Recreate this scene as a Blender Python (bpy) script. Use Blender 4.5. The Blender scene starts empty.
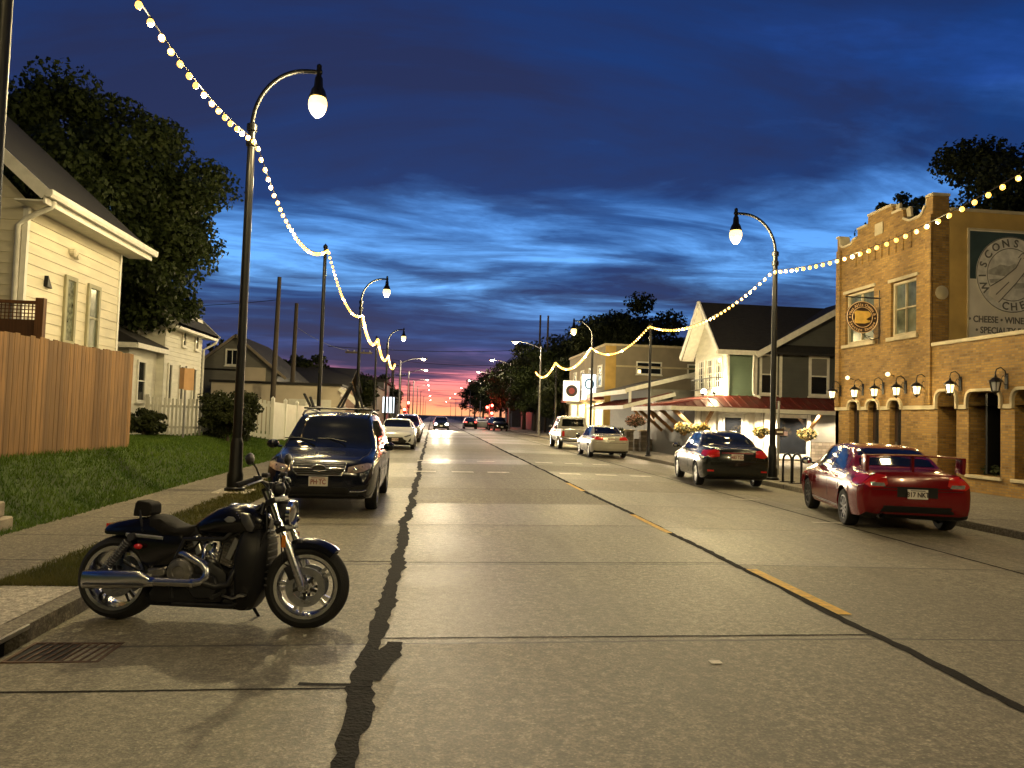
import bpy, bmesh, math, random
import numpy as np
from mathutils import Vector, Matrix, geometry
from mathutils.bvhtree import BVHTree

random.seed(7)
RNG = np.random.default_rng(7)
S = bpy.context.scene
C = S.collection
R = math.radians
V = Vector


# ------------------------------------------------------------------ helpers
class MB:
    """collects shapes that become ONE mesh"""

    def __init__(self, T=None):
        self.v, self.f, self.T = [], [], T

    def add(self, vs, fs):
        o = len(self.v)
        for p in vs:
            p = V(p)
            self.v.append(self.T @ p if self.T else p)
        self.f += [tuple(i + o for i in q) for q in fs]
        return self

    def box(self, c, s, rz=0, rot=None):
        m = rot if rot else Matrix.Rotation(rz, 3, 'Z')
        vs = [V(c) + m @ V((sx * s[0] / 2, sy * s[1] / 2, sz * s[2] / 2)) for sx in (-1, 1) for sy in (-1, 1) for sz in (-1, 1)]
        return self.add(vs, [(0, 1, 3, 2), (4, 6, 7, 5), (0, 4, 5, 1), (2, 3, 7, 6), (0, 2, 6, 4), (1, 5, 7, 3)])

    def bx(self, x0, x1, y0, y1, z0, z1):
        return self.box(((x0 + x1) / 2, (y0 + y1) / 2, (z0 + z1) / 2), (abs(x1 - x0), abs(y1 - y0), abs(z1 - z0)))

    def bar(self, p, q, w, h, up=(0, 0, 1)):
        p, q = V(p), V(q)
        d = (q - p)
        L = d.length
        d.normalize()
        u = V(up)
        if abs(d.dot(u)) > .98:
            u = V((1, 0, 0))
        s = d.cross(u).normalized()
        u = s.cross(d)
        m = Matrix((s, d, u)).transposed()
        return self.box((p + q) / 2, (w, L, h), rot=m)

    def tube(self, pts, r, n=8, cap=True):
        pts = [V(p) for p in pts]
        rs = r if isinstance(r, (list, tuple)) else [r] * len(pts)
        vs, fs = [], []
        ref = None
        for i, p in enumerate(pts):
            d = (pts[min(i + 1, len(pts) - 1)] - pts[max(i - 1, 0)]).normalized()
            if ref is None:
                ref = V((0, 0, 1)) if abs(d.z) < .9 else V((1, 0, 0))
            a = (ref - d * ref.dot(d)).normalized()
            ref = a
            b = d.cross(a)
            for k in range(n):
                t = 2 * math.pi * k / n
                vs.append(p + (a * math.cos(t) + b * math.sin(t)) * rs[i])
        for i in range(len(pts) - 1):
            for k in range(n):
                k2 = (k + 1) % n
                fs.append((i * n + k, i * n + k2, (i + 1) * n + k2, (i + 1) * n + k))
        if cap:
            fs.append(tuple(range(n))[::-1])
            fs.append(tuple((len(pts) - 1) * n + k for k in range(n)))
        return self.add(vs, fs)

    def lathe(self, prof, c=(0, 0, 0), axis=(0, 0, 1), n=20, cap=True):
        """prof: (radius, along axis)"""
        a = V(axis).normalized()
        x = a.orthogonal().normalized()
        y = a.cross(x)
        c = V(c)
        vs, fs = [], []
        for r_, h in prof:
            for k in range(n):
                t = 2 * math.pi * k / n
                vs.append(c + a * h + (x * math.cos(t) + y * math.sin(t)) * r_)
        for i in range(len(prof) - 1):
            for k in range(n):
                k2 = (k + 1) % n
                fs.append((i * n + k, i * n + k2, (i + 1) * n + k2, (i + 1) * n + k))
        if cap and prof[0][0] > 1e-5:
            fs.append(tuple(range(n))[::-1])
        if cap and prof[-1][0] > 1e-5:
            fs.append(tuple((len(prof) - 1) * n + k for k in range(n)))
        return self.add(vs, fs)

    def prism(self, poly, o, U, W, N, d):
        """2-D polygon in the U,W plane at o, pushed by d along N"""
        o, U, W, N = V(o), V(U), V(W), V(N)
        n = len(poly)
        a = [o + U * p[0] + W * p[1] for p in poly]
        vs = a + [p + N * d for p in a]
        fs = [tuple(range(n)), tuple(range(2 * n - 1, n - 1, -1))]
        fs += [(i, i + n, (i + 1) % n + n, (i + 1) % n) for i in range(n)]
        return self.add(vs, fs)

    def ball(self, c, r, n=10, sc=(1, 1, 1)):
        m = max(4, n // 2)
        pr = [(math.sin(math.pi * i / m), -math.cos(math.pi * i / m)) for i in range(m + 1)]
        k = len(self.v)
        self.lathe([(max(p[0], 1e-6), p[1]) for p in pr], n=n)
        for i in range(k, len(self.v)):
            q = self.T.inverted() @ self.v[i] if self.T else self.v[i]
            q = V((q.x * r * sc[0], q.y * r * sc[1], q.z * r * sc[2])) + V(c)
            self.v[i] = self.T @ q if self.T else q
        return self

    def loft(self, secs):
        """list of rings with the same count, capped"""
        n = len(secs[0])
        vs = [p for s in secs for p in s]
        fs = []
        for i in range(len(secs) - 1):
            for k in range(n):
                k2 = (k + 1) % n
                fs.append((i * n + k, i * n + k2, (i + 1) * n + k2, (i + 1) * n + k))
        fs.append(tuple(range(n))[::-1])
        fs.append(tuple((len(secs) - 1) * n + k for k in range(n)))
        return self.add(vs, fs)


def obj(name, mb, m, parent=None, smooth=None, bevel=0, seg=1, kind=None, fix=True):
    me = bpy.data.meshes.new(name)
    bm = bmesh.new()
    vs = [bm.verts.new(p) for p in mb.v]
    for f in mb.f:
        try:
            bm.faces.new([vs[i] for i in f])
        except ValueError:
            pass
    if bevel or fix:
        bmesh.ops.remove_doubles(bm, verts=bm.verts, dist=1e-5)
        bmesh.ops.recalc_face_normals(bm, faces=bm.faces)
    if bevel:
        es = [e for e in bm.edges if len(e.link_faces) == 2 and e.calc_face_angle(0) > .5]
        bmesh.ops.bevel(bm, geom=es, offset=bevel, segments=seg, affect='EDGES', profile=.6, clamp_overlap=True)
    bm.to_mesh(me)
    bm.free()
    if smooth is not None:
        me.shade_smooth()
        me.set_sharp_from_angle(angle=R(smooth))
    for x in (m if isinstance(m, (list, tuple)) else [m]):
        me.materials.append(x)
    o = bpy.data.objects.new(name, me)
    C.objects.link(o)
    if parent:
        o.parent = parent
    if kind:
        o['kind'] = kind
    return o


def raw(name, verts, faces, m, parent=None, kind=None, smooth=False):
    me = bpy.data.meshes.new(name)
    me.from_pydata([tuple(v) for v in verts], [], [tuple(int(i) for i in f) for f in faces])
    me.update()
    if smooth:
        me.shade_smooth()
    me.materials.append(m)
    o = bpy.data.objects.new(name, me)
    C.objects.link(o)
    if parent:
        o.parent = parent
    if kind:
        o['kind'] = kind
    return o


def tag(o, label, cat, group=None):
    o['label'] = label
    o['category'] = cat
    if group:
        o['group'] = group
    return o


def thing(name, label, cat, loc=(0, 0, 0), rz=0, group=None):
    o = bpy.data.objects.new(name, None)
    C.objects.link(o)
    o.location = loc
    o.rotation_euler = (0, 0, rz)
    o.empty_display_size = .2
    return tag(o, label, cat, group)


def dup(root, loc, rz, label, group=None):
    r = root.copy()
    C.objects.link(r)
    r.location = loc
    r.rotation_euler = (0, 0, rz)
    r['label'] = label
    if group:
        r['group'] = group
    for ch in list(root.children):
        c = ch.copy()
        C.objects.link(c)
        c.parent = r
        for g in list(ch.children):
            d = g.copy()
            C.objects.link(d)
            d.parent = c
    return r


def frame(o, U, N):
    """matrix: local x along U (horizontal), y along N (outward), z up"""
    U, N = V(U).normalized(), V(N).normalized()
    return Matrix.Translation(V(o)) @ Matrix((U, N, V((0, 0, 1)))).transposed().to_4x4()


# ------------------------------------------------------------------ materials
def nt(name):
    m = bpy.data.materials.new(name)
    m.use_nodes = True
    t = m.node_tree
    return m, t, t.nodes, t.links, t.nodes['Principled BSDF']


def mat(name, col, rough=.6, metal=0, var=.18, scale=3.0, bump=0., bscale=80., coat=0., spec=.5, rvar=.08, stretch=(1, 1, 1), sub=None):
    m, t, N, L, b = nt(name)
    tc = N.new('ShaderNodeTexCoord')
    mp = N.new('ShaderNodeMapping')
    mp.inputs['Scale'].default_value = stretch
    L.new(tc.outputs['Object'], mp.inputs[0])
    nz = N.new('ShaderNodeTexNoise')
    nz.inputs['Scale'].default_value = scale
    nz.inputs['Detail'].default_value = 6
    L.new(mp.outputs[0], nz.inputs['Vector'])
    mx = N.new('ShaderNodeMix')
    mx.data_type = 'RGBA'
    mx.inputs[6].default_value = (*[c * (1 - var) for c in col], 1)
    mx.inputs[7].default_value = (*[min(1, c * (1 + var)) for c in col], 1)
    mr = N.new('ShaderNodeMapRange')
    mr.inputs[1].default_value = .3
    mr.inputs[2].default_value = .7
    L.new(nz.outputs[0], mr.inputs[0])
    L.new(mr.outputs[0], mx.inputs[0])
    L.new(mx.outputs[2], b.inputs['Base Color'])
    r2 = N.new('ShaderNodeMapRange')
    r2.inputs[3].default_value = max(.02, rough - rvar)
    r2.inputs[4].default_value = min(1, rough + rvar)
    L.new(nz.outputs[0], r2.inputs[0])
    L.new(r2.outputs[0], b.inputs['Roughness'])
    b.inputs['Metallic'].default_value = metal
    b.inputs['Specular IOR Level'].default_value = spec
    b.inputs['Coat Weight'].default_value = coat
    b.inputs['Coat Roughness'].default_value = .04
    if bump:
        n2 = N.new('ShaderNodeTexNoise')
        n2.inputs['Scale'].default_value = bscale
        n2.inputs['Detail'].default_value = 4
        L.new(mp.outputs[0], n2.inputs['Vector'])
        bp = N.new('ShaderNodeBump')
        bp.inputs['Strength'].default_value = bump
        bp.inputs['Distance'].default_value = .02
        L.new(n2.outputs[0], bp.inputs['Height'])
        L.new(bp.outputs[0], b.inputs['Normal'])
    return m


def emit(name, col, st, base=(.8, .8, .8)):
    m, t, N, L, b = nt(name)
    tc = N.new('ShaderNodeTexCoord')
    nz = N.new('ShaderNodeTexNoise')
    nz.inputs['Scale'].default_value = 2.5
    L.new(tc.outputs['Object'], nz.inputs['Vector'])
    mr = N.new('ShaderNodeMapRange')
    mr.inputs[3].default_value = st * .8
    mr.inputs[4].default_value = st * 1.2
    L.new(nz.outputs[0], mr.inputs[0])
    L.new(mr.outputs[0], b.inputs['Emission Strength'])
    b.inputs['Base Color'].default_value = (*base, 1)
    b.inputs['Emission Color'].default_value = (*col, 1)
    b.inputs['Roughness'].default_value = .25
    return m


def node(N, L, kind, *ins, **kw):
    n = N.new(kind)
    for k, v in kw.items():
        setattr(n, k, v)
    for i, x in enumerate(ins):
        if x is None:
            continue
        if hasattr(x, 'is_output'):
            L.new(x, n.inputs[i])
        else:
            n.inputs[i].default_value = x
    return n


def math_(N, L, op, a, b=0., c=0.):
    return node(N, L, 'ShaderNodeMath', a, b, c, operation=op).outputs[0]


def mixc(N, L, f, a, b):
    n = N.new('ShaderNodeMix')
    n.data_type = 'RGBA'
    for i, x in ((0, f), (6, a), (7, b)):
        if hasattr(x, 'is_output'):
            L.new(x, n.inputs[i])
        else:
            n.inputs[i].default_value = x if i == 0 else (*x, 1)
    return n.outputs[2]


def ramp(N, L, x, stops, interp='LINEAR'):
    n = N.new('ShaderNodeValToRGB')
    n.color_ramp.interpolation = interp
    e = n.color_ramp.elements
    while len(e) < len(stops):
        e.new(.5)
    for k, (p, c) in enumerate(stops):
        e[k].position = p
        e[k].color = (*c, 1) if isinstance(c, tuple) else (c, c, c, 1)
    L.new(x, n.inputs[0])
    return n.outputs[0]


def concrete(name, col, slab=2.87, off=2.62, wide=None, rough=.55, gloss=True, joint=True):
    """weathered concrete in slabs: joints, mottling, stains, grit, per-slab tone and polish"""
    m, t, N, L, b = nt(name)
    tc = N.new('ShaderNodeTexCoord')
    P = tc.outputs['Object']
    sp = node(N, L, 'ShaderNodeSeparateXYZ', P)
    x, y = sp.outputs[0], sp.outputs[1]
    n1 = node(N, L, 'ShaderNodeTexNoise', P)
    n1.inputs['Scale'].default_value = .55
    n1.inputs['Detail'].default_value = 8
    n1.inputs['Roughness'].default_value = .62
    mp = node(N, L, 'ShaderNodeMapping', P)
    mp.inputs['Scale'].default_value = (5, .35, 1)
    n2 = node(N, L, 'ShaderNodeTexNoise', mp.outputs[0])
    n2.inputs['Scale'].default_value = 1
    n2.inputs['Detail'].default_value = 5
    n3 = node(N, L, 'ShaderNodeTexNoise', P)
    n3.inputs['Scale'].default_value = 60
    n3.inputs['Detail'].default_value = 3
    n4 = node(N, L, 'ShaderNodeTexNoise', P)
    n4.inputs['Scale'].default_value = 17
    n4.inputs['Detail'].default_value = 9
    n4.inputs['Roughness'].default_value = .75
    wob = node(N, L, 'ShaderNodeTexNoise', P)
    wob.inputs['Scale'].default_value = 3
    yy = math_(N, L, 'MULTIPLY_ADD', wob.outputs[0], .05, y)
    yo = math_(N, L, 'DIVIDE', math_(N, L, 'SUBTRACT', yy, off), slab)
    fr = math_(N, L, 'FRACT', yo)
    idx = math_(N, L, 'FLOOR', yo)
    if wide:
        ix = math_(N, L, 'FLOOR', math_(N, L, 'DIVIDE', math_(N, L, 'ADD', x, wide[1]), wide[0]))
    else:
        ix = 0.
    wn = node(N, L, 'ShaderNodeTexWhiteNoise', node(N, L, 'ShaderNodeCombineXYZ', ix, idx, 0.).outputs[0])
    tone = wn.outputs[0]
    d = math_(N, L, 'MULTIPLY', math_(N, L, 'SUBTRACT', .5, math_(N, L, 'ABSOLUTE', math_(N, L, 'SUBTRACT', fr, .5))), slab)
    jw = math_(N, L, 'MULTIPLY_ADD', n1.outputs[0], .03, .004)
    jm = math_(N, L, 'LESS_THAN', d, jw) if joint else 0.
    base = mixc(N, L, ramp(N, L, n1.outputs[0], [(.3, 0.), (.72, 1.)]), tuple(c * .56 for c in col), tuple(c * 1.28 for c in col))
    base = mixc(N, L, ramp(N, L, n2.outputs[0], [(.42, 0.), (.68, .7)]), base, tuple(c * .55 for c in col))
    base = mixc(N, L, math_(N, L, 'MULTIPLY', tone, .6), base, tuple(c * .68 for c in col))
    base = mixc(N, L, ramp(N, L, n3.outputs[0], [(.36, .8), (.5, 0.)]), base, tuple(c * .35 for c in col))
    base = mixc(N, L, ramp(N, L, n3.outputs[0], [(.58, 0.), (.7, .8)]), base, tuple(min(1, c * 1.8) for c in col))
    base = mixc(N, L, ramp(N, L, n4.outputs[0], [(.36, .9), (.53, 0.)]), base, tuple(c * .34 for c in col))
    base = mixc(N, L, ramp(N, L, n4.outputs[0], [(.54, 0.), (.70, .7)]), base, tuple(min(1, c * 1.7) for c in col))
    if wide:      # oil drip line in the middle of each lane
        for lc in (1.55, 5.2):
            dl = math_(N, L, 'ABSOLUTE', math_(N, L, 'SUBTRACT', math_(N, L, 'MULTIPLY_ADD', wob.outputs[0], .5, x), lc + .25))
            base = mixc(N, L, math_(N, L, 'MULTIPLY', ramp(N, L, dl, [(.05, .42), (.55, 0.)]), n2.outputs[0]), base, tuple(c * .4 for c in col))
    vo = node(N, L, 'ShaderNodeTexVoronoi', P)
    vo.inputs['Scale'].default_value = .7
    base = mixc(N, L, ramp(N, L, vo.outputs['Distance'], [(.05, .55), (.16, 0.)]), base, tuple(c * .5 for c in col))
    if joint:
        base = mixc(N, L, math_(N, L, 'MULTIPLY', jm, .8), base, (.03, .026, .022))
    L.new(base, b.inputs['Base Color'])
    if gloss:
        rr = math_(N, L, 'MULTIPLY_ADD', tone, .22, rough - .2)
        rr = math_(N, L, 'MULTIPLY_ADD', n1.outputs[0], .22, rr)
        L.new(rr, b.inputs['Roughness'])
    else:
        b.inputs['Roughness'].default_value = rough
    hh = math_(N, L, 'MULTIPLY_ADD', jm, -1.5, n3.outputs[0])
    hh = math_(N, L, 'MULTIPLY_ADD', n4.outputs[0], 1.6, hh)
    bp = N.new('ShaderNodeBump')
    bp.inputs['Strength'].default_value = .6
    bp.inputs['Distance'].default_value = .008
    L.new(hh, bp.inputs['Height'])
    L.new(bp.outputs[0], b.inputs['Normal'])
    return m


def brick(name, c1, c2, mortar, w=.2, h=.067):
    m, t, N, L, b = nt(name)
    tc = N.new('ShaderNodeTexCoord')
    sp = node(N, L, 'ShaderNodeSeparateXYZ', tc.outputs['Object'])
    cv = node(N, L, 'ShaderNodeCombineXYZ', math_(N, L, 'ADD', sp.outputs[0], sp.outputs[1]), sp.outputs[2], 0.)
    br = N.new('ShaderNodeTexBrick')
    L.new(cv.outputs[0], br.inputs['Vector'])
    br.inputs['Color1'].default_value = (*c1, 1)
    br.inputs['Color2'].default_value = (*c2, 1)
    br.inputs['Mortar'].default_value = (*mortar, 1)
    br.inputs['Scale'].default_value = 1
    br.inputs['Mortar Size'].default_value = .008
    br.inputs['Mortar Smooth'].default_value = .2
    br.inputs['Bias'].default_value = -.1
    br.inputs['Brick Width'].default_value = w
    br.inputs['Row Height'].default_value = h
    nz = node(N, L, 'ShaderNodeTexNoise', tc.outputs['Object'])
    nz.inputs['Scale'].default_value = 1.1
    nz.inputs['Detail'].default_value = 7
    col = mixc(N, L, ramp(N, L, nz.outputs[0], [(.3, .4), (.6, 0.)]), br.outputs[0], tuple(c * .45 for c in c2))
    row = math_(N, L, 'FLOOR', math_(N, L, 'DIVIDE', sp.outputs[2], h))
    sh = math_(N, L, 'MULTIPLY', math_(N, L, 'FLOORED_MODULO', row, 2.), w * .5)
    cl = math_(N, L, 'FLOOR', math_(N, L, 'DIVIDE', math_(N, L, 'ADD', math_(N, L, 'ADD', sp.outputs[0], sp.outputs[1]), sh), w))
    wn = node(N, L, 'ShaderNodeTexWhiteNoise', node(N, L, 'ShaderNodeCombineXYZ', cl, row, 0.).outputs[0])
    mk = math_(N, L, 'MULTIPLY', ramp(N, L, wn.outputs[0], [(.66, 0.), (.95, .5)]), math_(N, L, 'SUBTRACT', 1., br.outputs['Fac']))
    col = mixc(N, L, mk, col, tuple(c * .35 for c in c2))
    L.new(col, b.inputs['Base Color'])
    b.inputs['Roughness'].default_value = .8
    bp = N.new('ShaderNodeBump')
    bp.inputs['Strength'].default_value = .6
    bp.inputs['Distance'].default_value = .012
    L.new(math_(N, L, 'MULTIPLY_ADD', nz.outputs[0], .5, math_(N, L, 'SUBTRACT', 1., br.outputs['Fac'])), bp.inputs['Height'])
    L.new(bp.outputs[0], b.inputs['Normal'])
    return m


def planks(name, col, axis, width, var=.35, rough=.7):
    """boards told apart along one object axis, with grain along z"""
    m, t, N, L, b = nt(name)
    tc = N.new('ShaderNodeTexCoord')
    sp = node(N, L, 'ShaderNodeSeparateXYZ', tc.outputs['Object'])
    i = math_(N, L, 'FLOOR', math_(N, L, 'DIVIDE', sp.outputs[axis], width))
    wn = node(N, L, 'ShaderNodeTexWhiteNoise', node(N, L, 'ShaderNodeCombineXYZ', i, 0., 0.).outputs[0])
    mp = node(N, L, 'ShaderNodeMapping', tc.outputs['Object'])
    mp.inputs['Scale'].default_value = (22, 22, 1.2)
    nz = node(N, L, 'ShaderNodeTexNoise', mp.outputs[0])
    nz.inputs['Scale'].default_value = 1.6
    nz.inputs['Detail'].default_value = 6
    base = mixc(N, L, wn.outputs[0], tuple(c * (1 - var) for c in col), tuple(c * (1 + var) for c in col))
    base = mixc(N, L, ramp(N, L, nz.outputs[0], [(.35, .6), (.6, 0.)]), base, tuple(c * .45 for c in col))
    L.new(base, b.inputs['Base Color'])
    b.inputs['Roughness'].default_value = rough
    bp = N.new('ShaderNodeBump')
    bp.inputs['Strength'].default_value = .3
    bp.inputs['Distance'].default_value = .01
    L.new(nz.outputs[0], bp.inputs['Height'])
    L.new(bp.outputs[0], b.inputs['Normal'])
    return m


def leafmat(name, c1, c2):
    m, t, N, L, b = nt(name)
    tc = N.new('ShaderNodeTexCoord')
    nz = node(N, L, 'ShaderNodeTexNoise', tc.outputs['Object'])
    nz.inputs['Scale'].default_value = 1.3
    nz.inputs['Detail'].default_value = 5
    g = N.new('ShaderNodeNewGeometry')
    f = math_(N, L, 'MULTIPLY_ADD', g.outputs['Random Per Island'], .45, math_(N, L, 'MULTIPLY_ADD', nz.outputs[0], 1.6, -.5))
    L.new(mixc(N, L, f, c1, c2), b.inputs['Base Color'])
    b.inputs['Roughness'].default_value = .65
    b.inputs['Specular IOR Level'].default_value = .25
    tr = N.new('ShaderNodeBsdfTranslucent')
    L.new(mixc(N, L, f, c1, c2), tr.inputs[0])
    ms = N.new('ShaderNodeMixShader')
    ms.inputs[0].default_value = .25
    L.new(b.outputs[0], ms.inputs[1])
    L.new(tr.outputs[0], ms.inputs[2])
    L.new(ms.outputs[0], N['Material Output'].inputs[0])
    return m


M = {}
M['road'] = concrete('road concrete', (.25, .221, .158), rough=.5, wide=(3.95, .36))
M['walk'] = concrete('sidewalk concrete', (.25, .22, .165), slab=1.5, off=.4, rough=.8, gloss=False)
M['apron'] = concrete('pale apron concrete', (.52, .47, .39), slab=6, off=1.1, rough=.75, gloss=False)
M['kerb'] = concrete('kerb concrete', (.25, .22, .17), slab=3, off=.9, rough=.7, gloss=False)
M['tar'] = mat('crack tar', (.012, .011, .010), .85, var=.6, scale=6, bump=.8, bscale=40, spec=.15)
M['yellow'] = mat('worn yellow paint', (.62, .36, .03), .6, var=.35, scale=14, bump=.2)
M['dash'] = mat('worn white paint', (.55, .5, .42), .6, var=.45, scale=9, bump=.2)
M['earth'] = mat('dark earth', (.035, .032, .022), .95, var=.4, scale=.4, bump=.4, bscale=6)
M['lot'] = mat('lot asphalt', (.07, .065, .058), .85, var=.35, scale=1.2, bump=.4, bscale=90)
M['lawn'] = mat('lawn soil', (.04, .065, .012), .9, var=.4, scale=2.2, bump=.6, bscale=50)
M['verge'] = mat('verge soil', (.06, .058, .024), .9, var=.45, scale=5, bump=.6, bscale=60)
M['blade'] = leafmat('grass blade', (.035, .085, .010), (.13, .20, .025))
M['blade2'] = leafmat('dry grass blade', (.06, .075, .015), (.17, .15, .05))
M['black'] = mat('black pole paint', (.006, .006, .007), .42, var=.3, scale=5, spec=.25)
M['blackm'] = mat('black metal', (.018, .018, .02), .35, metal=.6, var=.3)
M['galv'] = mat('galvanised steel', (.30, .30, .30), .5, metal=.7, var=.2, scale=4)
M['rubber'] = mat('tyre rubber', (.006, .006, .006), .75, var=.3, scale=30, bump=.25, bscale=90)
M['plastic'] = mat('black plastic', (.006, .006, .007), .5, var=.25, scale=12, spec=.3)
M['chrome'] = mat('chrome', (.75, .76, .78), .12, metal=1, var=.05, rvar=.05)
M['satin'] = mat('satin alloy', (.5, .5, .5), .32, metal=1, var=.15, scale=8)
M['dkalloy'] = mat('dark alloy', (.10, .10, .11), .4, metal=.9, var=.25, scale=8)
M['brakerotor'] = mat('brake steel', (.32, .33, .35), .3, metal=1, var=.15, scale=20)
M['glass'] = mat('dark car glass', (.006, .007, .008), .05, var=.2, spec=.4, rvar=.02)
M['winglass'] = mat('window glass', (.012, .014, .018), .08, var=.3, spec=.7, rvar=.04)
M['dimglass'] = mat('greenish window glass', (.10, .115, .085), .18, var=.5, scale=2.5, spec=.7, rvar=.06)
M['white'] = mat('white trim paint', (.72, .70, .64), .55, var=.1, scale=6)
M['cream'] = mat('cream siding', (.66, .60, .45), .62, var=.12, scale=1.6, stretch=(1, 1, 4))
M['whiteside'] = mat('white siding', (.68, .66, .58), .62, var=.12, scale=1.6, stretch=(1, 1, 4))
M['greyside'] = mat('grey siding', (.16, .155, .14), .65, var=.12, scale=2, stretch=(1, 1, 4))
M['greenside'] = mat('sage green siding', (.15, .21, .155), .6, var=.1, scale=2)
M['darkside'] = mat('charcoal siding', (.085, .088, .085), .65, var=.14, scale=2)
M['shingle'] = mat('dark roof shingles', (.018, .0165, .016), .9, var=.4, scale=5, bump=.7, bscale=22, stretch=(1, 1, 3))
M['redroof'] = mat('rust red metal roof', (.13, .018, .012), .42, var=.2, scale=2)
M['fence'] = planks('cedar fence boards', (.235, .12, .036), 1, .142)
M['deckwood'] = planks('brown deck wood', (.14, .06, .022), 1, .12)
M['bracket'] = mat('stained timber', (.24, .13, .05), .65, var=.3, scale=8, stretch=(1, 1, 5))
M['brick'] = brick('tan brick', (.37, .215, .05), (.235, .125, .032), (.2, .145, .075))
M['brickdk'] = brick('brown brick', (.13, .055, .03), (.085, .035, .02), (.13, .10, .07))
M['lime'] = mat('limestone trim', (.46, .39, .26), .75, var=.2, scale=3, bump=.3, bscale=50)
M['plaster'] = mat('ochre plaster', (.44, .29, .09), .8, var=.2, scale=1.5, bump=.2, bscale=30)
M['stonev'] = None
M['stucco'] = mat('tan stucco', (.23, .195, .145), .85, var=.15, scale=1.2, bump=.3, bscale=40)
M['garage'] = mat('pale garage wall', (.52, .45, .36), .7, var=.12, scale=1)
M['block'] = mat('retaining block', (.36, .31, .24), .85, var=.25, scale=7, bump=.6, bscale=35)
M['bark'] = mat('bark', (.06, .045, .03), .9, var=.4, scale=6, bump=.8, bscale=25, stretch=(1, 1, .3))
M['leafd'] = leafmat('maple leaves', (.012, .022, .006), (.048, .065, .016))
M['leafk'] = leafmat('dark leaves', (.010, .016, .006), (.04, .05, .016))
M['leafg'] = leafmat('shrub leaves', (.02, .028, .010), (.06, .07, .022))
M['flower'] = leafmat('flower petals', (.7, .42, .03), (.8, .65, .3))
M['flower2'] = leafmat('pink flower petals', (.55, .2, .16), (.6, .45, .3))
M['utility'] = mat('weathered pole wood', (.055, .042, .032), .85, var=.3, scale=6, stretch=(1, 1, .2), bump=.5)
M['globe'] = emit('street lamp glow', (1, .64, .16), 2.3)
M['cobra'] = emit('far lamp glow', (1, .86, .6), 30)
M['bulb'] = emit('string bulb glow', (1, .48, .055), 2.7)
M['lantern'] = emit('lantern glow', (1, .72, .30), 1.6)
M['lanternoff'] = mat('unlit frosted lantern glass', (.5, .5, .52), .25, var=.1)
M['downlight'] = emit('down light glow', (1, .86, .6), 18)
M['flood'] = emit('flood light glow', (1, .85, .5), 40)
M['headlamp'] = emit('headlamp glow', (1, .88, .6), 130)
M['tailon'] = emit('tail lamp glow', (1, .03, .02), 7)
M['redsig'] = emit('red signal glow', (1, .04, .02), 30)
M['shoplit'] = emit('lit shop front', (1, .72, .22), 1.5)
M['signlit'] = emit('backlit sign face', (.75, .9, 1), 1.25)
M['signlit2'] = emit('backlit cream sign face', (1, .9, .72), .75)
M['blueink'] = mat('blue sign ink', (.03, .10, .2), .5)
M['darkink'] = mat('dark brown ink', (.035, .018, .012), .6)
M['redink'] = mat('red sign ink', (.3, .03, .02), .5)
M['amber'] = mat('amber glass', (.5, .16, .02), .2, var=.1, coat=.6)
M['redglass'] = mat('red lamp glass', (.50, .015, .012), .12, var=.15, coat=1)
M['clear'] = mat('headlight glass', (.35, .35, .36), .08, metal=.5, var=.4, scale=14, coat=1)
M['clearpk'] = mat('headlight glass with amber', (.50, .38, .33), .1, metal=.4, var=.5, scale=12, coat=1)
M['plate'] = mat('number plate', (.7, .66, .6), .5, var=.06)
M['plateink'] = mat('plate ink', (.22, .03, .02), .5)


# ------------------------------------------------------------------ camera
cam = bpy.data.cameras.new('camera')
co = bpy.data.objects.new('camera', cam)
C.objects.link(co)
RHO, TH, PS = R(1.8), R(2.59), R(6.08)
fwd = V((math.sin(PS) * math.cos(TH), math.cos(PS) * math.cos(TH), math.sin(TH)))
r0 = V((math.cos(PS), -math.sin(PS), 0))
u0 = r0.cross(fwd)
rt = r0 * math.cos(RHO) + u0 * math.sin(RHO)
up = u0 * math.cos(RHO) - r0 * math.sin(RHO)
co.matrix_world = Matrix.Translation((0, 0, 1.62)) @ Matrix((rt, up, -fwd)).transposed().to_4x4()
cam.sensor_width = 36
cam.lens = 36 * 740 / 1024
cam.clip_end = 6000
cam.clip_start = .05
S.camera = co

# ------------------------------------------------------------------ world: dusk sky with torn cloud
w = bpy.data.worlds.new('World')
S.world = w
w.use_nodes = True
N, L = w.node_tree.nodes, w.node_tree.links
bg = N['Background']
tc = N.new('ShaderNodeTexCoord')
sp = node(N, L, 'ShaderNodeSeparateXYZ', tc.outputs['Generated'])
z = math_(N, L, 'MAXIMUM', sp.outputs[2], 0.)
zz = math_(N, L, 'ADD', z, .10)
cv = node(N, L, 'ShaderNodeCombineXYZ', math_(N, L, 'DIVIDE', sp.outputs[0], zz), math_(N, L, 'DIVIDE', sp.outputs[1], zz), 0.)
mp = node(N, L, 'ShaderNodeMapping', cv.outputs[0])
mp.inputs['Location'].default_value = (3.1, 1.7, 0)
mp.inputs['Rotation'].default_value = (0, 0, R(12))
mp.inputs['Scale'].default_value = (.62, 1.05, 1)
n1 = node(N, L, 'ShaderNodeTexNoise', mp.outputs[0])
n1.inputs['Scale'].default_value = 1.0
n1.inputs['Detail'].default_value = 9
n1.inputs['Roughness'].default_value = .58
n1.inputs['Distortion'].default_value = .5
n2 = node(N, L, 'ShaderNodeTexNoise', mp.outputs[0])
n2.inputs['Scale'].default_value = .45
n2.inputs['Detail'].default_value = 5
az = math_(N, L, 'ARCTAN2', sp.outputs[0], sp.outputs[1])       # 0 straight down the street
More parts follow.
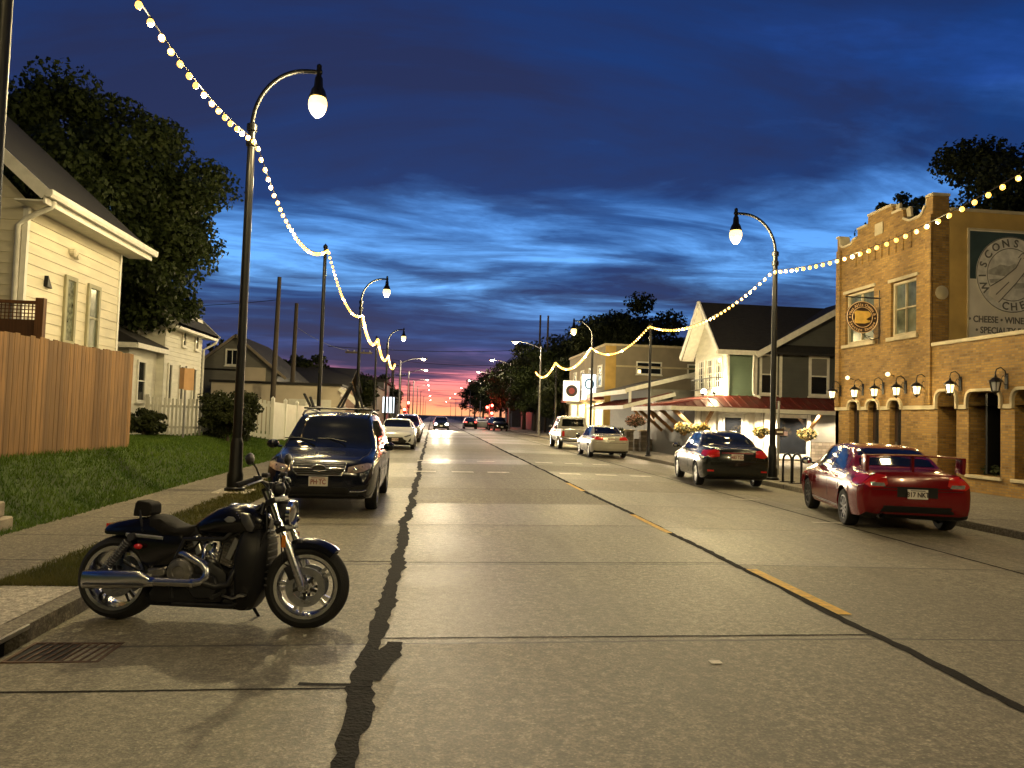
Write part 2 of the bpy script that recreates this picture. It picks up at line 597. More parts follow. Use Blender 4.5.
clear = ramp(N, L, z, [(0, (.09, .06, .11)), (.045, (.06, .065, .16)), (.09, (.03, .07, .24)), (.17, (.12, .36, .80)), (.25, (.085, .28, .70)), (.38, (.012, .06, .29)), (.7, (.005, .024, .15))])
glow = ramp(N, L, z, [(0, (1.0, .42, .16)), (.02, (.95, .25, .16)), (.05, (.75, .20, .23)), (.078, (.17, .09, .22)), (.095, (.026, .06, .22)), (.17, (.12, .36, .80)), (.25, (.085, .28, .70)), (.38, (.010, .05, .24)), (.7, (.005, .022, .13))])
sunaz = ramp(N, L, math_(N, L, 'ABSOLUTE', math_(N, L, 'DIVIDE', az, .30)), [(.1, 1.), (.85, 0.)])
clear = mixc(N, L, sunaz, clear, glow)
cloud = ramp(N, L, z, [(0, (.05, .032, .075)), (.05, (.020, .026, .09)), (.1, (.005, .030, .125)), (.25, (.003, .031, .142)), (.42, (.003, .027, .135)), (.8, (.001, .024, .13))])
cloud = mixc(N, L, ramp(N, L, n1.outputs[0], [(.34, .95), (.56, 0.)]), cloud, (.010, .016, .062))
band = ramp(N, L, z, [(0, .74), (.045, .68), (.08, .49), (.125, .49), (.165, .545), (.215, .575), (.28, .53), (.37, .44), (.5, .455), (.8, .45)])
g = math_(N, L, 'ADD', n1.outputs[0], math_(N, L, 'MULTIPLY_ADD', n2.outputs[0], .3, -.15))
mp2 = node(N, L, 'ShaderNodeMapping', cv.outputs[0])
mp2.inputs['Rotation'].default_value = (0, 0, R(-7))
mp2.inputs['Scale'].default_value = (.8, 1.9, 1)
n3 = node(N, L, 'ShaderNodeTexNoise', mp2.outputs[0])
n3.inputs['Scale'].default_value = 1.2
n3.inputs['Detail'].default_value = 8
n3.inputs['Roughness'].default_value = .6
n3.inputs['Distortion'].default_value = .8
g = math_(N, L, 'ADD', g, math_(N, L, 'MULTIPLY_ADD', n3.outputs[0], .8, -.40))
g = math_(N, L, 'ADD', g, math_(N, L, 'SUBTRACT', band, .5))
gap = ramp(N, L, g, [(.42, 0.), (.54, .16), (.63, .5), (.72, 1.)])
sky = mixc(N, L, gap, cloud, clear)
ns = N.new('ShaderNodeTexSky')
ns.sky_type = 'NISHITA'
ns.sun_disc = False
ns.sun_elevation = R(-1.5)
ns.sun_rotation = R(0)
add = node(N, L, 'ShaderNodeMix', blend_type='ADD', data_type='RGBA')
add.inputs[0].default_value = .02
L.new(sky, add.inputs[6])
L.new(ns.outputs[0], add.inputs[7])
# the sky is darker away from the sunset
L.new(math_(N, L, 'MULTIPLY_ADD', sp.outputs[1], .46, .44), bg.inputs[1])
L.new(add.outputs[2], bg.inputs[0])


def lamp(name, kind, loc, power, col, size=.2, rot=None, **kw):
    l = bpy.data.lights.new(name, kind)
    l.energy = power
    l.color = col
    if kind != 'SUN':
        l.shadow_soft_size = size
    for k, v in kw.items():
        setattr(l, k, v)
    o = bpy.data.objects.new(name, l)
    C.objects.link(o)
    o.location = loc
    if rot:
        o.rotation_euler = rot
    return o


lamp('sun', 'SUN', (0, 0, 50), .04, (1, .55, .4), angle=R(8), rot=(R(-88.5), 0, 0))

S.view_settings.view_transform = 'Standard'
S.view_settings.look = 'None'
S.view_settings.exposure = .76
S.view_settings.gamma = 1
S.view_settings.use_curve_mapping = False
S.cycles.use_denoising = True
S.cycles.max_bounces = 5
S.cycles.diffuse_bounces = 3
S.cycles.glossy_bounces = 3
S.cycles.transparent_max_bounces = 4
S.cycles.sample_clamp_indirect = 4
S.cycles.sample_clamp_direct = 0
S.cycles.caustics_reflective = False
S.cycles.caustics_refractive = False
# ------------------------------------------------------------------ ground, road, kerbs, lawn
KL, KR = -2.76, 9.35


def crown(x):
    return -.010 * abs(x - 3.4)


def grid(xs, ys, f):
    vs = [(x, y, f(x, y)) for y in ys for x in xs]
    n = len(xs)
    fs = [(j * n + i, j * n + i + 1, (j + 1) * n + i + 1, (j + 1) * n + i) for j in range(len(ys) - 1) for i in range(n - 1)]
    return vs, fs


YS = [-30, -10, 0, 5, 10, 15, 20, 30, 45, 60, 90, 130, 200, 300, 500, 900]
v, f = grid([-3000, -300, 300, 3000], [-3000, -300, 300, 1200, 4000], lambda x, y: -.35)
raw('ground', v, f, M['earth'], kind='structure')
v, f = grid([KL, -1, 1, 3.4, 5, 7, KR], YS, lambda x, y: crown(x))
raw('road', v, f, M['road'], kind='structure')


def kerb(x0, x1, segs, name='kerb'):
    mb = MB()
    for y0, y1 in segs:
        mb.bx(x0, x1, y0, y1, -.3, .07)
    obj(name, mb, M['kerb'], bevel=.025, seg=2, smooth=40, kind='structure')


kerb(KL - .17, KL, [(-30, 5.115), (5.595, 900)])
kerb(KR, KR + .17, [(-30, 900)])
# storm inlet: dark opening in the kerb with a steel lip, grate in the gutter
t = thing('storm_drain', 'rusty storm drain grate in the gutter with opening under the kerb', 'storm drain', (KL, 5.355, crown(KL)))
mb = MB()
mb.bx(-.17, -.005, -.235, .235, .085, .135)
obj('hood', mb, M['kerb'], t, bevel=.012)
obj('lip', MB().bx(-.012, .012, -.235, .235, .095, .13), M['satin'], t, bevel=.003)
obj('throat', MB().bx(-.168, -.150, -.235, .235, -.2, .084), M['plastic'], t)
mb = MB()
mb.bx(.06, .66, -.21, -.185, -.02, .010).bx(.06, .66, .185, .21, -.02, .010).bx(.06, .085, -.185, .185, -.02, .010).bx(.635, .66, -.185, .185, -.02, .010)
for i in range(9):
    x = .13 + i * .057
    mb.bar((x, -.186, 0), (x + .03, .186, 0), .016, .02)
M['rust'] = mat('rusty iron', (.10, .06, .04), .6, metal=.5, var=.5, scale=14)
obj('grate', mb, M['rust'], t)
obj('pit', MB().bx(.085, .635, -.185, .185, -.03, .004), M['plastic'], t)


def sheet(name, x0, x1, y0, y1, z, m, n=6):
    v, f = grid(np.linspace(x0, x1, n), np.linspace(y0, y1, n * 4), lambda x, y: z)
    return raw(name, v, f, m, kind='structure')


WL = -3.62   # inner edge of the left sidewalk
WO = -4.95   # its outer edge
obj('sidewalk', MB().bx(WO, WL, -30, 900, -.3, .062), M['walk'], kind='structure')
obj('apron', MB().bx(WL, KL - .172, -30, 6.75, -.3, .066), M['apron'], kind='structure')
obj('verge', MB().bx(WL, KL - .172, 6.75, 900, -.3, .052), M['verge'], kind='structure')
obj('pavement', MB().bx(KR + .172, 60, -30, 900, -.3, .060), M['walk'], kind='structure')


def sstep(a, b, x):
    t = min(1, max(0, (x - a) / (b - a)))
    return t * t * (3 - 2 * t)


def lawn_h(x, y):
    H = .78 - .20 * sstep(16, 30, y) - .42 * sstep(33, 48, y)
    w_ = 1.3 + 2.0 * sstep(16, 30, y)
    u = (WO - x) / w_
    z = .05 + (H - .05) * sstep(-.05, 1, u)
    return z + .02 * math.sin(x * 3.1 + y * .7) * (1 if x < -5.2 else 0)


xs = [WO - .1 * i for i in range(36)] + [-8.8, -9.6, -11, -14, -20, -30, -60]
xs = xs[::-1]
v, f = grid(xs, [-20 + .5 * i for i in range(170)] + [66, 75, 100, 200, 900], lawn_h)
raw('lawn', v, f, M['lawn'], kind='structure', smooth=True)


def blades(name, n, fx, fy, hgt, m, hf):
    x = fx(n)
    y = fy(n)
    h = hgt * RNG.uniform(.5, 1.25, n)
    a = RNG.uniform(0, math.pi * 2, n)
    wv = .006 + .0007 * np.clip(y - 6, 0, 40)
    lean = RNG.normal(0, .45, (n, 2)) * h[:, None]
    zz = np.array([hf(px_, py_) for px_, py_ in zip(x, y)])
    dx, dy = np.cos(a) * wv, np.sin(a) * wv
    vs = np.empty((n, 3, 3))
    vs[:, 0] = np.stack([x - dx, y - dy, zz - .01], 1)
    vs[:, 1] = np.stack([x + dx, y + dy, zz - .01], 1)
    vs[:, 2] = np.stack([x + lean[:, 0], y + lean[:, 1], zz + h], 1)
    fs = np.arange(n * 3).reshape(n, 3)
    o = raw(name, vs.reshape(-1, 3), fs, m, kind='stuff')
    return o


o = blades('grass', 90000, lambda n: WO - RNG.uniform(-.05, 4.2, n), lambda n: 8 + 30 * RNG.uniform(0, 1, n) ** 1.7, .075, M['blade'], lawn_h)
o['label'] = 'dark green lawn grass on the bank beside the sidewalk'
o['category'] = 'grass'
o = blades('verge_grass', 22000, lambda n: RNG.uniform(WL - .05, KL - .19, n), lambda n: 6.75 + 24 * RNG.uniform(0, 1, n) ** 1.8, .055, M['blade2'], lambda x, y: .05)
o['label'] = 'dry patchy grass in the strip between kerb and sidewalk'
o['category'] = 'grass'


# tar sealed cracks, lane paint
def ribbon(name, pts, wf, m, lift=.004, wob=.03, step=.12, kind='structure'):
    vs, fs = [], []
    P = [V((p[0], p[1])) for p in pts]
    line = []
    for a, b in zip(P[:-1], P[1:]):
        k = max(1, int((b - a).length / (step * (1 + .03 * a.y))))
        line += [a + (b - a) * i / k for i in range(k)]
    line.append(P[-1])
    off = 0
    for i, p in enumerate(line):
        d = (line[min(i + 1, len(line) - 1)] - line[max(i - 1, 0)]).normalized()
        s = V((d.y, -d.x))
        off = off * .95 + random.gauss(0, wob * .2)
        w1, w2 = wf(p.y) * random.uniform(.75, 1.25), wf(p.y) * random.uniform(.75, 1.25)
        for q in (p + s * (off + w1), p + s * (off - w2)):
            vs.append((q.x, q.y, crown(q.x) + lift))
    fs = [(2 * i, 2 * i + 2, 2 * i + 3, 2 * i + 1) for i in range(len(line) - 1)]
    raw(name, vs, fs, m, kind=kind)


ribbon('tar_seam', [(-.33, 2.2), (-.33, 900)], lambda y: .05 + .03 * (abs(math.sin(y * 1.7)) if y < 20 else .5), M['tar'], wob=.04, step=.09)
ribbon('tar_seam', [(3.52, 1.5), (3.42, 900)], lambda y: .05 if y < 30 else .07, M['tar'])
ribbon('tar_seam', [(-.75, 4.68), (-.3, 4.64)], lambda y: .022, M['tar'], lift=.006, wob=.01)
ribbon('tar_seam', [(-.32, 4.72), (-.27, 4.95), (-.26, 5.2), (-.22, 5.5)], lambda y: .05 + .05 * math.exp(-((y - 5.2) / .2) ** 2), M['tar'], lift=.006, wob=.02, step=.06)
ribbon('tar_seam', [(7.0, 2.5), (6.95, 900)], lambda y: .022 if y < 25 else .03, M['tar'], wob=.015)
for y0, xa, xb in ((8.42, -.3, 3.45), (5.58, -.3, 3.5), (4.62, -2.8, -.35), (11.3, -2.8, 3.4), (8.5, -2.8, -.4)):
    ribbon('tar_seam', [(xa, y0 + .02), (xb, y0 - .02)], lambda y: .011, M['tar'], wob=.008, lift=.003)


def paint(x0, x1, y0, y1, m, name='road_marking', lift=.008):
    v, f = grid(np.linspace(x0, x1, 3), np.linspace(y0, y1, 3), lambda x, y: crown(x) + lift)
    raw(name, v, f, m, kind='structure')


paint(3.56, 3.69, 6.15, 8.05, M['yellow'])
paint(3.46, 3.56, 10.6, 12.6, M['yellow'])
paint(3.42, 3.52, 16.6, 18.6, M['yellow'])
for y in (22.0, 27.2):
    for i, x in enumerate((-.15, .95, 2.0, 4.15, 5.25, 6.3)):
        paint(x - .32, x + .32, y - .35, y + .0, M['dash'])
paint(1.95, 2.03, 4.93, 5.0, M['dash'])
for y in (12.2, 15.8):
    paint(6.6, 7.3, y, y + .1, M['dash'])


# ------------------------------------------------------------------ street lamps, plain poles, strings of bulbs
LX, RX = -3.66, 9.85


def street_lamp(label, loc, side, h=1.0, group='black goose-neck street lamps', power=900, on=True):
    """side = +1: arm towards +x"""
    t = thing('street_lamp', label, 'street lamp', loc, 0 if side > 0 else math.pi, group)
    mb = MB()
    mb.lathe([(.19, 0), (.19, .05), (.15, .08), (.15, .30), (.125, .36), (.115, .9), (.085, 1.0)], n=16)
    obj('base', mb, M['black'], t, smooth=40)
    obj('shaft', MB().lathe([(.085, .98), (.078, 4), (.068, 7.0 * h)], n=14), M['black'], t, smooth=40)
    for c0 in (6.6, 6.9):
        obj('collar', MB().lathe([(.068, c0 * h), (.098, (c0 + .02) * h), (.098, (c0 + .14) * h), (.055, (c0 + .17) * h)], n=14), M['black'], t, smooth=40)
    z1, z2 = 7.0 * h, 8.18 * h
    pts = [(1.0 * (1 - math.cos(a)), 0, z1 + (z2 - z1) * math.sin(a)) for a in [math.pi / 2 * i / 12 for i in range(13)]] + [(1.15, 0, z2), (1.28, 0, z2)]
    obj('arm', MB().tube(pts, .042, 10), M['black'], t, smooth=60)
    e = V((1.22, 0, z2))
    mb = MB().lathe([(.02, .16), (.05, .13), (.05, -.08), (.075, -.12), (.09, -.3), (.13, -.36), (.175, -.5), (.16, -.52)], e, n=16)
    obj('fixture_cap', mb, M['black'], t, smooth=40)
    mb = MB().lathe([(.15, -.515), (.175, -.58), (.18, -.66), (.16, -.75), (.11, -.84), (.05, -.89), (.001, -.90)], e, n=18)
    obj('globe', mb, M['globe'] if on else M['lanternoff'], t, smooth=60)
    if power:
        lw = V(loc) + (V((1.22, 0, z2 - .98)) if side > 0 else V((-1.22, 0, z2 - .98)))
        lamp('street_lamp_light', 'POINT', lw, power, (1, .79, .39), size=.16)
    return t


def lamp_pad(x, y):
    obj('lamp_pad', MB().bx(x - .34, x + .34, y - .4, y + .4, -.2, .075), M['apron'], kind='structure', bevel=.01)


LAMPS_L = [14.55, 36.7, 58.5]
LAMPS_R = [20.6, 45.5]
lamp_pad(LX, 14.55)
street_lamp('tall black goose-neck street lamp with bright globe beside the dark SUV', (LX, 14.55, .075), 1)
street_lamp('second goose-neck street lamp on the left kerb, past the plain string pole', (LX, 36.7, .055), 1)
street_lamp('farthest goose-neck lamp of the left kerb, near the last dip of the bulb string', (LX, 58.5, .055), 1, power=700)
street_lamp('goose-neck street lamp with lit globe at the rear corner of the black sedan', (RX, 20.6, .06), -1, h=.945)
street_lamp('goose-neck street lamp with small lit globe in front of the tan block and round signs', (RX, 45.5, .06), -1, h=.945)
# the same row goes on behind the photographer
street_lamp('goose-neck street lamp behind the photographer, left kerb', (LX, -7.0, .06), 1, power=800)
street_lamp('goose-neck street lamp behind the photographer, right kerb', (RX, -3.5, .06), -1, power=900)


def string_pole(label, x, y, h, lean=0.):
    t = thing('string_pole', label, 'pole', (x, y, .055), group='plain black poles that carry the bulb strings')
    t.rotation_euler = (0, lean, 0)
    obj('base', MB().lathe([(.13, 0), (.13, .04), (.09, .07), (.09, .4), (.075, .44)], n=12), M['black'], t, smooth=40)
    obj('shaft', MB().lathe([(.07, .42), (.055, h)], n=12), M['black'], t, smooth=40)
    obj('cap', MB().lathe([(.055, h), (.075, h + .01), (.075, h + .07), (.03, h + .12), (.001, h + .16)], n=12), M['black'], t, smooth=40)


string_pole('plain black string pole at the left edge beside the cream house', LX - .17, 6.75, 6.95)
string_pole('plain black string pole rising behind the dark SUV roof', LX, 24.5, 6.9)
string_pole('slim string pole beyond the second left goose-neck lamp', LX, 47.3, 6.3)
string_pole('slim string pole past the farthest left goose-neck lamp', LX, 69, 6.2)
string_pole('plain black string pole by the flower baskets between silver and black sedans', RX, 33, 6.0)
string_pole('thin string pole beside the square sign with the dark disc', RX, 59, 6.1)
string_pole('string pole outside the brick wing with large openings', RX, 9.3, 6.3)

BULB = None


def light_string(label, x, A, B, sag, sep=True, n=None, x2=None, glow=55):
    global BULB
    (y0, z0), (y1, z1) = A, B
    Lh = abs(y1 - y0)
    n = n or int(Lh / .33)
    t = thing('light_string', label, 'string lights', (x, y0, z0), group='strings of warm bulbs between the poles')

    def P(s):
        return V((((x2 if x2 is not None else x) - x) * s, (y1 - y0) * s, (z1 - z0) * s - 4 * sag * s * (1 - s)))
    obj('wire', MB().tube([P(i / 30) for i in range(31)], .010, 5), M['plastic'], t)
    nl = 4 if Lh < 14 else 5
    for i in range(nl):        # the light the bulbs give, a few lamps per span
        q = V((x, y0, z0)) + P((i + .5) / nl) + V((0, 0, -.12))
        lamp('string_light_glow', 'POINT', q, glow * 1.25, (1, .78, .36), size=.12)
    if sep:
        for i in range(n):
            p = P((i + .5) / n)
            if BULB is None:
                mb = MB().ball((0, 0, -.06), .045, 10, (1, 1, 1.15))
                BULB = obj('bulb', mb, M['bulb'], t, smooth=60)
                sk = obj('socket', MB().lathe([(.018, -.03), (.02, .0), (.012, .012)], n=8), M['plastic'], BULB)
                o, k = BULB, sk
            else:
                o = BULB.copy()
                C.objects.link(o)
                o.parent = t
                k = BULB.children[0].copy()
                C.objects.link(k)
                k.parent = o
            o.location = p
            o.rotation_euler = (random.gauss(0, .1), random.gauss(0, .1), 0)
    else:
        mb = MB()
        for i in range(n):
            mb.ball(P((i + .5) / n) + V((0, 0, -.05)), .085, 6)
        o = obj('bulbs', mb, M['bulb'], t, smooth=60)
        o['kind'] = 'stuff'


SL = LX + .08
SR = RX - .08
light_string('nearest bulb string on the left, from the photo top down to the tall lamp', SL - .24, (6.75, 7.0), (14.55, 6.82), .42, x2=SL)
light_string('bulb string from the tall left lamp down to the pole behind the SUV', SL, (14.55, 6.82), (24.5, 6.95), .85)
light_string('bulb string between the pole behind the SUV and the second left lamp', SL, (24.5, 6.95), (36.7, 6.45), .75)
light_string('short bulb string just past the second left goose-neck lamp', SL, (36.7, 6.45), (47.3, 6.35), .8, False)
light_string('bulb string running up to the farthest left goose-neck lamp', SL, (47.3, 6.35), (58.5, 6.2), .8, False)
light_string('last and farthest dip of bulbs on the left kerb', SL, (58.5, 6.2), (69, 6.25), .7, False)
light_string('bulb string crossing the brick facade up to the right edge', SR, (9.3, 6.4), (20.6, 6.17), .55)
light_string('bulb string from the lamp by the black sedan across the house gable', SR, (20.6, 6.17), (33, 6.05), .75)
light_string('bulb string from the pole by the flowers to the lamp before the tan block', SR, (33, 6.05), (45.5, 6.2), .8)
light_string('bulb string between the lamp before the tan block and the thin pole beyond', SR, (45.5, 6.2), (59, 6.2), .9, False)
light_string('farthest bulb string on the right kerb ending at a grey lamp pole', SR, (59, 6.2), (70.5, 6.1), .8, False)
light_string('bulb string over the photographer on the left kerb', SL, (-7, 6.8), (6.75, 7.0), .7, False)
light_string('bulb string over the photographer on the right kerb', SR, (-3.5, 6.5), (9.3, 6.4), .7, False)


def cobra(label, x, y, side, h, power, on=True):
    t = thing('street_lamp', label, 'street lamp', (x, y, .05), 0 if side > 0 else math.pi, 'grey davit lamps down the street')
    obj('shaft', MB().lathe([(.2, 0), (.2, .3), (.13, .34), (.075, h)], n=10), M['galv'], t, smooth=40)
    obj('arm', MB().tube([(0, 0, h - .3), (.6, 0, h), (1.4, 0, h + .25), (2.2, 0, h + .35)], .045, 8), M['galv'], t, smooth=60)
    obj('lamp_head', MB().loft([[(x_, w_, h + .32 + z_) for w_, z_ in ((-a, 0), (-a * .7, .09), (a * .7, .09), (a, 0), (a * .7, -.07), (-a * .7, -.07))] for x_, a in ((2.1, .09), (2.35, .17), (2.75, .17), (2.95, .08))]), M['galv'], t)
    obj('lens', MB().ball((2.55, 0, h + .24), .17, 10, (1.3, .9, .8)), M['cobra'], t, smooth=60)
    if power:
        lamp('street_lamp_light', 'POINT', (x + 2.5 * side, y, h - .05), power, (1, .78, .5), size=.2)


for i, (y, h) in enumerate(((71, 8.6), (99, 8.9), (128, 9), (160, 9), (205, 9), (260, 9), (330, 9), (420, 9))):
    cobra(('grey davit street lamp at the end of the bulb strings on the right',
           'second davit lamp past the bulb strings, above the red signals',
           'third davit lamp of the right row before the dark trees')[i] if i < 3 else 'small far davit lamp lit in the right row towards the sunset', 10.3, y, -1, h, 900 if i < 4 else 0)
for i, (y, h) in enumerate(((83, 7.5), (112, 8), (142, 8), (180, 8.5), (230, 9), (300, 9), (390, 9))):
    cobra(('first davit lamp past the last left goose-neck', 'second davit lamp past the left goose-neck row')[i] if i < 2 else 'small far davit lamp lit in the left row towards the sunset', -3.7, y, 1, h, 800 if i < 4 else 0)


def utility_pole(label, x, y, h, lean=0, arm=True):
    t = thing('utility_pole', label, 'utility pole', (x, y, 0), group='wooden utility poles')
    t.rotation_euler = (0, lean, 0)
    obj('shaft', MB().lathe([(.16, -.3), (.11, h)], n=10), M['utility'], t, smooth=40)
    if arm:
        obj('crossarm', MB().bx(-1.1, 1.1, -.05, .05, h - .7, h - .55), M['utility'], t)
        for s in (-.9, -.4, .4, .9):
            obj('insulator', MB().lathe([(.03, h - .55), (.05, h - .5), (.03, h - .4)], (s, 0, 0), n=8), M['galv'], t)


utility_pole('taller bare utility pole in front of the grey gabled house', -8.9, 42.5, 9.1, R(.6), arm=False)
utility_pole('shorter bare utility pole right of the grey gabled house', -8.7, 47, 8.3, R(.5), arm=False)
utility_pole('far utility pole with crossarm above the dark roofs on the left', -6.2, 62, 7.2)
utility_pole('left of two dark utility poles over the far right trees', 12.0, 84, 13.5, arm=False)
utility_pole('right of two dark utility poles over the far right trees', 12.6, 82, 13.2, arm=False)
for y, x in ((150, -6.5), (200, -6.2), (120, -6.6)):
    utility_pole('dark utility pole with crossarm far down the left side of the street', x, y, 10)


def cable(label, a, b, sag, r=.02, group='overhead cables'):
    a, b = V(a), V(b)
    pts = [a + (b - a) * (i / 16) - V((0, 0, 4 * sag * (i / 16) * (1 - i / 16))) for i in range(17)]
    tag(obj('cable', MB().tube(pts, r, 4), M['plastic']), label, 'cable', group)


cable('overhead cable crossing the street at the lamp after the bulb strings', (-8.7, 62, 7.0), (12.6, 82, 9.5), .4, .025)
for y, z_ in ((95, 8.6), (105, 7.9), (118, 7.4), (135, 7.6), (150, 7.0)):
    cable('thin overhead cable across the street against the pink sunset', (-6.5, y, z_), (12.3, y + 4, z_ + .3), .5, .025)
cable('overhead cable between the bare left utility pole and the street side trees', (-24, 44, 7.6), (-8.9, 42.5, 7.8), .5, .015)
cable('long overhead cable behind the pole beside the SUV', (-8.7, 47, 6.9), (-6.2, 62, 6.7), .4, .015)


def signal(label, x, y, h, lights):
    t = thing('traffic_signal', label, 'traffic light', (x, y, .05), group='traffic lights showing red')
    obj('shaft', MB().lathe([(.12, 0), (.07, h)], n=8), M['galv'], t, smooth=40)
    for dx, z_ in lights:
        o = obj('signal_head', MB().bx(dx - .2, dx + .2, -.12, .12, z_ - .75, z_ + .25), M['plastic'], t, bevel=.03)
        obj('red_lens', MB().lathe([(.19, 0), (.16, .05), (.001, .08)], (dx, -.12, z_), (0, -1, 0), n=12), M['redsig'], o, smooth=60)
        lamp('signal_light', 'POINT', (x + dx, y - .5, z_), 180, (1, .05, .03), size=.12)


signal('traffic light showing red beside the far right trees', 8.6, 112, 3.4, [(-.35, 3.0), (.4, 3.3)])
signal('lower traffic light showing red among the far parked cars on the right', 8.5, 106, 2.4, [(0, 2.1)])
signal('traffic light showing red past the white car on the left', -3.4, 100, 3.4, [(-.3, 2.2), (.2, 3.1)])
# ------------------------------------------------------------------ building helpers
def wall_open(mb, T, u0, u1, z0, z1, ops, depth=.25, back=True):
    """wall rectangle in frame T (x along, y out, z up) with real openings (u0,u1,z0,z1) and reveals"""
    us = sorted({u0, u1, *[o[0] for o in ops], *[o[1] for o in ops]})
    zs = sorted({z0, z1, *[o[2] for o in ops], *[o[3] for o in ops]})
    q = []
    for i in range(len(us) - 1):
        for j in range(len(zs) - 1):
            cu, cz = (us[i] + us[i + 1]) / 2, (zs[j] + zs[j + 1]) / 2
            if any(o[0] < cu < o[1] and o[2] < cz < o[3] for o in ops):
                continue
            q.append([(us[i], 0, zs[j]), (us[i + 1], 0, zs[j]), (us[i + 1], 0, zs[j + 1]), (us[i], 0, zs[j + 1])])
    for a, b, c, d in ops:
        q += [[(a, 0, c), (a, -depth, c), (a, -depth, d), (a, 0, d)], [(b, 0, c), (b, 0, d), (b, -depth, d), (b, -depth, c)],
              [(a, 0, d), (a, -depth, d), (b, -depth, d), (b, 0, d)], [(a, 0, c), (b, 0, c), (b, -depth, c), (a, -depth, c)]]
    for p in q:
        mb.add([T @ V(v_) for v_ in p], [(0, 1, 2, 3)])


def window(parent, T, u, z, w_, h, fm, gm, mull='h', d=.05, fw=.07, sill=True, glass_in=0.):
    """frame (part) and pane (sub-part); u,z = lower left corner"""
    mb = MB(T)
    y0, y1 = glass_in, glass_in + d
    mb.bx(u, u + fw, y0, y1, z, z + h).bx(u + w_ - fw, u + w_, y0, y1, z, z + h)
    mb.bx(u + fw, u + w_ - fw, y0, y1, z + h - fw, z + h).bx(u + fw, u + w_ - fw, y0, y1, z, z + fw)
    g = fw * .55
    if 'h' in mull:
        mb.bx(u + fw, u + w_ - fw, y0, y1 - .012, z + h * .5 - g / 2, z + h * .5 + g / 2)
    if 'v' in mull:
        mb.bx(u + w_ / 2 - g / 2, u + w_ / 2 + g / 2, y0, y1 - .008, z + fw, z + h - fw)
    if 'g' in mull:
        for k in range(1, 3):
            mb.bx(u + w_ * k / 3 - g / 3, u + w_ * k / 3 + g / 3, y0, y1 - .014, z + fw, z + h - fw)
        for k in range(1, 4):
            mb.bx(u + fw, u + w_ - fw, y0, y1 - .018, z + h * k / 4 - g / 3, z + h * k / 4 + g / 3)
    o = obj('window', mb, fm, parent)
    obj('pane', MB(T).bx(u + fw * .6, u + w_ - fw * .6, y0 - .005, y0 + .014, z + fw * .6, z + h - fw * .6), gm, o)
    if sill:
        obj('sill', MB(T).bx(u - .05, u + w_ + .05, y0, y1 + .05, z - .06, z - .002), fm, o, bevel=.008)
    return o


def siding(mb, T, rng, z0, z1, lap):
    n = max(1, round((z1 - z0) / lap))
    h = (z1 - z0) / n
    for i in range(n):
        a, b = z0 + i * h, z0 + (i + 1) * h
        ua, ub = rng(a)
        va, vb = rng(b)
        mb.add([T @ V(p) for p in ((ua, .022, a), (ub, .022, a), (vb, .004, b), (va, .004, b), (ua, -.02, a), (ub, -.02, a))], [(0, 1, 2, 3), (4, 5, 1, 0)])


# ------------------------------------------------------------------ tan brick corner building (right)
T0 = 'golden brick shop'
bb = thing('brick_building', 'golden brick shop with stepped parapet, mural and row of wall lanterns', 'building', (0, 0, 0))
FX = 14.0
TF = frame((FX, 0, 0), (0, -1, 0), (-1, 0, 0))     # u = -Y


def U(y):
    return -y


G = .05
YB, YF, YN = 24.5, 19.5, 2.0     # far end, corner of the two-storey block, near end of the wing
w1 = (U(23.95), U(22.3), 4.45, 6.2)
w2 = (U(21.42), U(20.2), 4.45, 6.15)
doors = [(U(23.64), U(23.06), .1, 2.5), (U(22.57), U(21.98), .1, 2.5), (U(21.43), U(20.86), .1, 2.5)]
mb = MB()
wall_open(mb, TF, U(YB), U(YF), 2.3, 7.85, [w1, w2] + [(a, b, 2.3, 2.5) for a, b, _, _ in doors])
wall_open(mb, TF, U(YB), U(YF), G - .2, 2.3, [(a, b, .1, 2.3) for a, b, _, _ in doors])
for p in ([(24.5, 7.85), (24.5, 8.26), (24.33, 8.26), (24.24, 7.93), (24.05, 7.85)], [(23.62, 7.85), (23.5, 7.97), (23.26, 8.0), (23.24, 8.27), (22.66, 8.27), (22.64, 8.57), (21.37, 8.57), (21.35, 8.3), (20.85, 8.3), (20.8, 8.0), (20.68, 7.93), (20.5, 7.85)], [(20.06, 7.85), (19.92, 7.92), (19.80, 8.1), (19.76, 8.34), (19.5, 8.34), (19.5, 7.85)]):
    mb.prism([(-a, b) for a, b in p], (FX, 0, 0), (0, -1, 0), (0, 0, 1), (1, 0, 0), .3)
mb.bx(FX + .001, FX + .3, YF, YB, 7.6, 7.849)
# far side wall, back wall
mb.bx(FX, 24, YB - .2, YB - .001, G - .2, 7.6)
mb.bx(FX + .02, FX + .5, YF - .001, YF + .25, 4.0, 8.33)
obj('wall', mb, M['brick'], bb, fix=False)
# coping along the stepped parapet
prof = [(24.5, 8.26), (24.33, 8.26), (24.24, 7.93), (24.05, 7.85), (23.62, 7.85), (23.5, 7.97), (23.26, 8.0), (23.24, 8.27), (22.66, 8.27), (22.64, 8.57), (21.37, 8.57), (21.35, 8.3), (20.85, 8.3), (20.8, 8.0), (20.68, 7.93), (20.5, 7.85), (20.06, 7.85), (19.92, 7.92), (19.80, 8.1), (19.76, 8.34), (19.5, 8.34)]
mb = MB()
for a, b in zip(prof[:-1], prof[1:]):
    mb.bar((FX + .14, a[0], a[1] + .03), (FX + .14, b[0], b[1] + .03), .38, .07, up=(1, 0, 0) if abs(a[0] - b[0]) < .05 else (0, 0, 1))
mb.bx(FX - .02, FX + .52, YF - .03, YF + .3, 8.34, 8.42)
obj('coping', mb, M['lime'], bb)
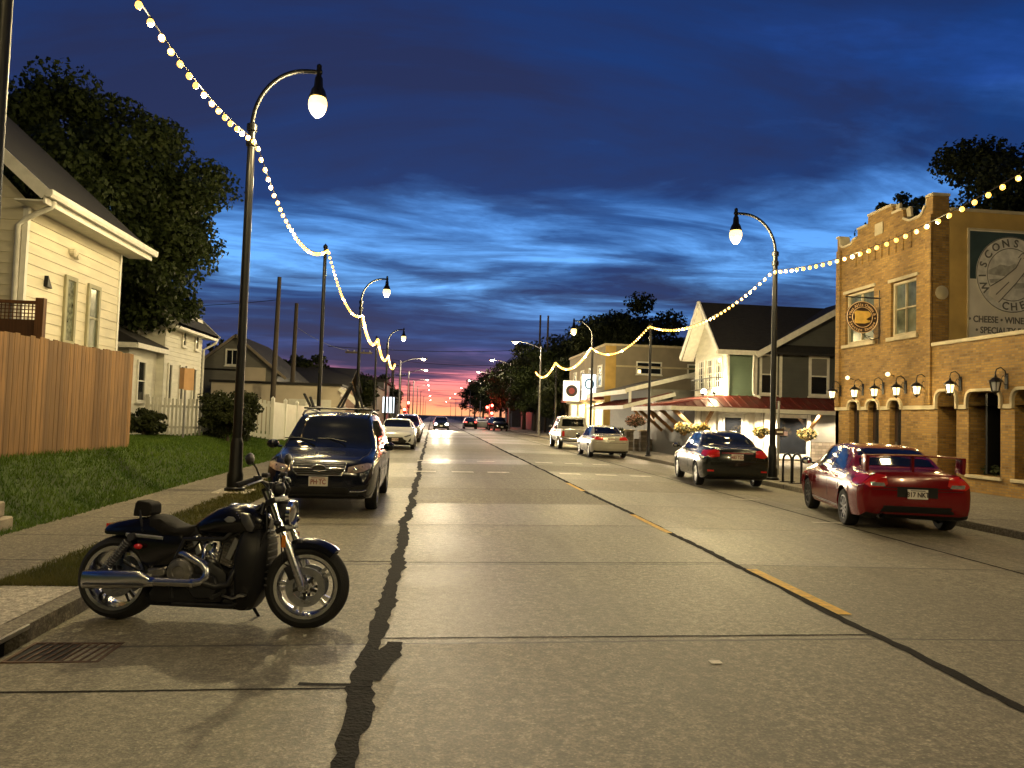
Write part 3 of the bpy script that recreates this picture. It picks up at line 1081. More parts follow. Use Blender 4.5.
# upper side wall above the wing: ochre plaster, with mural
mb = MB().bx(FX + .52, 25, YF, YF + .25, 4.0, 7.93)
obj('side_wall', mb, M['plaster'], bb)
obj('roof', MB().bx(FX + .31, 24, YF + .26, YB - .25, 7.4, 7.5).bx(FX + .31, 24.5, YN, YF - .02, 3.7, 3.8), M['shingle'], bb)
obj('side_coping', MB().bx(FX + .53, 25, YF - .04, YF + .3, 7.93, 8.02), M['lime'], bb)
obj('wall_anchor', MB().lathe([(.2, 0), (.2, .02), (.12, .05), (.001, .06)], (14.28, YF - .005, 5.55), (0, -1, 0), n=16), M['lime'], bb, smooth=40)
# one storey wing with rounded openings
ops = [(U(19.25), U(18.5), .1, 2.7), (U(18.05), U(16.95), .52, 2.66), (U(16.5), U(15.1), .52, 2.66), (U(14.6), U(13.2), .52, 2.66), (U(12.6), U(11.2), .52, 2.66)]
mb = MB()
wall_open(mb, TF, U(YF), U(YN), 2.3, 4.0, [(a, b, 2.3, d) for a, b, c, d in ops], depth=.6)
wall_open(mb, TF, U(YF), U(YN), G - .2, 2.3, [(a, b, c, 2.3) for a, b, c, d in ops], depth=.6)
mb.bx(FX, 24, YN, YN + .2, G - .2, 3.9)
obj('wing_wall', mb, M['brick'], bb, fix=False)
obj('wing_coping', MB().bx(FX - .05, FX + .35, YN, YF - .02, 4.0, 4.10), M['lime'], bb, bevel=.01)
for a, b in ((U(YB), doors[0][0] - .1), (doors[0][1] + .1, doors[1][0] - .1), (doors[1][1] + .1, doors[2][0] - .1), (doors[2][1] + .1, ops[0][0] - .1), (ops[0][1] + .1, ops[1][0] - .1), (ops[1][1] + .1, ops[2][0] - .1), (ops[2][1] + .1, ops[3][0] - .1)):
    mb = MB().add([TF @ V(p) for p in [(a, 0, 2.22), (b, 0, 2.22), (b, .04, 2.22), (a, .04, 2.22), (a, 0, 2.33), (b, 0, 2.33), (b, .04, 2.33), (a, .04, 2.33)]], [(0, 1, 2, 3), (4, 7, 6, 5), (3, 2, 6, 7), (0, 3, 7, 4), (1, 5, 6, 2)])
    obj('belt_course', mb, M['lime'], bb)


def arch_trim(a, b, top, name='arch_trim'):
    r = min(.22, (b - a) * .4)
    pts = [(a - .045, 2.225), (a - .045, top - r)]
    pts += [(a - .045 + r * (1 - math.cos(t)), top - r + (r + .045) * math.sin(t)) for t in [math.pi / 2 * k / 5 for k in range(1, 6)]]
    pts += [(b + .045 - r * (1 - math.cos(t)), top - r + (r + .045) * math.sin(t)) for t in [math.pi / 2 * k / 5 for k in range(5, 0, -1)]]
    pts += [(b + .045, top - r), (b + .045, 2.225)]
    mb = MB()
    for p, q in zip(pts[:-1], pts[1:]):
        mb.bar(TF @ V((p[0], .03, p[1])), TF @ V((q[0], .03, q[1])), .07, .095, up=(0, -(q[1] - p[1]), (q[0] - p[0]) or .001) if False else (1, 0, 0))
    obj(name, mb, M['lime'], bb)
    for s, c in ((1, a), (-1, b)):     # brick spandrels that round the corners
        mb = MB()
        poly = [(c, top)] + [(c + s * (r - r * math.cos(t)), top - r + r * math.sin(t)) for t in [math.pi / 2 * k / 5 for k in range(6)]]
        mb.prism([p for p in poly], TF @ V((0, -.22, 0)), (0, -1, 0), (0, 0, 1), (-1, 0, 0), .215)
        obj('spandrel', mb, M['brick'], bb)


for a, b, c, d in doors:
    arch_trim(a, b, d)
    o = obj('door', MB(TF).bx(a, b, -.245, -.18, .1, d), M['darkink'], bb)
    obj('pane', MB(TF).bx(a + .16, b - .1, -.18, -.165, .5, d - .2), M['winglass'], o)
    obj('handle', MB(TF).bx(a + .08, a + .11, -.18, -.13, 1.0, 1.25), M['satin'], o)
for k, (a, b, c, d) in enumerate(ops):
    arch_trim(a, b, d)
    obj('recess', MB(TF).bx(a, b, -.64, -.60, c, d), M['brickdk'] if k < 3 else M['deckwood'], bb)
    if k:
        o = obj('recess_window', MB(TF).bx(b - .62, b - .56, -.59, -.1, c + .05, d - .04).bx(b - .06, b, -.59, -.1, c + .05, d - .04), M['plastic'], bb)
        obj('pane', MB(TF).bx(b - .56, b - .06, -.5, -.46, c + .05, d - .05), M['winglass'], o)
        obj('window_sill', MB(TF).bx(a - .08, b + .08, .004, .07, c - .09, c - .004), M['lime'], bb, bevel=.01)
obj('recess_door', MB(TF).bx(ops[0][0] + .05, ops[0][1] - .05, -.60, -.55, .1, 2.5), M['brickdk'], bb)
for k, (a, b, c, d) in enumerate((w1, w2)):
    o = window(bb, TF, a + .02, c + .02, b - a - .04, d - c - .04, M['lime'], M['dimglass'], 'hv', d=.08, fw=.08, sill=False, glass_in=-.16)
    obj('window_sill', MB(TF).bx(a - .12, b + .12, .004, .09, c - .12, c - .003), M['lime'], bb, bevel=.01)
    obj('lintel', MB(TF).bx(a - .1, b + .1, .004, .04, d + .003, d + .1), M['lime'], bb)
obj('date_stone', MB(TF).bx(U(22.25), U(21.82), .003, .035, 7.82, 8.2), M['lime'], bb, bevel=.01)
M['soffit'] = M['white']
for y in (24.35, 19.62):
    obj('pilaster', MB(TF).bx(U(y) - .12, U(y) + .12, .003, .06, 2.36, 7.8), M['brick'], bb)
# small soldier-course strips under the parapet
mb = MB(TF)
for i in range(9):
    u = U(23.4) + i * .36
    mb.bx(u, u + .09, .003, .03, 7.05, 7.6)
obj('soldier_course', mb, M['brick'], bb)


# text helpers ------------------------------------------------------
def glyphs(txt, size, bold=True):
    cu = bpy.data.curves.new('txt', 'FONT')
    cu.body = txt
    cu.size = size
    cu.extrude = .004
    cu.align_x = 'CENTER'
    cu.resolution_u = 3
    if bold:
        cu.offset = size * .022
    o = bpy.data.objects.new('txt', cu)
    C.objects.link(o)
    dg = bpy.context.evaluated_depsgraph_get()
    me = bpy.data.meshes.new_from_object(o.evaluated_get(dg))
    vs = [v_.co.copy() for v_ in me.vertices]
    fs = [tuple(p.vertices) for p in me.polygons]
    bpy.data.objects.remove(o)
    bpy.data.curves.remove(cu)
    bpy.data.meshes.remove(me)
    return vs, fs


def text(mb, txt, T, u, z_, size, sx=1.0, bold=True):
    """centred at u, base line z_; T: x along reading direction, y out, z up"""
    vs, fs = glyphs(txt, size, bold)
    mb.add([T @ V((u + p.x * sx, p.z, z_ + p.y)) for p in vs], fs)


def arc_text(mb, txt, T, cu, cz, rx, rz_, size, a0, a1, inward=False, bold=True):
    """letters along an ellipse, angles measured from the right, in degrees"""
    n = len(txt)
    for i, ch in enumerate(txt):
        if ch == ' ':
            continue
        a = R(a0 + (a1 - a0) * i / max(1, n - 1))
        vs, fs = glyphs(ch, size, bold)
        th = a - math.pi / 2 if not inward else a + math.pi / 2
        ca, sa = math.cos(th), math.sin(th)
        ox, oz = cu + rx * math.cos(a), cz + rz_ * math.sin(a)
        mb.add([T @ V((ox + p.x * ca - (p.y - size * .35) * sa, p.z, oz + p.x * sa + (p.y - size * .35) * ca)) for p in vs], fs)


# mural on the side wall
TS = frame((0, YF - .012, 0), (1, 0, 0), (0, -1, 0))
mu = thing('mural_sign', 'large painted cheese shop sign with round seal on the ochre side wall', 'sign', (0, 0, 0))
M['teal'] = mat('dark teal sign paint', (.035, .06, .062), .6, var=.15)
M['signcream'] = mat('cream sign paint', (.66, .60, .52), .65, var=.12, scale=2)
M['sealpale'] = mat('pale seal paint', (.64, .61, .56), .65, var=.25, scale=5)
M['sealgrey'] = mat('grey seal ink', (.12, .11, .10), .65, var=.3, scale=6)
M['sealmid'] = mat('mid grey seal paint', (.38, .36, .32), .65, var=.3, scale=7)
obj('board', MB(TS).bx(15.1, 18.4, -.03, 0, 4.05, 7.42), M['signcream'], mu)
obj('teal_panel', MB(TS).bx(15.14, 18.36, .001, .006, 6.0, 7.38), M['teal'], mu)
obj('board_edge', MB(TS).bx(15.06, 15.1, -.03, .03, 4.05, 7.46).bx(15.1, 18.4, -.03, .03, 7.421, 7.46).bx(18.4, 18.44, -.03, .03, 4.05, 7.46), M['lime'], mu)
cx, cz = 16.42, 6.17
sd = obj('seal', MB(TS).lathe([(1.1, 0), (1.1, .012)], (cx, 0.006, cz), (0, 1, 0), n=48), M['sealpale'], mu)
mb = MB(TS)
for rr in (1.085, .76):
    mb.tube([(cx + rr * math.cos(a), .018, cz + rr * math.sin(a)) for a in [2 * math.pi * k / 48 for k in range(49)]], .012, 4, cap=False)
obj('ring', mb, M['sealgrey'], sd)
mb = MB()
arc_text(mb, 'WISCONSIN', TS @ Matrix.Translation((0, .02, 0)), cx, cz, .92, .92, .31, 205, 40)
arc_text(mb, 'CHEESE', TS @ Matrix.Translation((0, .02, 0)), cx, cz, .92, .92, .31, 258, 340, True)
obj('lettering', mb, M['sealgrey'], sd)
mb = MB()           # fields and a ridge behind the arm
mb.prism([(-.72, .1), (-.5, .2), (-.35, .28), (-.1, .24), (.1, .32), (.35, .24), (.7, .2), (.68, -.1), (.2, -.02), (-.3, -.05), (-.74, -.02)], TS @ V((cx, .018, cz)), (1, 0, 0), (0, 0, 1), (0, -1, 0), .006)
mb.prism([(-.7, -.16), (-.2, -.12), (-.25, -.2), (-.66, -.28)], TS @ V((cx, .018, cz)), (1, 0, 0), (0, 0, 1), (0, -1, 0), .006)
mb.prism([(.05, -.25), (.6, -.2), (.5, -.36), (.1, -.4)], TS @ V((cx, .018, cz)), (1, 0, 0), (0, 0, 1), (0, -1, 0), .006)
obj('field', mb, M['sealmid'], sd)
mb = MB()           # forearm reaching up with a closed hand
mb.prism([(-.72, -.62), (-.42, -.82), (.12, -.25), (.42, .12), (.5, .3), (.62, .45), (.56, .58), (.42, .62), (.28, .5), (.2, .34), (.12, .2), (-.3, -.14), (-.66, -.36)], TS @ V((cx, .02, cz)), (1, 0, 0), (0, 0, 1), (0, -1, 0), .012)
obj('arm', mb, M['signcream'], sd)
mb = MB()
for p in ([(-.42, -.82), (.12, -.25), (.42, .12)], [(-.66, -.36), (-.3, -.14), (.12, .2), (.28, .5)], [(.2, .5), (.3, .62), (.5, .66), (.64, .5)], [(.36, .5), (.5, .42)], [(.4, .56), (.55, .5)], [(-.5, -.6), (-.1, -.22)]):
    mb.tube([TS @ V((cx + a, .036, cz + b)) for a, b in p], .014, 4)
obj('ink_line', mb, M['sealgrey'], sd)
mb = MB()
text(mb, '• CHEESE • WINE • GIFTS •', TS @ Matrix.Translation((0, .004, 0)), 16.42, 4.76, .26, .88)
text(mb, '• SPECIALTY FOODS •', TS @ Matrix.Translation((0, .004, 0)), 16.42, 4.45, .26, .88)
obj('lettering', mb, M['sealgrey'], mu)

# oval hanging sign on a bracket, facing up and down the street
os_ = thing('hanging_sign', 'oval dark brown hanging shop sign with a yellow cheese, on an iron bracket', 'sign', (0, 0, 0))
TO = frame((13.35, 21.9, 5.12), (1, 0, 0), (0, -1, 0))
ell = [(.52 * math.cos(a), .50 * math.sin(a)) for a in [2 * math.pi * k / 40 for k in range(40)]]
obj('board', MB().prism(ell, TO @ V((0, -.03, 0)), (1, 0, 0), (0, 0, 1), (0, -1, 0), .06), M['darkink'], os_, bevel=.008)
M['gold'] = mat('cream gold paint', (.62, .42, .24), .5, var=.1)
M['cheese'] = mat('cheese yellow paint', (.66, .42, .10), .5, var=.2, scale=6)
mb = MB(TO)
for k in (.985, .64):
    mb.tube([(.52 * k * math.cos(a), .035, .50 * k * math.sin(a)) for a in [2 * math.pi * q / 40 for q in range(41)]], .012, 4, cap=False)
obj('rim', mb, M['gold'], os_)
mb = MB()
for ty in (.031,):
    arc_text(mb, 'West Allis Cheese &', TO @ Matrix.Translation((0, ty, 0)), 0, 0, .42, .40, .125, 165, 15)
    arc_text(mb, 'Sausage Shoppe', TO @ Matrix.Translation((0, ty, 0)), 0, 0, .42, .40, .125, 205, 335, True)
    mb.lathe([(.025, 0), (.025, .01)], TO @ V((-.42, ty, -.02)), (0, -1, 0), n=10)
    mb.lathe([(.025, 0), (.025, .01)], TO @ V((.42, ty, -.02)), (0, -1, 0), n=10)
obj('lettering', mb, M['gold'], os_)
obj('cheese_emblem', MB().prism([(-.27, .14), (-.2, .2), (.2, .19), (.28, .12), (.27, .03), (.18, -.02), (.12, -.06), (.2, -.1), (.26, -.09), (.25, -.15), (.08, -.2), (-.24, -.2), (-.27, -.12), (-.24, 0)], TO @ V((0, .03, 0)), (1, 0, 0), (0, 0, 1), (0, -1, 0), .02), M['cheese'], os_, bevel=.006)
mb = MB()
mb.tube([(13.98, 21.9, 5.75), (13.3, 21.9, 5.75), (12.8, 21.9, 5.75)], .018, 6)
mb.tube([(13.93, 21.9, 6.0), (13.93, 21.9, 4.3)], .018, 6)
mb.tube([(13.93, 21.9, 4.5), (13.7, 21.9, 4.42), (13.5, 21.9, 4.5), (13.36, 21.9, 4.6)], .014, 6)
mb.tube([(13.15, 21.9, 5.75), (13.15, 21.9, 5.58)], .01, 5).tube([(13.55, 21.9, 5.75), (13.55, 21.9, 5.58)], .01, 5)
mb.tube([(13.6 + .16 * math.cos(a), 21.9, 4.62 + .1 * math.sin(a)) for a in [k * .5 for k in range(11)]], .010, 5)
obj('bracket', mb, M['blackm'], os_)

# wall lanterns
LAN = None


def lantern(y, label, lit=True, z_=2.80):
    t = thing('wall_lantern', label, 'wall lantern', (FX, y, z_), 0, 'scrolled wall lanterns on the brick shop')
    t.scale = (.82, .82, .82)
    mb = MB()
    mb.bx(-.03, -.001, -.06, .06, -.12, .34)
    mb.tube([(-.02, 0, .22), (-.06, 0, .42), (-.2, 0, .52), (-.34, 0, .46), (-.38, 0, .34), (-.36, 0, .26)], .016, 6)
    mb.tube([(-.02, 0, .0), (-.12, 0, .06), (-.18, 0, .18), (-.12, 0, .28), (-.05, 0, .22)], .011, 5)
    obj('bracket', mb, M['blackm'], t, smooth=60)
    mb = MB()
    mb.lathe([(.015, .30), (.03, .27), (.04, .22), (.10, .19), (.20, .10), (.205, .08), (.15, .075)], (-.37, 0, 0), n=8)
    for k in range(6):
        a = math.pi / 3 * k
        mb.bar((-.37 + .16 * math.cos(a), .16 * math.sin(a), .09), (-.37 + .10 * math.cos(a), .10 * math.sin(a), -.2), .018, .018)
    mb.lathe([(.11, -.195), (.115, -.22), (.05, -.25), (.02, -.3), (.001, -.31)], (-.37, 0, 0), n=8)
    obj('cage', mb, M['blackm'], t)
    obj('glass', MB().lathe([(.125, .085), (.13, .05), (.085, -.18)], (-.37, 0, 0), n=6), M['lantern'] if lit else M['lanternoff'], t)
    if lit:
        for dx in (-.62,):
            lamp('lantern_light', 'POINT', (FX - .37, y, z_ - .05), 34, (1, .74, .34), size=.12)
    return t


lantern(24.2, 'farthest wall lantern, at the outer corner of the brick shop')
lantern(22.85, 'lit wall lantern above the first narrow door from the far corner')
lantern(21.75, 'lit wall lantern above the middle narrow door')
lantern(20.65, 'lit wall lantern above the third narrow door')
lantern(19.72, 'lit wall lantern between the narrow doors and the rounded doorway')
lantern(18.35, 'lit wall lantern on the pier between the rounded doorway and the next opening')
lantern(16.75, 'unlit pale wall lantern, nearest on the brick wing', False)
for i, y in enumerate((23.4, 21.2)):
    t = thing('bullet_light', ('small round spot light high between the far lanterns', 'small round spot light high beside the third door lantern')[i], 'spot light', (FX, y, 3.25), group='small round spot lights on the brick')
    obj('bracket', MB().tube([(-.01, 0, 0), (-.18, 0, .05)], .015, 6), M['blackm'], t)
    obj('bulb', MB().ball((-.22, 0, .05), .07, 10), M['lantern'], t, smooth=60)
t = thing('planter_box', 'low green plants behind the sill of the rounded opening', 'plant', (FX + .28, 17.5, .52))
RQ = random.Random(3)


def leafblob(mb_lists, c, rad, n, size, flat=.7):
    vs, fs = mb_lists
    for _ in range(n):
        d = V((RQ.gauss(0, 1), RQ.gauss(0, 1), RQ.gauss(0, 1))).normalized() * (RQ.random() ** .4)
        p = V(c) + V((d.x * rad[0], d.y * rad[1], d.z * rad[2]))
        a = V((RQ.gauss(0, 1), RQ.gauss(0, 1), RQ.gauss(0, 1))).normalized()
        b = a.orthogonal().normalized() * size * RQ.uniform(.6, 1.2)
        a = a * size * RQ.uniform(.6, 1.3)
        k = len(vs)
        vs += [p - a * .5, p + b * .35, p + a * .5, p - b * .35]
        fs.append((k, k + 1, k + 2, k + 3))


ls = ([], [])
leafblob(ls, (0, 0, .12), (.14, .45, .16), 260, .09)
raw('leaves', *ls, M['leafg'], t)

# ------------------------------------------------------------------ sage and charcoal house with red metal awning
hs = thing('gabled_house', 'sage and charcoal house with white gable and rust red awning roof', 'house', (0, 0, 0))
HY, HX = 32.0, 13.1
TSo = frame((0, HY, 0), (1, 0, 0), (0, -1, 0))
TWe = frame((HX, 0, 0), (0, -1, 0), (-1, 0, 0))
EZ, RZ = 4.95, 7.4
mb = MB().bx(HX, 24, HY, 36, 2.7, EZ).bx(11.65, 24, HY, 40, -.1, 2.7)
obj('core_wall', mb, M['darkside'], hs)
mb = MB()
siding(mb, TSo @ Matrix.Translation((0, .004, 0)), lambda z_: (HX + .1, 14.4), 2.85, EZ - .15, .14)
obj('green_siding', mb, M['greenside'], hs, fix=False)
mb = MB()
siding(mb, TSo @ Matrix.Translation((0, .004, 0)), lambda z_: (14.5, 22), 2.85, EZ + .02, .16)
gx, gz = 18.85, 7.35
siding(mb, TSo @ Matrix.Translation((0, .004, 0)), lambda z_: (gx - (gz - z_) * 1.85, gx + (gz - z_) * 1.85), EZ + .16, gz - .05, .16)
obj('grey_siding', mb, M['darkside'], hs, fix=False)
mb = MB(TSo)
mb.bx(HX - .02, HX + .10, .03, .07, 2.8, EZ).bx(14.36, 14.5, .03, .075, 2.8, EZ).bx(14.5, 22, .03, .085, EZ + .02, EZ + .16).bx(15.55, 15.68, .03, .07, 2.8, EZ).bx(HX, 14.36, .03, .08, EZ - .15, EZ)
obj('corner_trim', mb, M['white'], hs)
window(hs, TSo @ Matrix.Translation((0, .03, 0)), 14.62, 3.0, .82, 1.85, M['white'], M['winglass'], 'h', fw=.1)
window(hs, TSo @ Matrix.Translation((0, .03, 0)), 16.95, 3.0, .98, 1.85, M['white'], M['winglass'], 'h', fw=.12)
for x0, x1 in ((14.72, 15.34), (17.07, 17.81)):
    obj('window_blind', MB(TSo).bx(x0, x1, .055, .063, 3.95, 4.74), M['greyside'], hs)
obj('downspout', MB().tube([(14.3, HY - .25, EZ - .05), (14.3, HY - .12, EZ - .25), (14.3, HY - .09, 3.2), (14.3, HY - .15, 3.0), (14.55, HY - .35, 2.85)], .055, 8), M['white'], hs, smooth=60)
# west tower face: white, gridded windows
mb = MB()
siding(mb, TWe @ Matrix.Translation((0, .004, 0)), lambda z_: (-36, -HY), 2.85, EZ, .15)
siding(mb, TWe @ Matrix.Translation((0, .004, 0)), lambda z_: (-34 - (RZ - z_) * .82, -34 + (RZ - z_) * .82), EZ, RZ - .06, .15)
obj('white_siding', mb, M['whiteside'], hs, fix=False)
for y in (35.4, 34.3, 33.2):
    window(hs, TWe @ Matrix.Translation((0, .03, 0)), -y, 3.25, .8, 1.45, M['white'], M['winglass'], 'g', fw=.08)
# iron balconet
mb = MB(TWe)
mb.bx(-35.6, -32.3, .35, .38, 3.72, 3.76).bx(-35.6, -32.3, .35, .38, 3.2, 3.24)
for i in range(18):
    mb.bx(-35.58 + i * .19, -35.56 + i * .19, .355, .375, 3.24, 3.72)
mb.bx(-35.6, -35.57, .02, .35, 3.7, 3.74).bx(-32.33, -32.3, .02, .35, 3.7, 3.74)
obj('balconet', mb, M['blackm'], hs)


def slab_roof(mb, a, b, c, d, th=.1):
    """quad roof plane with thickness downward"""
    vs = [V(p) for p in (a, b, c, d)]
    mb.add(vs + [p - V((0, 0, th)) for p in vs], [(0, 1, 2, 3), (7, 6, 5, 4), (0, 4, 5, 1), (1, 5, 6, 2), (2, 6, 7, 3), (3, 7, 4, 0)])


xo = HX - .62
mb = MB()
slab_roof(mb, (xo, 34, RZ), (24, 34, RZ), (24, 31.6, EZ - .04), (xo, 31.6, EZ - .04))
slab_roof(mb, (24, 34, RZ), (xo, 34, RZ), (xo, 36.4, EZ - .04), (24, 36.4, EZ - .04))
slab_roof(mb, (gx, 31.5, gz + .09), (gx, 34, gz + .09), (gx - 4.55, 33.4, EZ - .1), (gx - 4.55, 31.5, EZ - .1))
slab_roof(mb, (gx, 34, gz + .09), (gx, 31.5, gz + .09), (gx + 4.55, 31.5, EZ - .1), (gx + 4.55, 33.4, EZ - .1))
obj('roof', mb, M['shingle'], hs)
mb = MB()
for s in (1, -1):
    mb.bar((xo - .02, 34, RZ - .02), (xo - .02, 34 - s * 2.45, EZ - .1), .06, .24, up=(0, 0, 1))
    mb.bar((gx, 31.47, gz), (gx - s * 4.6, 31.47, EZ - .22), .05, .26, up=(0, 0, 1))
mb.bx(xo, 14.35, 31.52, 31.6, EZ - .22, EZ - .02)
slab_roof(mb, (xo + .03, 34, RZ - .12), (HX, 34, RZ - .12), (HX, 31.7, EZ - .18), (xo + .03, 31.7, EZ - .18), .03)
slab_roof(mb, (HX, 34, RZ - .12), (xo + .03, 34, RZ - .12), (xo + .03, 36.3, EZ - .18), (HX, 36.3, EZ - .18), .03)
obj('barge_board', mb, M['white'], hs)
# red standing seam awning round the ground floor
AX, AY, AZ0, AZ1 = 10.15, 30.7, 2.36, 2.92
mb = MB()
slab_roof(mb, (HX - .05, HY - .02, AZ1), (24, HY - .02, AZ1), (24, AY, AZ0), (AX, AY, AZ0), .06)
slab_roof(mb, (HX - .05, 37, AZ1), (HX - .05, HY - .02, AZ1), (AX, AY, AZ0), (AX, 37, AZ0), .06)
for i in range(34):
    x = AX + .3 + i * .4
    if x < 24:
        t_ = min(1, max(0, (x - AX) / (HX - AX)))
        mb.bar((x, AY, AZ0 + .02), (x, AY + (HY - AY) * t_, AZ0 + .02 + (AZ1 - AZ0) * t_), .03, .035)
for i in range(15):
    y = AY + .4 + i * .4
    t_ = min(1, (y - AY) / (HY - AY))
    mb.bar((AX, y, AZ0 + .02), (AX + (HX - AX) * t_, y, AZ0 + .02 + (AZ1 - AZ0) * t_), .03, .035)
obj('awning_roof', mb, M['redroof'], hs)
mb = MB().bx(AX - .02, 24, AY - .03, AY, AZ0 - .2, AZ0 - .02).bx(AX - .03, AX, AY, 37, AZ0 - .2, AZ0 - .02).bx(AX + .02, 24, AY + .02, HY - .15, AZ0 - .14, AZ0 - .10).bx(AX + .02, 11.6, HY - .14, 37, AZ0 - .14, AZ0 - .10)
obj('awning_fascia', mb, M['white'], hs)
# ground floor front
TG = TSo @ Matrix.Translation((0, .004, 0))
mb = MB(TG).bx(11.65, 15.2, .0, .03, -.1, 2.25)
obj('front_panel', mb, M['white'], hs)
mb = MB(TG)
for x in (11.7, 12.15, 12.7, 13.95, 14.4, 14.85):
    mb.bx(x, x + .17, .03, .12, -.05, 2.2)
mb.bx(12.72, 14.1, .03, .14, 2.06, 2.2)
obj('pilaster', mb, M['white'], hs)
o = obj('door', MB(TG).bx(12.93, 13.88, .03, .07, -.05, 2.02), M['white'], hs)
obj('pane', MB(TG).bx(13.03, 13.78, .07, .082, .12, 1.92), M['winglass'], o)
obj('notice', MB(TG).bx(13.24, 13.56, .083, .088, .62, 1.32), M['plate'], o)
obj('notice_print', MB(TG).bx(13.29, 13.51, .0885, .091, 1.0, 1.24).bx(13.29, 13.51, .0885, .091, .70, .8), M['darkink'], o)
obj('handle', MB(TG).bx(12.96, 12.99, .07, .12, .85, 1.1), M['satin'], o)
o = window(hs, TG, 15.3, .2, 1.75, 1.95, M['white'], M['winglass'], '', d=.09, fw=.16)
obj('neon_sign', MB(TG).bx(15.62, 15.98, .05, .06, 1.18, 1.38), M['darkink'], o)
mb = MB()
siding(mb, TG, lambda z_: (17.1, 22), .95, 2.2, .13)
obj('low_siding', mb, M['greyside'], hs, fix=False)
M['stone'] = brick('ledge stone', (.36, .31, .25), (.17, .14, .11), (.1, .085, .07), .34, .13)
obj('stone_base', MB(TG).bx(17.1, 22, .0, .12, -.15, .94).bx(15.2, 17.099, .0, .06, -.15, .18), M['stone'], hs)
# timber struts under the awning
mb = MB()
for y in (31.2, 33.0, 34.8, 36.5):
    obj('strut', MB().bar((11.6, y, 1.2), (AX + .25, y, AZ0 - .16), .13, .15), M['bracket'], hs)
for x in (12.05, 17.0):
    obj('strut', MB().bar((x, HY - .02, 1.45), (x, AY + .18, AZ0 - .16), .11, .13), M['bracket'], hs)
mb = MB().bx(AX + .1, AX + .28, 31.0, 31.18, -.1, AZ0 - .2).bx(AX + .1, AX + .28, 36.2, 36.38, -.1, AZ0 - .2)
for k, x in enumerate((11.0, 13.4, 15.2, 16.9, 18.4)):
    o = obj('down_light', MB().lathe([(.07, 0), (.075, -.03), (.001, -.035)], (x, AY + .4, AZ0 - .142), n=12), M['downlight'], hs)
    lamp('down_light_lamp', 'SPOT', (x, AY + .4, AZ0 - .2), 420, (1, .80, .52), size=.06, spot_size=R(150), spot_blend=.5)
# floods on the awning roof that light the gable
for k, (x, y) in enumerate(((12.25, 32.6), (12.45, 31.75))):
    t = thing('flood_light', ('bright flood light on the red awning below the white gable windows', 'second flood light on the red awning at the green wall corner')[k], 'flood light', (x, y, AZ0 + (AZ1 - AZ0) * (x - AX) / (HX - AX) + .02))
    obj('bracket', MB().tube([(0, 0, 0), (0, 0, .16)], .02, 6), M['blackm'], t)
    o = obj('housing', MB().lathe([(.06, -.1), (.1, 0), (.11, .04), (.10, .04)], (0, 0, .22), (.5, .2, .8), n=12), M['blackm'], t)
    obj('lens', MB().ball((.03, .01, .28), .13, 10), M['flood'], t, smooth=60)
    lamp('flood_lamp', 'POINT', (x + .03, y, AZ0 + .8), 460, (1, .82, .42), size=.1)

# the lean-to porch behind it, with its own red roof
lt = thing('lean_to_porch', 'lean-to porch with red roof, timber struts and white raked trim, beyond the gabled house', 'porch', (0, 0, 0))
mb = MB()
slab_roof(mb, (12.7, 38, 3.2), (12.7, 47, 3.2), (10.0, 47, 2.45), (10.0, 38, 2.45), .07)
for i in range(22):
    y = 38.2 + i * .4
    mb.bar((10.0, y, 2.47), (12.7, y, 3.22), .03, .035)
obj('roof', mb, M['redroof'], lt)
obj('raked_trim', MB().bar((9.95, 37.97, 2.36), (12.75, 37.97, 3.12), .05, .2).bx(9.94, 9.99, 38, 47, 2.25, 2.45), M['white'], lt)
mb = MB()
slab_roof(mb, (14.2, 39, 4.35), (14.2, 49, 4.35), (10.4, 49, 3.35), (10.4, 39, 3.35), .1)
obj('upper_roof', mb, M['shingle'], lt)
obj('upper_trim', MB().bar((10.35, 38.97, 3.28), (14.2, 38.97, 4.3), .06, .22).bx(10.3, 10.38, 39, 49, 3.1, 3.34).bx(10.5, 10.62, 38.9, 39.02, 2.5, 3.3), M['white'], lt)
obj('wall', MB().bx(11.7, 14.5, 39, 48, -.1, 3.4).bx(12.65, 12.9, 38.0, 38.2, -.1, 3.3), M['greyside'], lt)
mb = MB()
for x in (10.5, 11.2, 11.9):
    obj('strut', MB().bar((x + .7, 38.2, 1.5), (x - .1, 38.2, 2.4 + (x - 10.2) * .28), .1, .13), M['bracket'], lt)
obj('stone_pier', MB().bx(10.2, 10.6, 38.2, 38.6, -.1, 1.1).bx(11.0, 11.4, 38.2, 38.6, -.1, 1.1).bx(11.9, 12.3, 38.2, 38.6, -.1, 1.1).bx(10.7, 10.95, 38.3, 38.5, -.1, .7).bx(11.45, 11.85, 38.3, 38.5, -.1, .7), M['stone'], lt)
obj('pier_cap', MB().bx(10.14, 10.66, 38.14, 38.66, 1.102, 1.17).bx(10.94, 11.46, 38.14, 38.66, 1.102, 1.17).bx(11.84, 12.36, 38.14, 38.66, 1.102, 1.17), M['lime'], lt)
lamp('porch_lamp', 'POINT', (11.2, 38.6, 2.2), 110, (1, .78, .5), size=.1)
obj('porch_light', MB().ball((11.2, 38.7, 2.3), .07, 8), M['downlight'], lt)


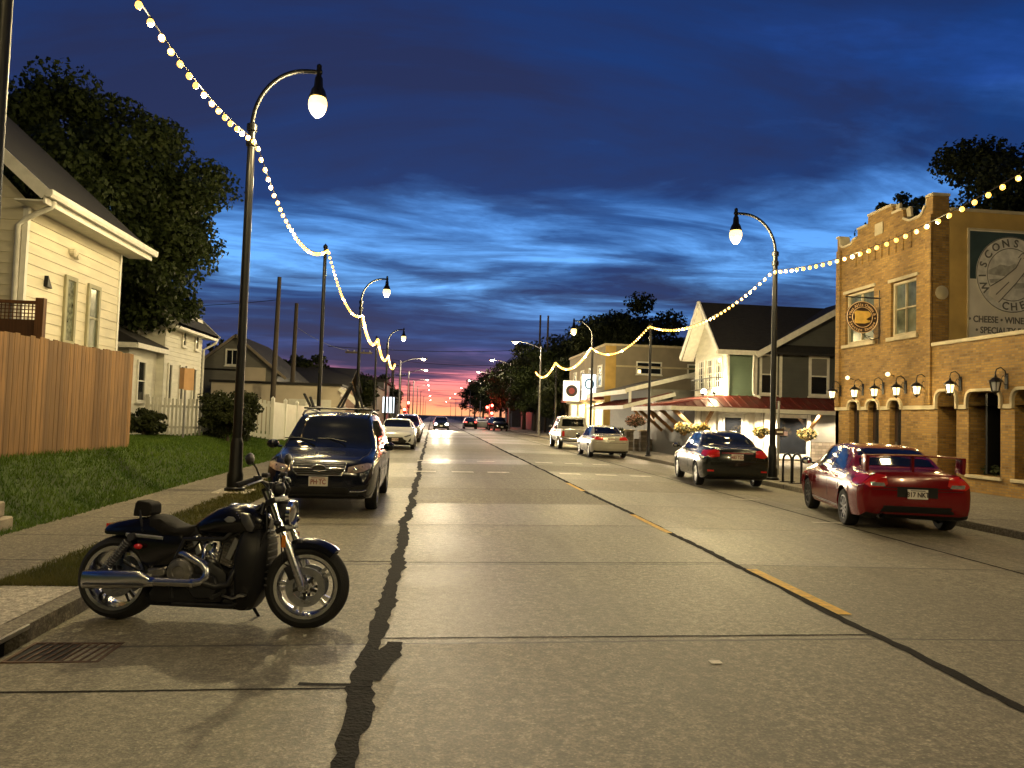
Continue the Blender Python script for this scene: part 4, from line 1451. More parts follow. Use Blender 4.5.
def basket(label, x, y, z_, r, m, top):
    t = thing('flower_basket', label, 'flower basket', (x, y, z_), group='hanging flower baskets under the awnings')
    obj('pot', MB().lathe([(.06, -.22), (.16, -.12), (.2, .02), (.18, .03)], n=12), M['bracket'], t, smooth=50)
    ls = ([], [])
    leafblob(ls, (0, 0, .08), (r, r, r * .6), 320, .13)
    raw('leaves', *ls, M['leafg'], t)
    ls = ([], [])
    leafblob(ls, (0, 0, .12), (r * 1.05, r * 1.05, r * .62), 420, .10)
    raw('flowers', *ls, m, t)
    obj('hanger', MB().tube([(-.18, 0, .02), (0, 0, .6), (.18, 0, .02)], .008, 4).tube([(0, 0, .6), (0, 0, top - z_)], .008, 4), M['plastic'], t)


basket('yellow flower basket left of the white door, at the awning corner', 10.75, 30.8, 1.3, .42, M['flower'], 2.2)
basket('yellow flower basket beside the awning corner basket, nearer the door', 11.5, 30.8, 1.3, .40, M['flower'], 2.2)
basket('flower basket behind the lamp post, right of the white door', 14.2, 30.8, 1.25, .38, M['flower'], 2.2)
basket('mixed flower basket by the grey siding and stone base', 16.3, 30.8, 1.2, .42, M['flower'], 2.2)
basket('pink flower basket under the lean-to porch', 10.6, 37.9, 1.55, .55, M['flower2'], 2.4)
basket('smaller pink flower basket on the right side of the lean-to porch', 12.0, 37.9, 1.5, .4, M['flower2'], 2.9)

# sign pole, bike rack
t = thing('street_sign', 'thin grey sign post with an edge-on sign and small dark red sign, by the awning', 'sign post', (11.0, 22.6, .06))
obj('post', MB().bx(-.03, .03, -.02, .02, 0, 2.35), M['galv'], t)
obj('edge_on_sign', MB().box((.0, .03, 2.05), (.3, .02, .5), rz=R(66)), M['galv'], t)
obj('small_sign', MB().bx(-.12, .16, -.045, -.03, 1.26, 1.48), M['darkink'], t)
obj('sign_print', MB().bx(-.08, .12, -.049, -.0455, 1.34, 1.39), M['plate'], t)
t = thing('bike_rack', 'small black double hoop bike rack on the pavement behind the black sedan', 'bike rack', (9.95, 19.6, .06))
for k, x in enumerate((-.14, .14)):
    obj('hoop', MB().tube([(x, -.25, 0), (x, -.25, .6)] + [(x, -.25 * math.cos(a), .6 + .2 * math.sin(a)) for a in [math.pi * q / 8 for q in range(1, 8)]] + [(x, .25, .6), (x, .25, 0)], .032, 8), M['black'], t, smooth=60)
obj('foot', MB().bx(-.2, .2, -.3, -.2, 0, .02).bx(-.2, .2, .2, .3, 0, .02), M['black'], t)

# ------------------------------------------------------------------ tan flat roofed block with lit shop front
tb = thing('shop_block', 'tan flat-roofed two-storey block with lit shop front, beyond the porch', 'building', (0, 0, 0))
TX, TY = 12.25, 52.0
TSt = frame((0, TY, 0), (1, 0, 0), (0, -1, 0))
TWt = frame((TX, 0, 0), (0, -1, 0), (-1, 0, 0))
mb = MB().bx(TX, 22, TY, 66, -.1, 7.0)
obj('wall', mb, M['stucco'], tb)
obj('coping', MB().bx(TX - .08, 22.1, TY - .08, 66.1, 7.0, 7.16), M['lime'], tb)
obj('corner_quoin', MB().bx(TX - .03, TX + .75, TY - .04, TY, -.1, 6.999), M['plaster'], tb)
obj('band', MB(TSt).bx(TX + .76, 22, .003, .06, 5.5, 5.62), M['lime'], tb)
window(tb, TSt, 14.5, 5.0, 1.9, .95, M['white'], M['winglass'], 'hv', fw=.1)
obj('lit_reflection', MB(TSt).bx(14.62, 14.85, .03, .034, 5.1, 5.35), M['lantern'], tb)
window(tb, TSt, 18.3, 4.9, 2.0, 1.0, M['white'], M['dimglass'], 'v', fw=.1)
for k, y in enumerate((64.5, 61.3, 58.1, 54.9)):
    o = window(tb, TWt, -y, .5, 2.6, 2.4, M['white'], M['shoplit'], 'v', fw=.1)
    window(tb, TWt, -y + .5, 4.1, 1.5, 1.6, M['white'], M['dimglass'], 'h', fw=.1)
obj('shop_awning', MB().bx(11.5, TX - .002, TY + .3, 65.8, 3.1, 3.3), M['redroof'], tb)
for y in (54, 59, 64):
    lamp('shop_light', 'POINT', (11.4, y, 2.7), 160, (1, .74, .3), size=.4)
t = thing('projecting_sign', 'tall white backlit sign with a blue ring, on the tan block', 'sign', (TX, 55, 4.1))
TP = frame((11.75 - TX - .0, -.12, 0), (1, 0, 0), (0, -1, 0))
obj('face', MB().bx(-1.05, -.02, -.12, .12, -.95, .95), M['signlit'], t, bevel=.03)
obj('ring', MB().tube([(-.53 + .32 * math.cos(a), -.13, .22 + .36 * math.sin(a)) for a in [2 * math.pi * k / 24 for k in range(25)]], .06, 6, cap=False), M['blueink'], t)
obj('frame', MB().bx(-1.1, -.001, -.05, .05, .952, 1.0).bx(-1.1, -.001, -.05, .05, -1.0, -.952), M['galv'], t)
t = thing('square_sign', 'square cream backlit sign with a dark disc and red centre, on a pole', 'sign', (10.85, 57.5, .06))
obj('post', MB().bx(-.06, .06, -.05, .05, 0, 3.0), M['galv'], t)
obj('face', MB().bx(-.65, .65, -.12, .12, 3.0, 4.6), M['signlit2'], t, bevel=.03)
obj('disc', MB().lathe([(.46, 0), (.46, .015)], (.0, -.121, 3.8), (0, -1, 0), n=28), M['darkink'], t)
obj('disc_centre', MB().lathe([(.24, 0), (.22, .02)], (.0, -.137, 3.8), (0, -1, 0), n=20), M['redink'], t)
obj('lower_panel', MB().bx(-.35, .65, -.1, .1, 2.75, 2.95), M['greyside'], t)

# ------------------------------------------------------------------ left: cedar fence, houses
cf = thing('wooden_fence', 'tall orange-brown cedar board fence on the lawn bank below the cream house', 'fence', (0, 0, 0))
mb = MB()
for i in range(45):
    y = 9.7 + i * .142
    z0 = .74 + random.uniform(-.03, .04)
    mb.bx(-6.22 + random.uniform(-.006, .006), -6.2, y + random.uniform(.002, .007), y + random.uniform(.133, .139), z0, 2.62 + .06 * (i / 45) + random.uniform(-.018, .018))
obj('board_panel', mb, M['fence'], cf)
obj('rail', MB().bx(-6.27, -6.225, 9.7, 16.09, 1.0, 1.1).bx(-6.27, -6.225, 9.7, 16.09, 2.2, 2.3), M['fence'], cf)
for y in (9.9, 12.2, 14.3, 16.02):
    obj('post', MB().bx(-6.37, -6.275, y - .05, y + .05, .4, 2.5), M['fence'], cf)
mb = MB()
for i in range(14):
    x = -6.37 - (i + 1) * .142
    mb.bx(x + .003, x + .137, 16.03, 16.05, .8, 2.66)
obj('return_panel', mb, M['fence'], cf)
ws = thing('deck_screen', 'dark brown deck screen with lattice top, above the cedar fence', 'screen', (0, 0, 0))
TD = frame((0, 15.0, 0), (1, 0, 0), (0, -1, 0))
mb = MB(TD)
mb.bx(-9.5, -7.55, -.02, 0, 1.6, 3.2)
obj('board_panel', mb, M['deckwood'], ws)
mb = MB(TD)
for i in range(30):
    x = -9.5 + i * .07
    mb.bx(x, x + .016, .0, .012, 3.2, 3.5)
for i in range(4):
    mb.bx(-9.5, -7.55, .013, .025, 3.24 + i * .07, 3.256 + i * .07)
obj('lattice', mb, M['deckwood'], ws)
obj('frame', MB(TD).bx(-7.6, -7.45, -.06, .06, 1.6, 3.62).bx(-8.72, -8.6, -.06, .06, 1.6, 3.62).bx(-9.5, -7.6, -.04, .04, 3.5, 3.56), M['deckwood'], ws)

h1 = thing('cream_house', 'cream clapboard house with two narrow windows behind the cedar fence', 'house', (0, 0, 0))
TE1 = frame((-8.0, 0, 0), (0, 1, 0), (1, 0, 0))
TS1 = frame((0, 15.25, 0), (1, 0, 0), (0, -1, 0))
obj('core_wall', MB().bx(-14.5, -8.01, 15.26, 19.6, .3, 5.5), M['cream'], h1)
mb = MB()
siding(mb, TE1, lambda z_: (15.3, 19.55), .9, 5.42, .215)
rx_, rzz = -11.25, 8.9
siding(mb, TS1, lambda z_: (-14.5, -8.04) if z_ < 5.5 else (rx_ - (rzz - z_) * .97, rx_ + (rzz - z_) * .97), .9, 8.8, .215)
obj('siding', mb, M['cream'], h1, fix=False)
for y in (15.205, 19.525):
    obj('corner_board', MB().bx(-8.06, -7.965, y, y + .095, .9, 5.43), M['white'], h1)
M['dimglass2'] = mat('pale reflecting pane', (.16, .17, .12), .12, var=.7, scale=9, spec=.8, rvar=.05)
M['frameolive'] = mat('olive window frame', (.30, .28, .17), .6)
window(h1, TE1 @ Matrix.Translation((0, .02, 0)), 16.78, 2.9, .52, 1.5, M['frameolive'], M['dimglass2'], '', fw=.09)
window(h1, TE1 @ Matrix.Translation((0, .02, 0)), 17.85, 2.85, .62, 1.55, M['frameolive'], M['dimglass'], 'h', fw=.09)
obj('vent', MB(TE1).prism([(0, 0), (.2, -.02), (.02, .22)], TE1 @ V((15.95, .02, 4.0)), (0, 1, 0), (0, 0, 1), (1, 0, 0), .08) if False else MB().prism([(0, 0), (.2, -.02), (.02, .22)], (-7.98, 15.95, 4.0), (0, 1, 0), (0, 0, 1), (1, 0, 0), .08), M['plastic'], h1)
obj('meter_box', MB().lathe([(.09, 0), (.09, .1), (.05, .13)], (-7.98, 17.0, 4.92), (1, 0, 0), n=12).lathe([(.06, 0), (.06, .1)], (-7.98, 17.18, 4.86), (1, 0, 0), n=10), M['cream'], h1)
mb = MB()
slab_roof(mb, (rx_, 14.75, 9.05), (rx_, 20.1, 9.05), (-7.45, 20.1, 5.68), (-7.45, 14.75, 5.68), .12)
slab_roof(mb, (rx_, 20.1, 9.05), (rx_, 14.75, 9.05), (-15.05, 14.75, 5.68), (-15.05, 20.1, 5.68), .12)
obj('roof', mb, M['shingle'], h1)
mb = MB()
mb.bar((rx_, 14.73, 8.95), (-7.43, 14.73, 5.57), .04, .22).bar((rx_, 14.73, 8.95), (-15.07, 14.73, 5.57), .04, .22)
mb.bx(-7.47, -7.43, 14.74, 20.1, 5.4, 5.6)
mb.bx(-8.0, -7.47, 14.76, 20.1, 5.44, 5.47)
obj('fascia', mb, M['white'], h1)
mb = MB()
mb.loft([[(-7.42 + a, y, 5.58 + b) for a, b in ((0, .08), (.13, .08), (.13, .0), (.1, -.06), (0, -.06))] for y in (14.7, 20.15)])
obj('gutter', mb, M['white'], h1)
obj('downspout', MB().tube([(-7.4, 15.0, 5.52), (-7.45, 15.02, 5.4), (-7.92, 15.12, 5.2), (-8.1, 15.14, 5.05), (-8.1, 15.16, 1.0)], .05, 8), M['white'], h1, smooth=60)

h2 = thing('white_house', 'white clapboard house with small dark-roofed porch below the big maple', 'house', (0, 0, 0))
TE2 = frame((-9.5, 0, 0), (0, 1, 0), (1, 0, 0))
TS2 = frame((0, 27.3, 0), (1, 0, 0), (0, -1, 0))
obj('core_wall', MB().bx(-16, -9.51, 27.31, 31.5, .3, 5.2), M['whiteside'], h2)
mb = MB()
siding(mb, TE2, lambda z_: (27.3, 31.5), .7, 5.1, .16)
siding(mb, TS2, lambda z_: (-16, -9.5), .7, 5.1, .16)
obj('siding', mb, M['whiteside'], h2, fix=False)
for y, zb, hh in ((27.65, 1.7, 1.5), (28.9, 1.7, 1.5), (30.4, 1.7, 1.5), (29.0, 3.9, .9), (30.5, 3.9, .9)):
    window(h2, TE2 @ Matrix.Translation((0, .02, 0)), y, zb, .42, hh, M['white'], M['winglass'], '', fw=.07)
mb = MB()
slab_roof(mb, (-12.7, 26.9, 8), (-12.7, 32, 8), (-9.0, 32, 4.62), (-9.0, 26.9, 4.62), .12)
slab_roof(mb, (-12.7, 32, 8), (-12.7, 26.9, 8), (-16.4, 26.9, 4.62), (-16.4, 32, 4.62), .12)
obj('roof', mb, M['shingle'], h2)
obj('eave_trim', MB().bx(-9.06, -9.0, 26.9, 32.0, 4.4, 4.6).bar((-12.7, 32.03, 7.9), (-9.0, 32.03, 4.5), .05, .22).bar((-12.7, 26.87, 7.9), (-9.0, 26.87, 4.5), .05, .22).bx(-9.5, -9.06, 26.9, 32, 4.44, 4.47), M['white'], h2)
obj('downspout', MB().tube([(-9.03, 31.9, 4.45), (-9.05, 31.8, 4.3), (-9.45, 31.6, 4.0), (-9.45, 31.6, .7)], .05, 8), M['white'], h2)
obj('porch_wall', MB().bx(-12.8, -9.75, 24.9, 27.28, .5, 3.6), M['whiteside'], h2)
TP2 = frame((-9.75, 0, 0), (0, 1, 0), (1, 0, 0))
TPs = frame((0, 24.9, 0), (1, 0, 0), (0, -1, 0))
window(h2, TPs, -10.75, 1.75, .5, 1.5, M['white'], M['dimglass'], 'h', fw=.07)
window(h2, TP2, 25.6, 1.75, .7, 1.4, M['white'], M['winglass'], 'h', fw=.07)
mb = MB()
slab_roof(mb, (-11.2, 25.9, 4.5), (-11.2, 27.28, 4.5), (-9.35, 27.28, 3.68), (-9.35, 24.5, 3.68), .1)
slab_roof(mb, (-11.2, 25.9, 4.5), (-9.35, 24.5, 3.68), (-13.2, 24.5, 3.68), (-13.0, 25.9, 4.5), .1)
obj('porch_roof', mb, M['shingle'], h2)
obj('porch_trim', MB().bx(-9.38, -9.32, 24.5, 27.28, 3.46, 3.62).bx(-13.2, -9.38, 24.47, 24.52, 3.46, 3.62), M['white'], h2)


def picket(mb, a, b, h, step=.13, w_=.085, zf=None):
    a, b = V(a), V(b)
    d = (b - a)
    n = int(d.length / step)
    d.normalize()
    for i in range(n):
        p = a + d * (i + .5) * step
        z0 = zf(p.x, p.y)
        mb.bar(p + V((0, 0, z0 + .06)), p + V((0, 0, z0 + h)), w_, .02, up=(-d.y, d.x, 0))
    return n


pf = thing('picket_fence', 'white picket fence across the lawn in front of the white house', 'fence', (0, 0, 0))
mb = MB()
picket(mb, (-9.6, 26.2, 0), (-7.6, 26.2, 0), 1.3, .13, .07, lawn_h)
obj('pickets', mb, M['white'], pf)
za = lawn_h(-8.6, 26.2)
obj('rail', MB().bx(-9.6, -7.6, 26.22, 26.26, za + .3, za + .38).bx(-9.6, -7.6, 26.22, 26.26, za + 1.0, za + 1.08), M['white'], pf)
for x in (-9.6, -7.6):
    obj('post', MB().bx(x - .06, x + .06, 26.22, 26.34, za - .3, za + 1.42), M['white'], pf)
M['vinyl'] = mat('white vinyl', (.86, .85, .80), .45, var=.05)
vf = thing('vinyl_fence', 'tall white slatted fence with square posts between the round shrub and the SUV', 'fence', (0, 0, 0))
mb = MB()
picket(mb, (-6.5, 31.2, 0), (-6.35, 41.5, 0), 1.62, .17, .12, lawn_h)
picket(mb, (-8.6, 31.0, 0), (-6.5, 31.2, 0), 1.62, .17, .12, lawn_h)
obj('pickets', mb, M['vinyl'], vf)
mb = MB()
for zo in (.2, 1.45):
    mb.bar((-6.54, 31.2, lawn_h(-6.5, 31.2) + zo), (-6.39, 41.5, lawn_h(-6.35, 41.5) + zo), .05, .12)
    mb.bar((-8.6, 31.04, lawn_h(-8.6, 31) + zo), (-6.5, 31.24, lawn_h(-6.5, 31.2) + zo), .05, .12)
obj('rail', mb, M['vinyl'], vf)
for i, y in enumerate((31.2, 33.6, 36.2, 38.8, 41.5)):
    x = -6.5 + .15 * i / 4
    z0 = lawn_h(x, y)
    obj('post', MB().bx(x - .07, x + .07, y - .07, y + .07, z0 - .2, z0 + 1.75).lathe([(.11, 1.75 + z0), (.001, 1.86 + z0)], (x, y, 0), n=4), M['vinyl'], vf)

t = thing('parking_sign', 'pair of pale orange lit notice boards on a thin post on the lawn', 'sign', (-7.03, 22, lawn_h(-7.03, 22)))
obj('post', MB().bx(-.025, .025, -.02, .02, -.2, 2.1), M['galv'], t)
M['orange'] = mat('faded orange board', (.62, .36, .18), .6, var=.15)
obj('board', MB().box((.1, -.03, 1.72), (.26, .015, .62), rz=R(25)), M['orange'], t)
obj('back_board', MB().box((-.1, -.02, 1.74), (.2, .015, .6), rz=R(-35)), M['orange'], t)

rw = thing('retaining_wall', 'pale stacked block retaining wall stepping down at the lawn edge', 'wall', (0, 0, 0))
mb = MB()
for j in range(4):
    for i in range(4):
        x1 = -5.02 - j * .055 - i * .42
        mb.bx(x1 - .41, x1, 9.1 - j * .03, 9.5 - j * .03 + .06 * (3 - j), .05 + j * .19, .05 + j * .19 + .184)
obj('blocks', mb, M['block'], rw, bevel=.02)

h3 = thing('grey_house', 'dark grey gabled house behind the pale garage', 'house', (0, 0, 0))
T3 = frame((0, 47, 0), (1, 0, 0), (0, -1, 0))
pk, pz = -12.1, 6.1
obj('core_wall', MB().bx(-14.6, -9.6, 47.02, 56, .2, 4.0), M['greyside'], h3)
mb = MB()
siding(mb, T3, lambda z_: (-14.6, -9.6) if z_ < 4.05 else (pk - (pz - z_) * 1.22, pk + (pz - z_) * 1.22), .4, 5.95, .2)
obj('siding', mb, M['greyside'], h3, fix=False)
mb = MB()
slab_roof(mb, (pk, 46.6, pz + .1), (pk, 56, pz + .1), (-9.0, 56, 3.65), (-9.0, 46.6, 3.65), .12)
slab_roof(mb, (pk, 56, pz + .1), (pk, 46.6, pz + .1), (-15.2, 46.6, 3.65), (-15.2, 56, 3.65), .12)
obj('roof', mb, M['shingle'], h3)
obj('barge_board', MB().bar((pk, 46.58, pz), (-9.0, 46.58, 3.55), .05, .16).bar((pk, 46.58, pz), (-15.2, 46.58, 3.55), .05, .16), M['stucco'], h3)
window(h3, T3 @ Matrix.Translation((0, .02, 0)), -12.75, 4.25, .85, 1.05, M['white'], M['winglass'], 'v', fw=.1)
obj('light_panel', MB(T3).bx(-11.6, -10.3, .03, .06, 3.3, 4.2), M['garage'], h3)
obj('belt_trim', MB(T3).bx(-14.6, -9.6, .03, .07, 3.95, 4.08) if False else MB(T3).bx(-14.6, -11.61, .03, .07, 3.95, 4.06), M['plastic'], h3)

ga = thing('garage', 'long low pale garage with dark roof edge behind the white fence', 'garage', (0, 0, 0))
obj('wall', MB().bx(-12.5, -5.3, 43.5, 46.3, .1, 3.1), M['garage'], ga)
obj('roof_edge', MB().bx(-12.6, -5.2, 43.4, 46.4, 3.1, 3.24), M['shingle'], ga)
obj('door', MB().bx(-8.2, -5.8, 43.46, 43.495, .2, 2.3), M['white'], ga)
mb = MB()
mb.bar((-5.35, 43.3, 2.95), (-4.15, 43.3, 1.95), .06, .2)
mb.bar((-5.35, 45.4, 2.95), (-4.15, 45.4, 1.95), .06, .2)
for i in range(7):
    k = i / 6
    mb.bar((-5.3 + 1.1 * k, 43.3, 2.95 - .95 * k), (-5.3 + 1.1 * k, 45.4, 2.95 - .95 * k), .05, .05)
obj('pergola_canopy', mb, M['white'], ga)

hd = thing('brown_house', 'low brown house with dark roof and small windows beyond the garage', 'house', (0, 0, 0))
T4 = frame((0, 60, 0), (1, 0, 0), (0, -1, 0))
obj('wall', MB().bx(-13, -7.2, 60, 70, 0, 3.7), M['bracket'], hd)
mb = MB()
slab_roof(mb, (-14, 65, 5.6), (-6.6, 65, 5.4), (-6.6, 59.4, 3.6), (-14, 59.4, 3.6), .15)
slab_roof(mb, (-6.6, 65, 5.4), (-14, 65, 5.6), (-14, 70.6, 3.6), (-6.6, 70.6, 3.6), .15)
obj('roof', mb, M['shingle'], hd)
obj('gable_wall', MB().prism([(60, 3.7), (70, 3.7), (65, 5.25)], (-7.25, 0, 0), (0, 1, 0), (0, 0, 1), (1, 0, 0), .05), M['bracket'], hd)
window(hd, T4, -10.6, 2.5, 1.0, .9, M['white'], M['dimglass'], 'v', fw=.08)
window(hd, T4, -8.6, 2.5, .9, .9, M['white'], M['dimglass'], 'v', fw=.08)

# shop on the left far side with a lit window sign
t = thing('corner_shop', 'small dark shop with white lit window sign past the white car', 'shop', (0, 0, 0))
obj('wall', MB().bx(-14, -5.6, 76, 90, 0, 4.2), M['stucco'], t)
obj('roof_edge', MB().bx(-14.1, -5.5, 75.9, 90.1, 4.2, 4.4), M['shingle'], t)
for x in (-5.0, -4.35):
    obj('window_sign', MB().bx(x, x + .5, 75.6, 75.72, 1.7, 3.3), M['signlit'], t)
    obj('sign_post', MB().bx(x + .2, x + .28, 75.62, 75.7, 0, 1.7), M['galv'], t)
for i, (x0, y0, x1, h) in enumerate(((-16, 92, -6, 5.5), (-15, 122, -5.8, 4.5), (13, 96, 22, 4.8), (13.5, 125, 24, 5.5))):
    t = thing('far_house', ('dark flat-roofed building past the left corner shop', 'low dark building farther down the left side', 'low dark building hidden among the far right trees', 'dark building farther down the right side')[i], 'building', (0, 0, 0))
    obj('wall', MB().bx(x0, x1, y0, y0 + 12, 0, h), M['darkside'], t)
    obj('roof', MB().bx(x0 - .3, x1 + .3, y0 - .3, y0 + 12.3, h, h + .35), M['shingle'], t)

# ------------------------------------------------------------------ trees and shrubs
def tree(name, label, base, trunk_h, c, rad, n, leaf, m, clumps=70, group='trees', tr=.28, hollow=.4, seed=0, cat='tree', cz=(.24, .40)):
    rg = np.random.default_rng(seed + 11)
    t = thing(name, label, cat, base, group=group)
    c = np.array(c, float)
    rad = np.array(rad, float)
    d = rg.normal(size=(clumps, 3))
    d /= np.linalg.norm(d, axis=1)[:, None]
    d[:, 2] = np.where(d[:, 2] < -.8, -.8, d[:, 2])
    rr = rg.uniform(hollow, 1.0, clumps)
    cc = c + d * rad * rr[:, None]
    cs = rg.uniform(cz[0], cz[1], clumps) * rad.mean()
    k = rg.integers(0, clumps, n)
    off = rg.normal(size=(n, 3))
    off /= np.linalg.norm(off, axis=1)[:, None]
    off *= (rg.uniform(0, 1, n) ** .45)[:, None]
    off[:, 2] *= .62
    p = cc[k] + off * cs[k][:, None]
    nrm = off * .8 + rg.normal(size=(n, 3)) * .6 + np.array([0, 0, .35])
    nrm /= np.linalg.norm(nrm, axis=1)[:, None]
    a = np.cross(nrm, rg.normal(size=(n, 3)))
    a /= np.linalg.norm(a, axis=1)[:, None]
    b = np.cross(nrm, a)
    s = (leaf * rg.uniform(.6, 1.35, n))[:, None]
    vs = np.empty((n, 4, 3))
    vs[:, 0] = p - a * s * .5
    vs[:, 1] = p + b * s * .38 - nrm * s * .08
    vs[:, 2] = p + a * s * .5
    vs[:, 3] = p - b * s * .38 - nrm * s * .08
    raw('crown', vs.reshape(-1, 3), np.arange(n * 4).reshape(n, 4), m, t)
    mb = MB()
    top = V(c) + V((0, 0, rad[2] * .35))
    mid = V((c[0] * .4, c[1] * .4, trunk_h))
    mb.tube([(0, 0, -.4), (0, 0, .15), mid * .5, mid, top], [tr * 1.5, tr * 1.1, tr * .9, tr * .75, tr * .15], 10)
    for i in range(min(12, clumps)):
        q = V(cc[i])
        s0 = mid.lerp(top, rg.uniform(0, .5))
        mb.tube([s0, s0.lerp(q, .5) + V((0, 0, .3)), q], [tr * .4, tr * .22, tr * .06], 6)
    obj('trunk', mb, M['bark'], t, smooth=60)
    return t


tree('maple_tree', 'huge dark maple with a round dense crown over the white house', (-12.5, 25.5, .8), 3.2, (.7, .2, 6.9), (4.4, 4.2, 4.2), 105000, .17, M['leafd'], clumps=190, group=None, tr=.38, hollow=.45, seed=1, cz=(.16, .29))
tree('maple_tree', 'dark tree crown at the left edge behind the cream house roof', (-17.5, 27.0, .8), 4.2, (.5, .2, 7.8), (4.2, 4.2, 4.2), 30000, .2, M['leafd'], clumps=90, group=None, tr=.36, hollow=.4, seed=2, cz=(.18, .30))
for i, a in enumerate(((-17.5, 58, 6.6, 3.2, 'dark tree behind the grey gabled house, by the maple'), (-11.5, 66, 6.6, 3.0, 'dark tree between the utility poles behind the brown house'), (-9, 95, 6.8, 3.2, 'dark tree beyond the corner shop on the left'), (-7.6, 74, 5.2, 2.4, 'bushy dark tree at the far left lamp row'), (-8, 112, 7.4, 3.4, 'tall dark tree farther along the left side'), (-8.5, 140, 8, 3.6, 'distant dark tree on the left before the sunset'), (-6.8, 88, 4.2, 1.9, 'small dark tree by the lit window sign'))):
    x, y, h, r, lb = a
    tree('broadleaf_tree', lb, (x, y, 0), h * .3, (0, 0, h * .62), (r, r, h * .38), 6500, .32, M['leafk'], clumps=45, group='dark trees along the left of the street', seed=20 + i)
for i, a in enumerate(((11.6, 80, 9.5, 3.0, 'green tree by the grey davit lamp on the right, lit from below'), (14.5, 84, 12.5, 4.0, 'tall dark tree behind the grey davit lamp'), (13.4, 73, 8.2, 3.2, 'rounded dark tree behind the square sign'), (12.6, 90, 9.5, 3.2, 'dark tree between the green tree and the utility poles'), (15.5, 104, 11, 4.0, 'dark tree set back behind the red signals'), (12.2, 98, 11.5, 3.4, 'dark tree left of the two utility poles'), (11.6, 112, 10.5, 3.2, 'dark tree above the red signals'), (11.8, 128, 11, 3.4, 'dark tree past the red signals'), (12, 148, 11.5, 3.6, 'distant dark tree on the right side'), (12, 175, 12, 3.8, 'distant right tree nearer the sunset'), (12, 210, 12.5, 4.2, 'last distant right tree by the sunset'))):
    x, y, h, r, lb = a
    tree('broadleaf_tree', lb, (x, y, 0), h * .25, (0, 0, h * .58), (r, r, h * .42), 8000, .34, M['leafk'] if i else M['leafd'], clumps=55, group='dark trees along the right of the street', seed=40 + i)
tree('broadleaf_tree', 'broad dark tree mass behind the tan block and house roof', (20.5, 76, 0), 5, (0, 0, 9.6), (6.0, 5, 4.9), 24000, .36, M['leafk'], clumps=70, group='dark trees behind the right buildings', seed=60)
tree('broadleaf_tree', 'dark tree left of the broad mass behind the tan block', (16.6, 82, 0), 4, (0, 0, 7.6), (3.6, 4, 4.2), 9000, .36, M['leafk'], clumps=50, group='dark trees behind the right buildings', seed=61)
tree('broadleaf_tree', 'large dark tree rising behind the mural wall of the brick shop', (30.2, 36, 0), 5, (0, 0, 11.2), (8.2, 5, 5.9), 56000, .24, M['leafk'], clumps=80, group='dark trees behind the right buildings', seed=62)
tree('broadleaf_tree', 'small dark treetop showing over the stepped brick parapet', (27.5, 41.5, 0), 6, (.3, 0, 14.2), (1.7, 1.7, 1.6), 5000, .22, M['leafk'], clumps=30, group='dark trees behind the right buildings', seed=63, tr=.2)


def shrub(label, x, y, rx, rz_, n, group=None, leaf=.10, m='leafg'):
    z0 = lawn_h(x, y) if x < -5 else .06
    t = tree('shrub', label, (x, y, z0), rz_ * .4, (0, 0, rz_ * .95), (rx, rx, rz_), n, leaf, M[m], clumps=60, group=group, tr=.05, hollow=.3, seed=int(abs(x * 10)), cat='shrub')
    return t


shrub('big rounded dark shrub beside the tall street lamp', -6.85, 26.0, 1.05, .92, 15000)
shrub('low dark bush at the porch of the white house', -8.7, 23.6, .55, .42, 5000)
shrub('green shrub at the stone piers of the lean-to porch', 10.1, 39.4, .5, .6, 3000)
# ------------------------------------------------------------------ vehicles
def paintmat(name, col, metal=.35, rough=.3):
    return mat(name, col, rough * .65, metal=metal * .3, var=.05, scale=1.5, coat=.3, rvar=.03, spec=.35)


def interp(keys, s):
    """monotone-ish cubic through rows (s, a, b, ...)"""
    if s <= keys[0][0]:
        return keys[0][1:]
    for i in range(len(keys) - 1):
        a, b = keys[i], keys[i + 1]
        if s <= b[0]:
            t = (s - a[0]) / (b[0] - a[0])
            out = []
            for k in range(1, len(a)):
                d = (b[k] - a[k]) / (b[0] - a[0])

                def tang(j):
                    if j <= 0 or j >= len(keys) - 1:
                        return d
                    p, q, r_ = keys[j - 1], keys[j], keys[j + 1]
                    d0, d1 = (q[k] - p[k]) / (q[0] - p[0]), (r_[k] - q[k]) / (r_[0] - q[0])
                    return 0 if d0 * d1 <= 0 else 2 * d0 * d1 / (d0 + d1)
                h = b[0] - a[0]
                m0, m1 = tang(i) * h, tang(i + 1) * h
                t2, t3 = t * t, t * t * t
                out.append((2 * t3 - 3 * t2 + 1) * a[k] + (t3 - 2 * t2 + t) * m0 + (-2 * t3 + 3 * t2) * b[k] + (t3 - t2) * m1)
            return out
    return keys[-1][1:]


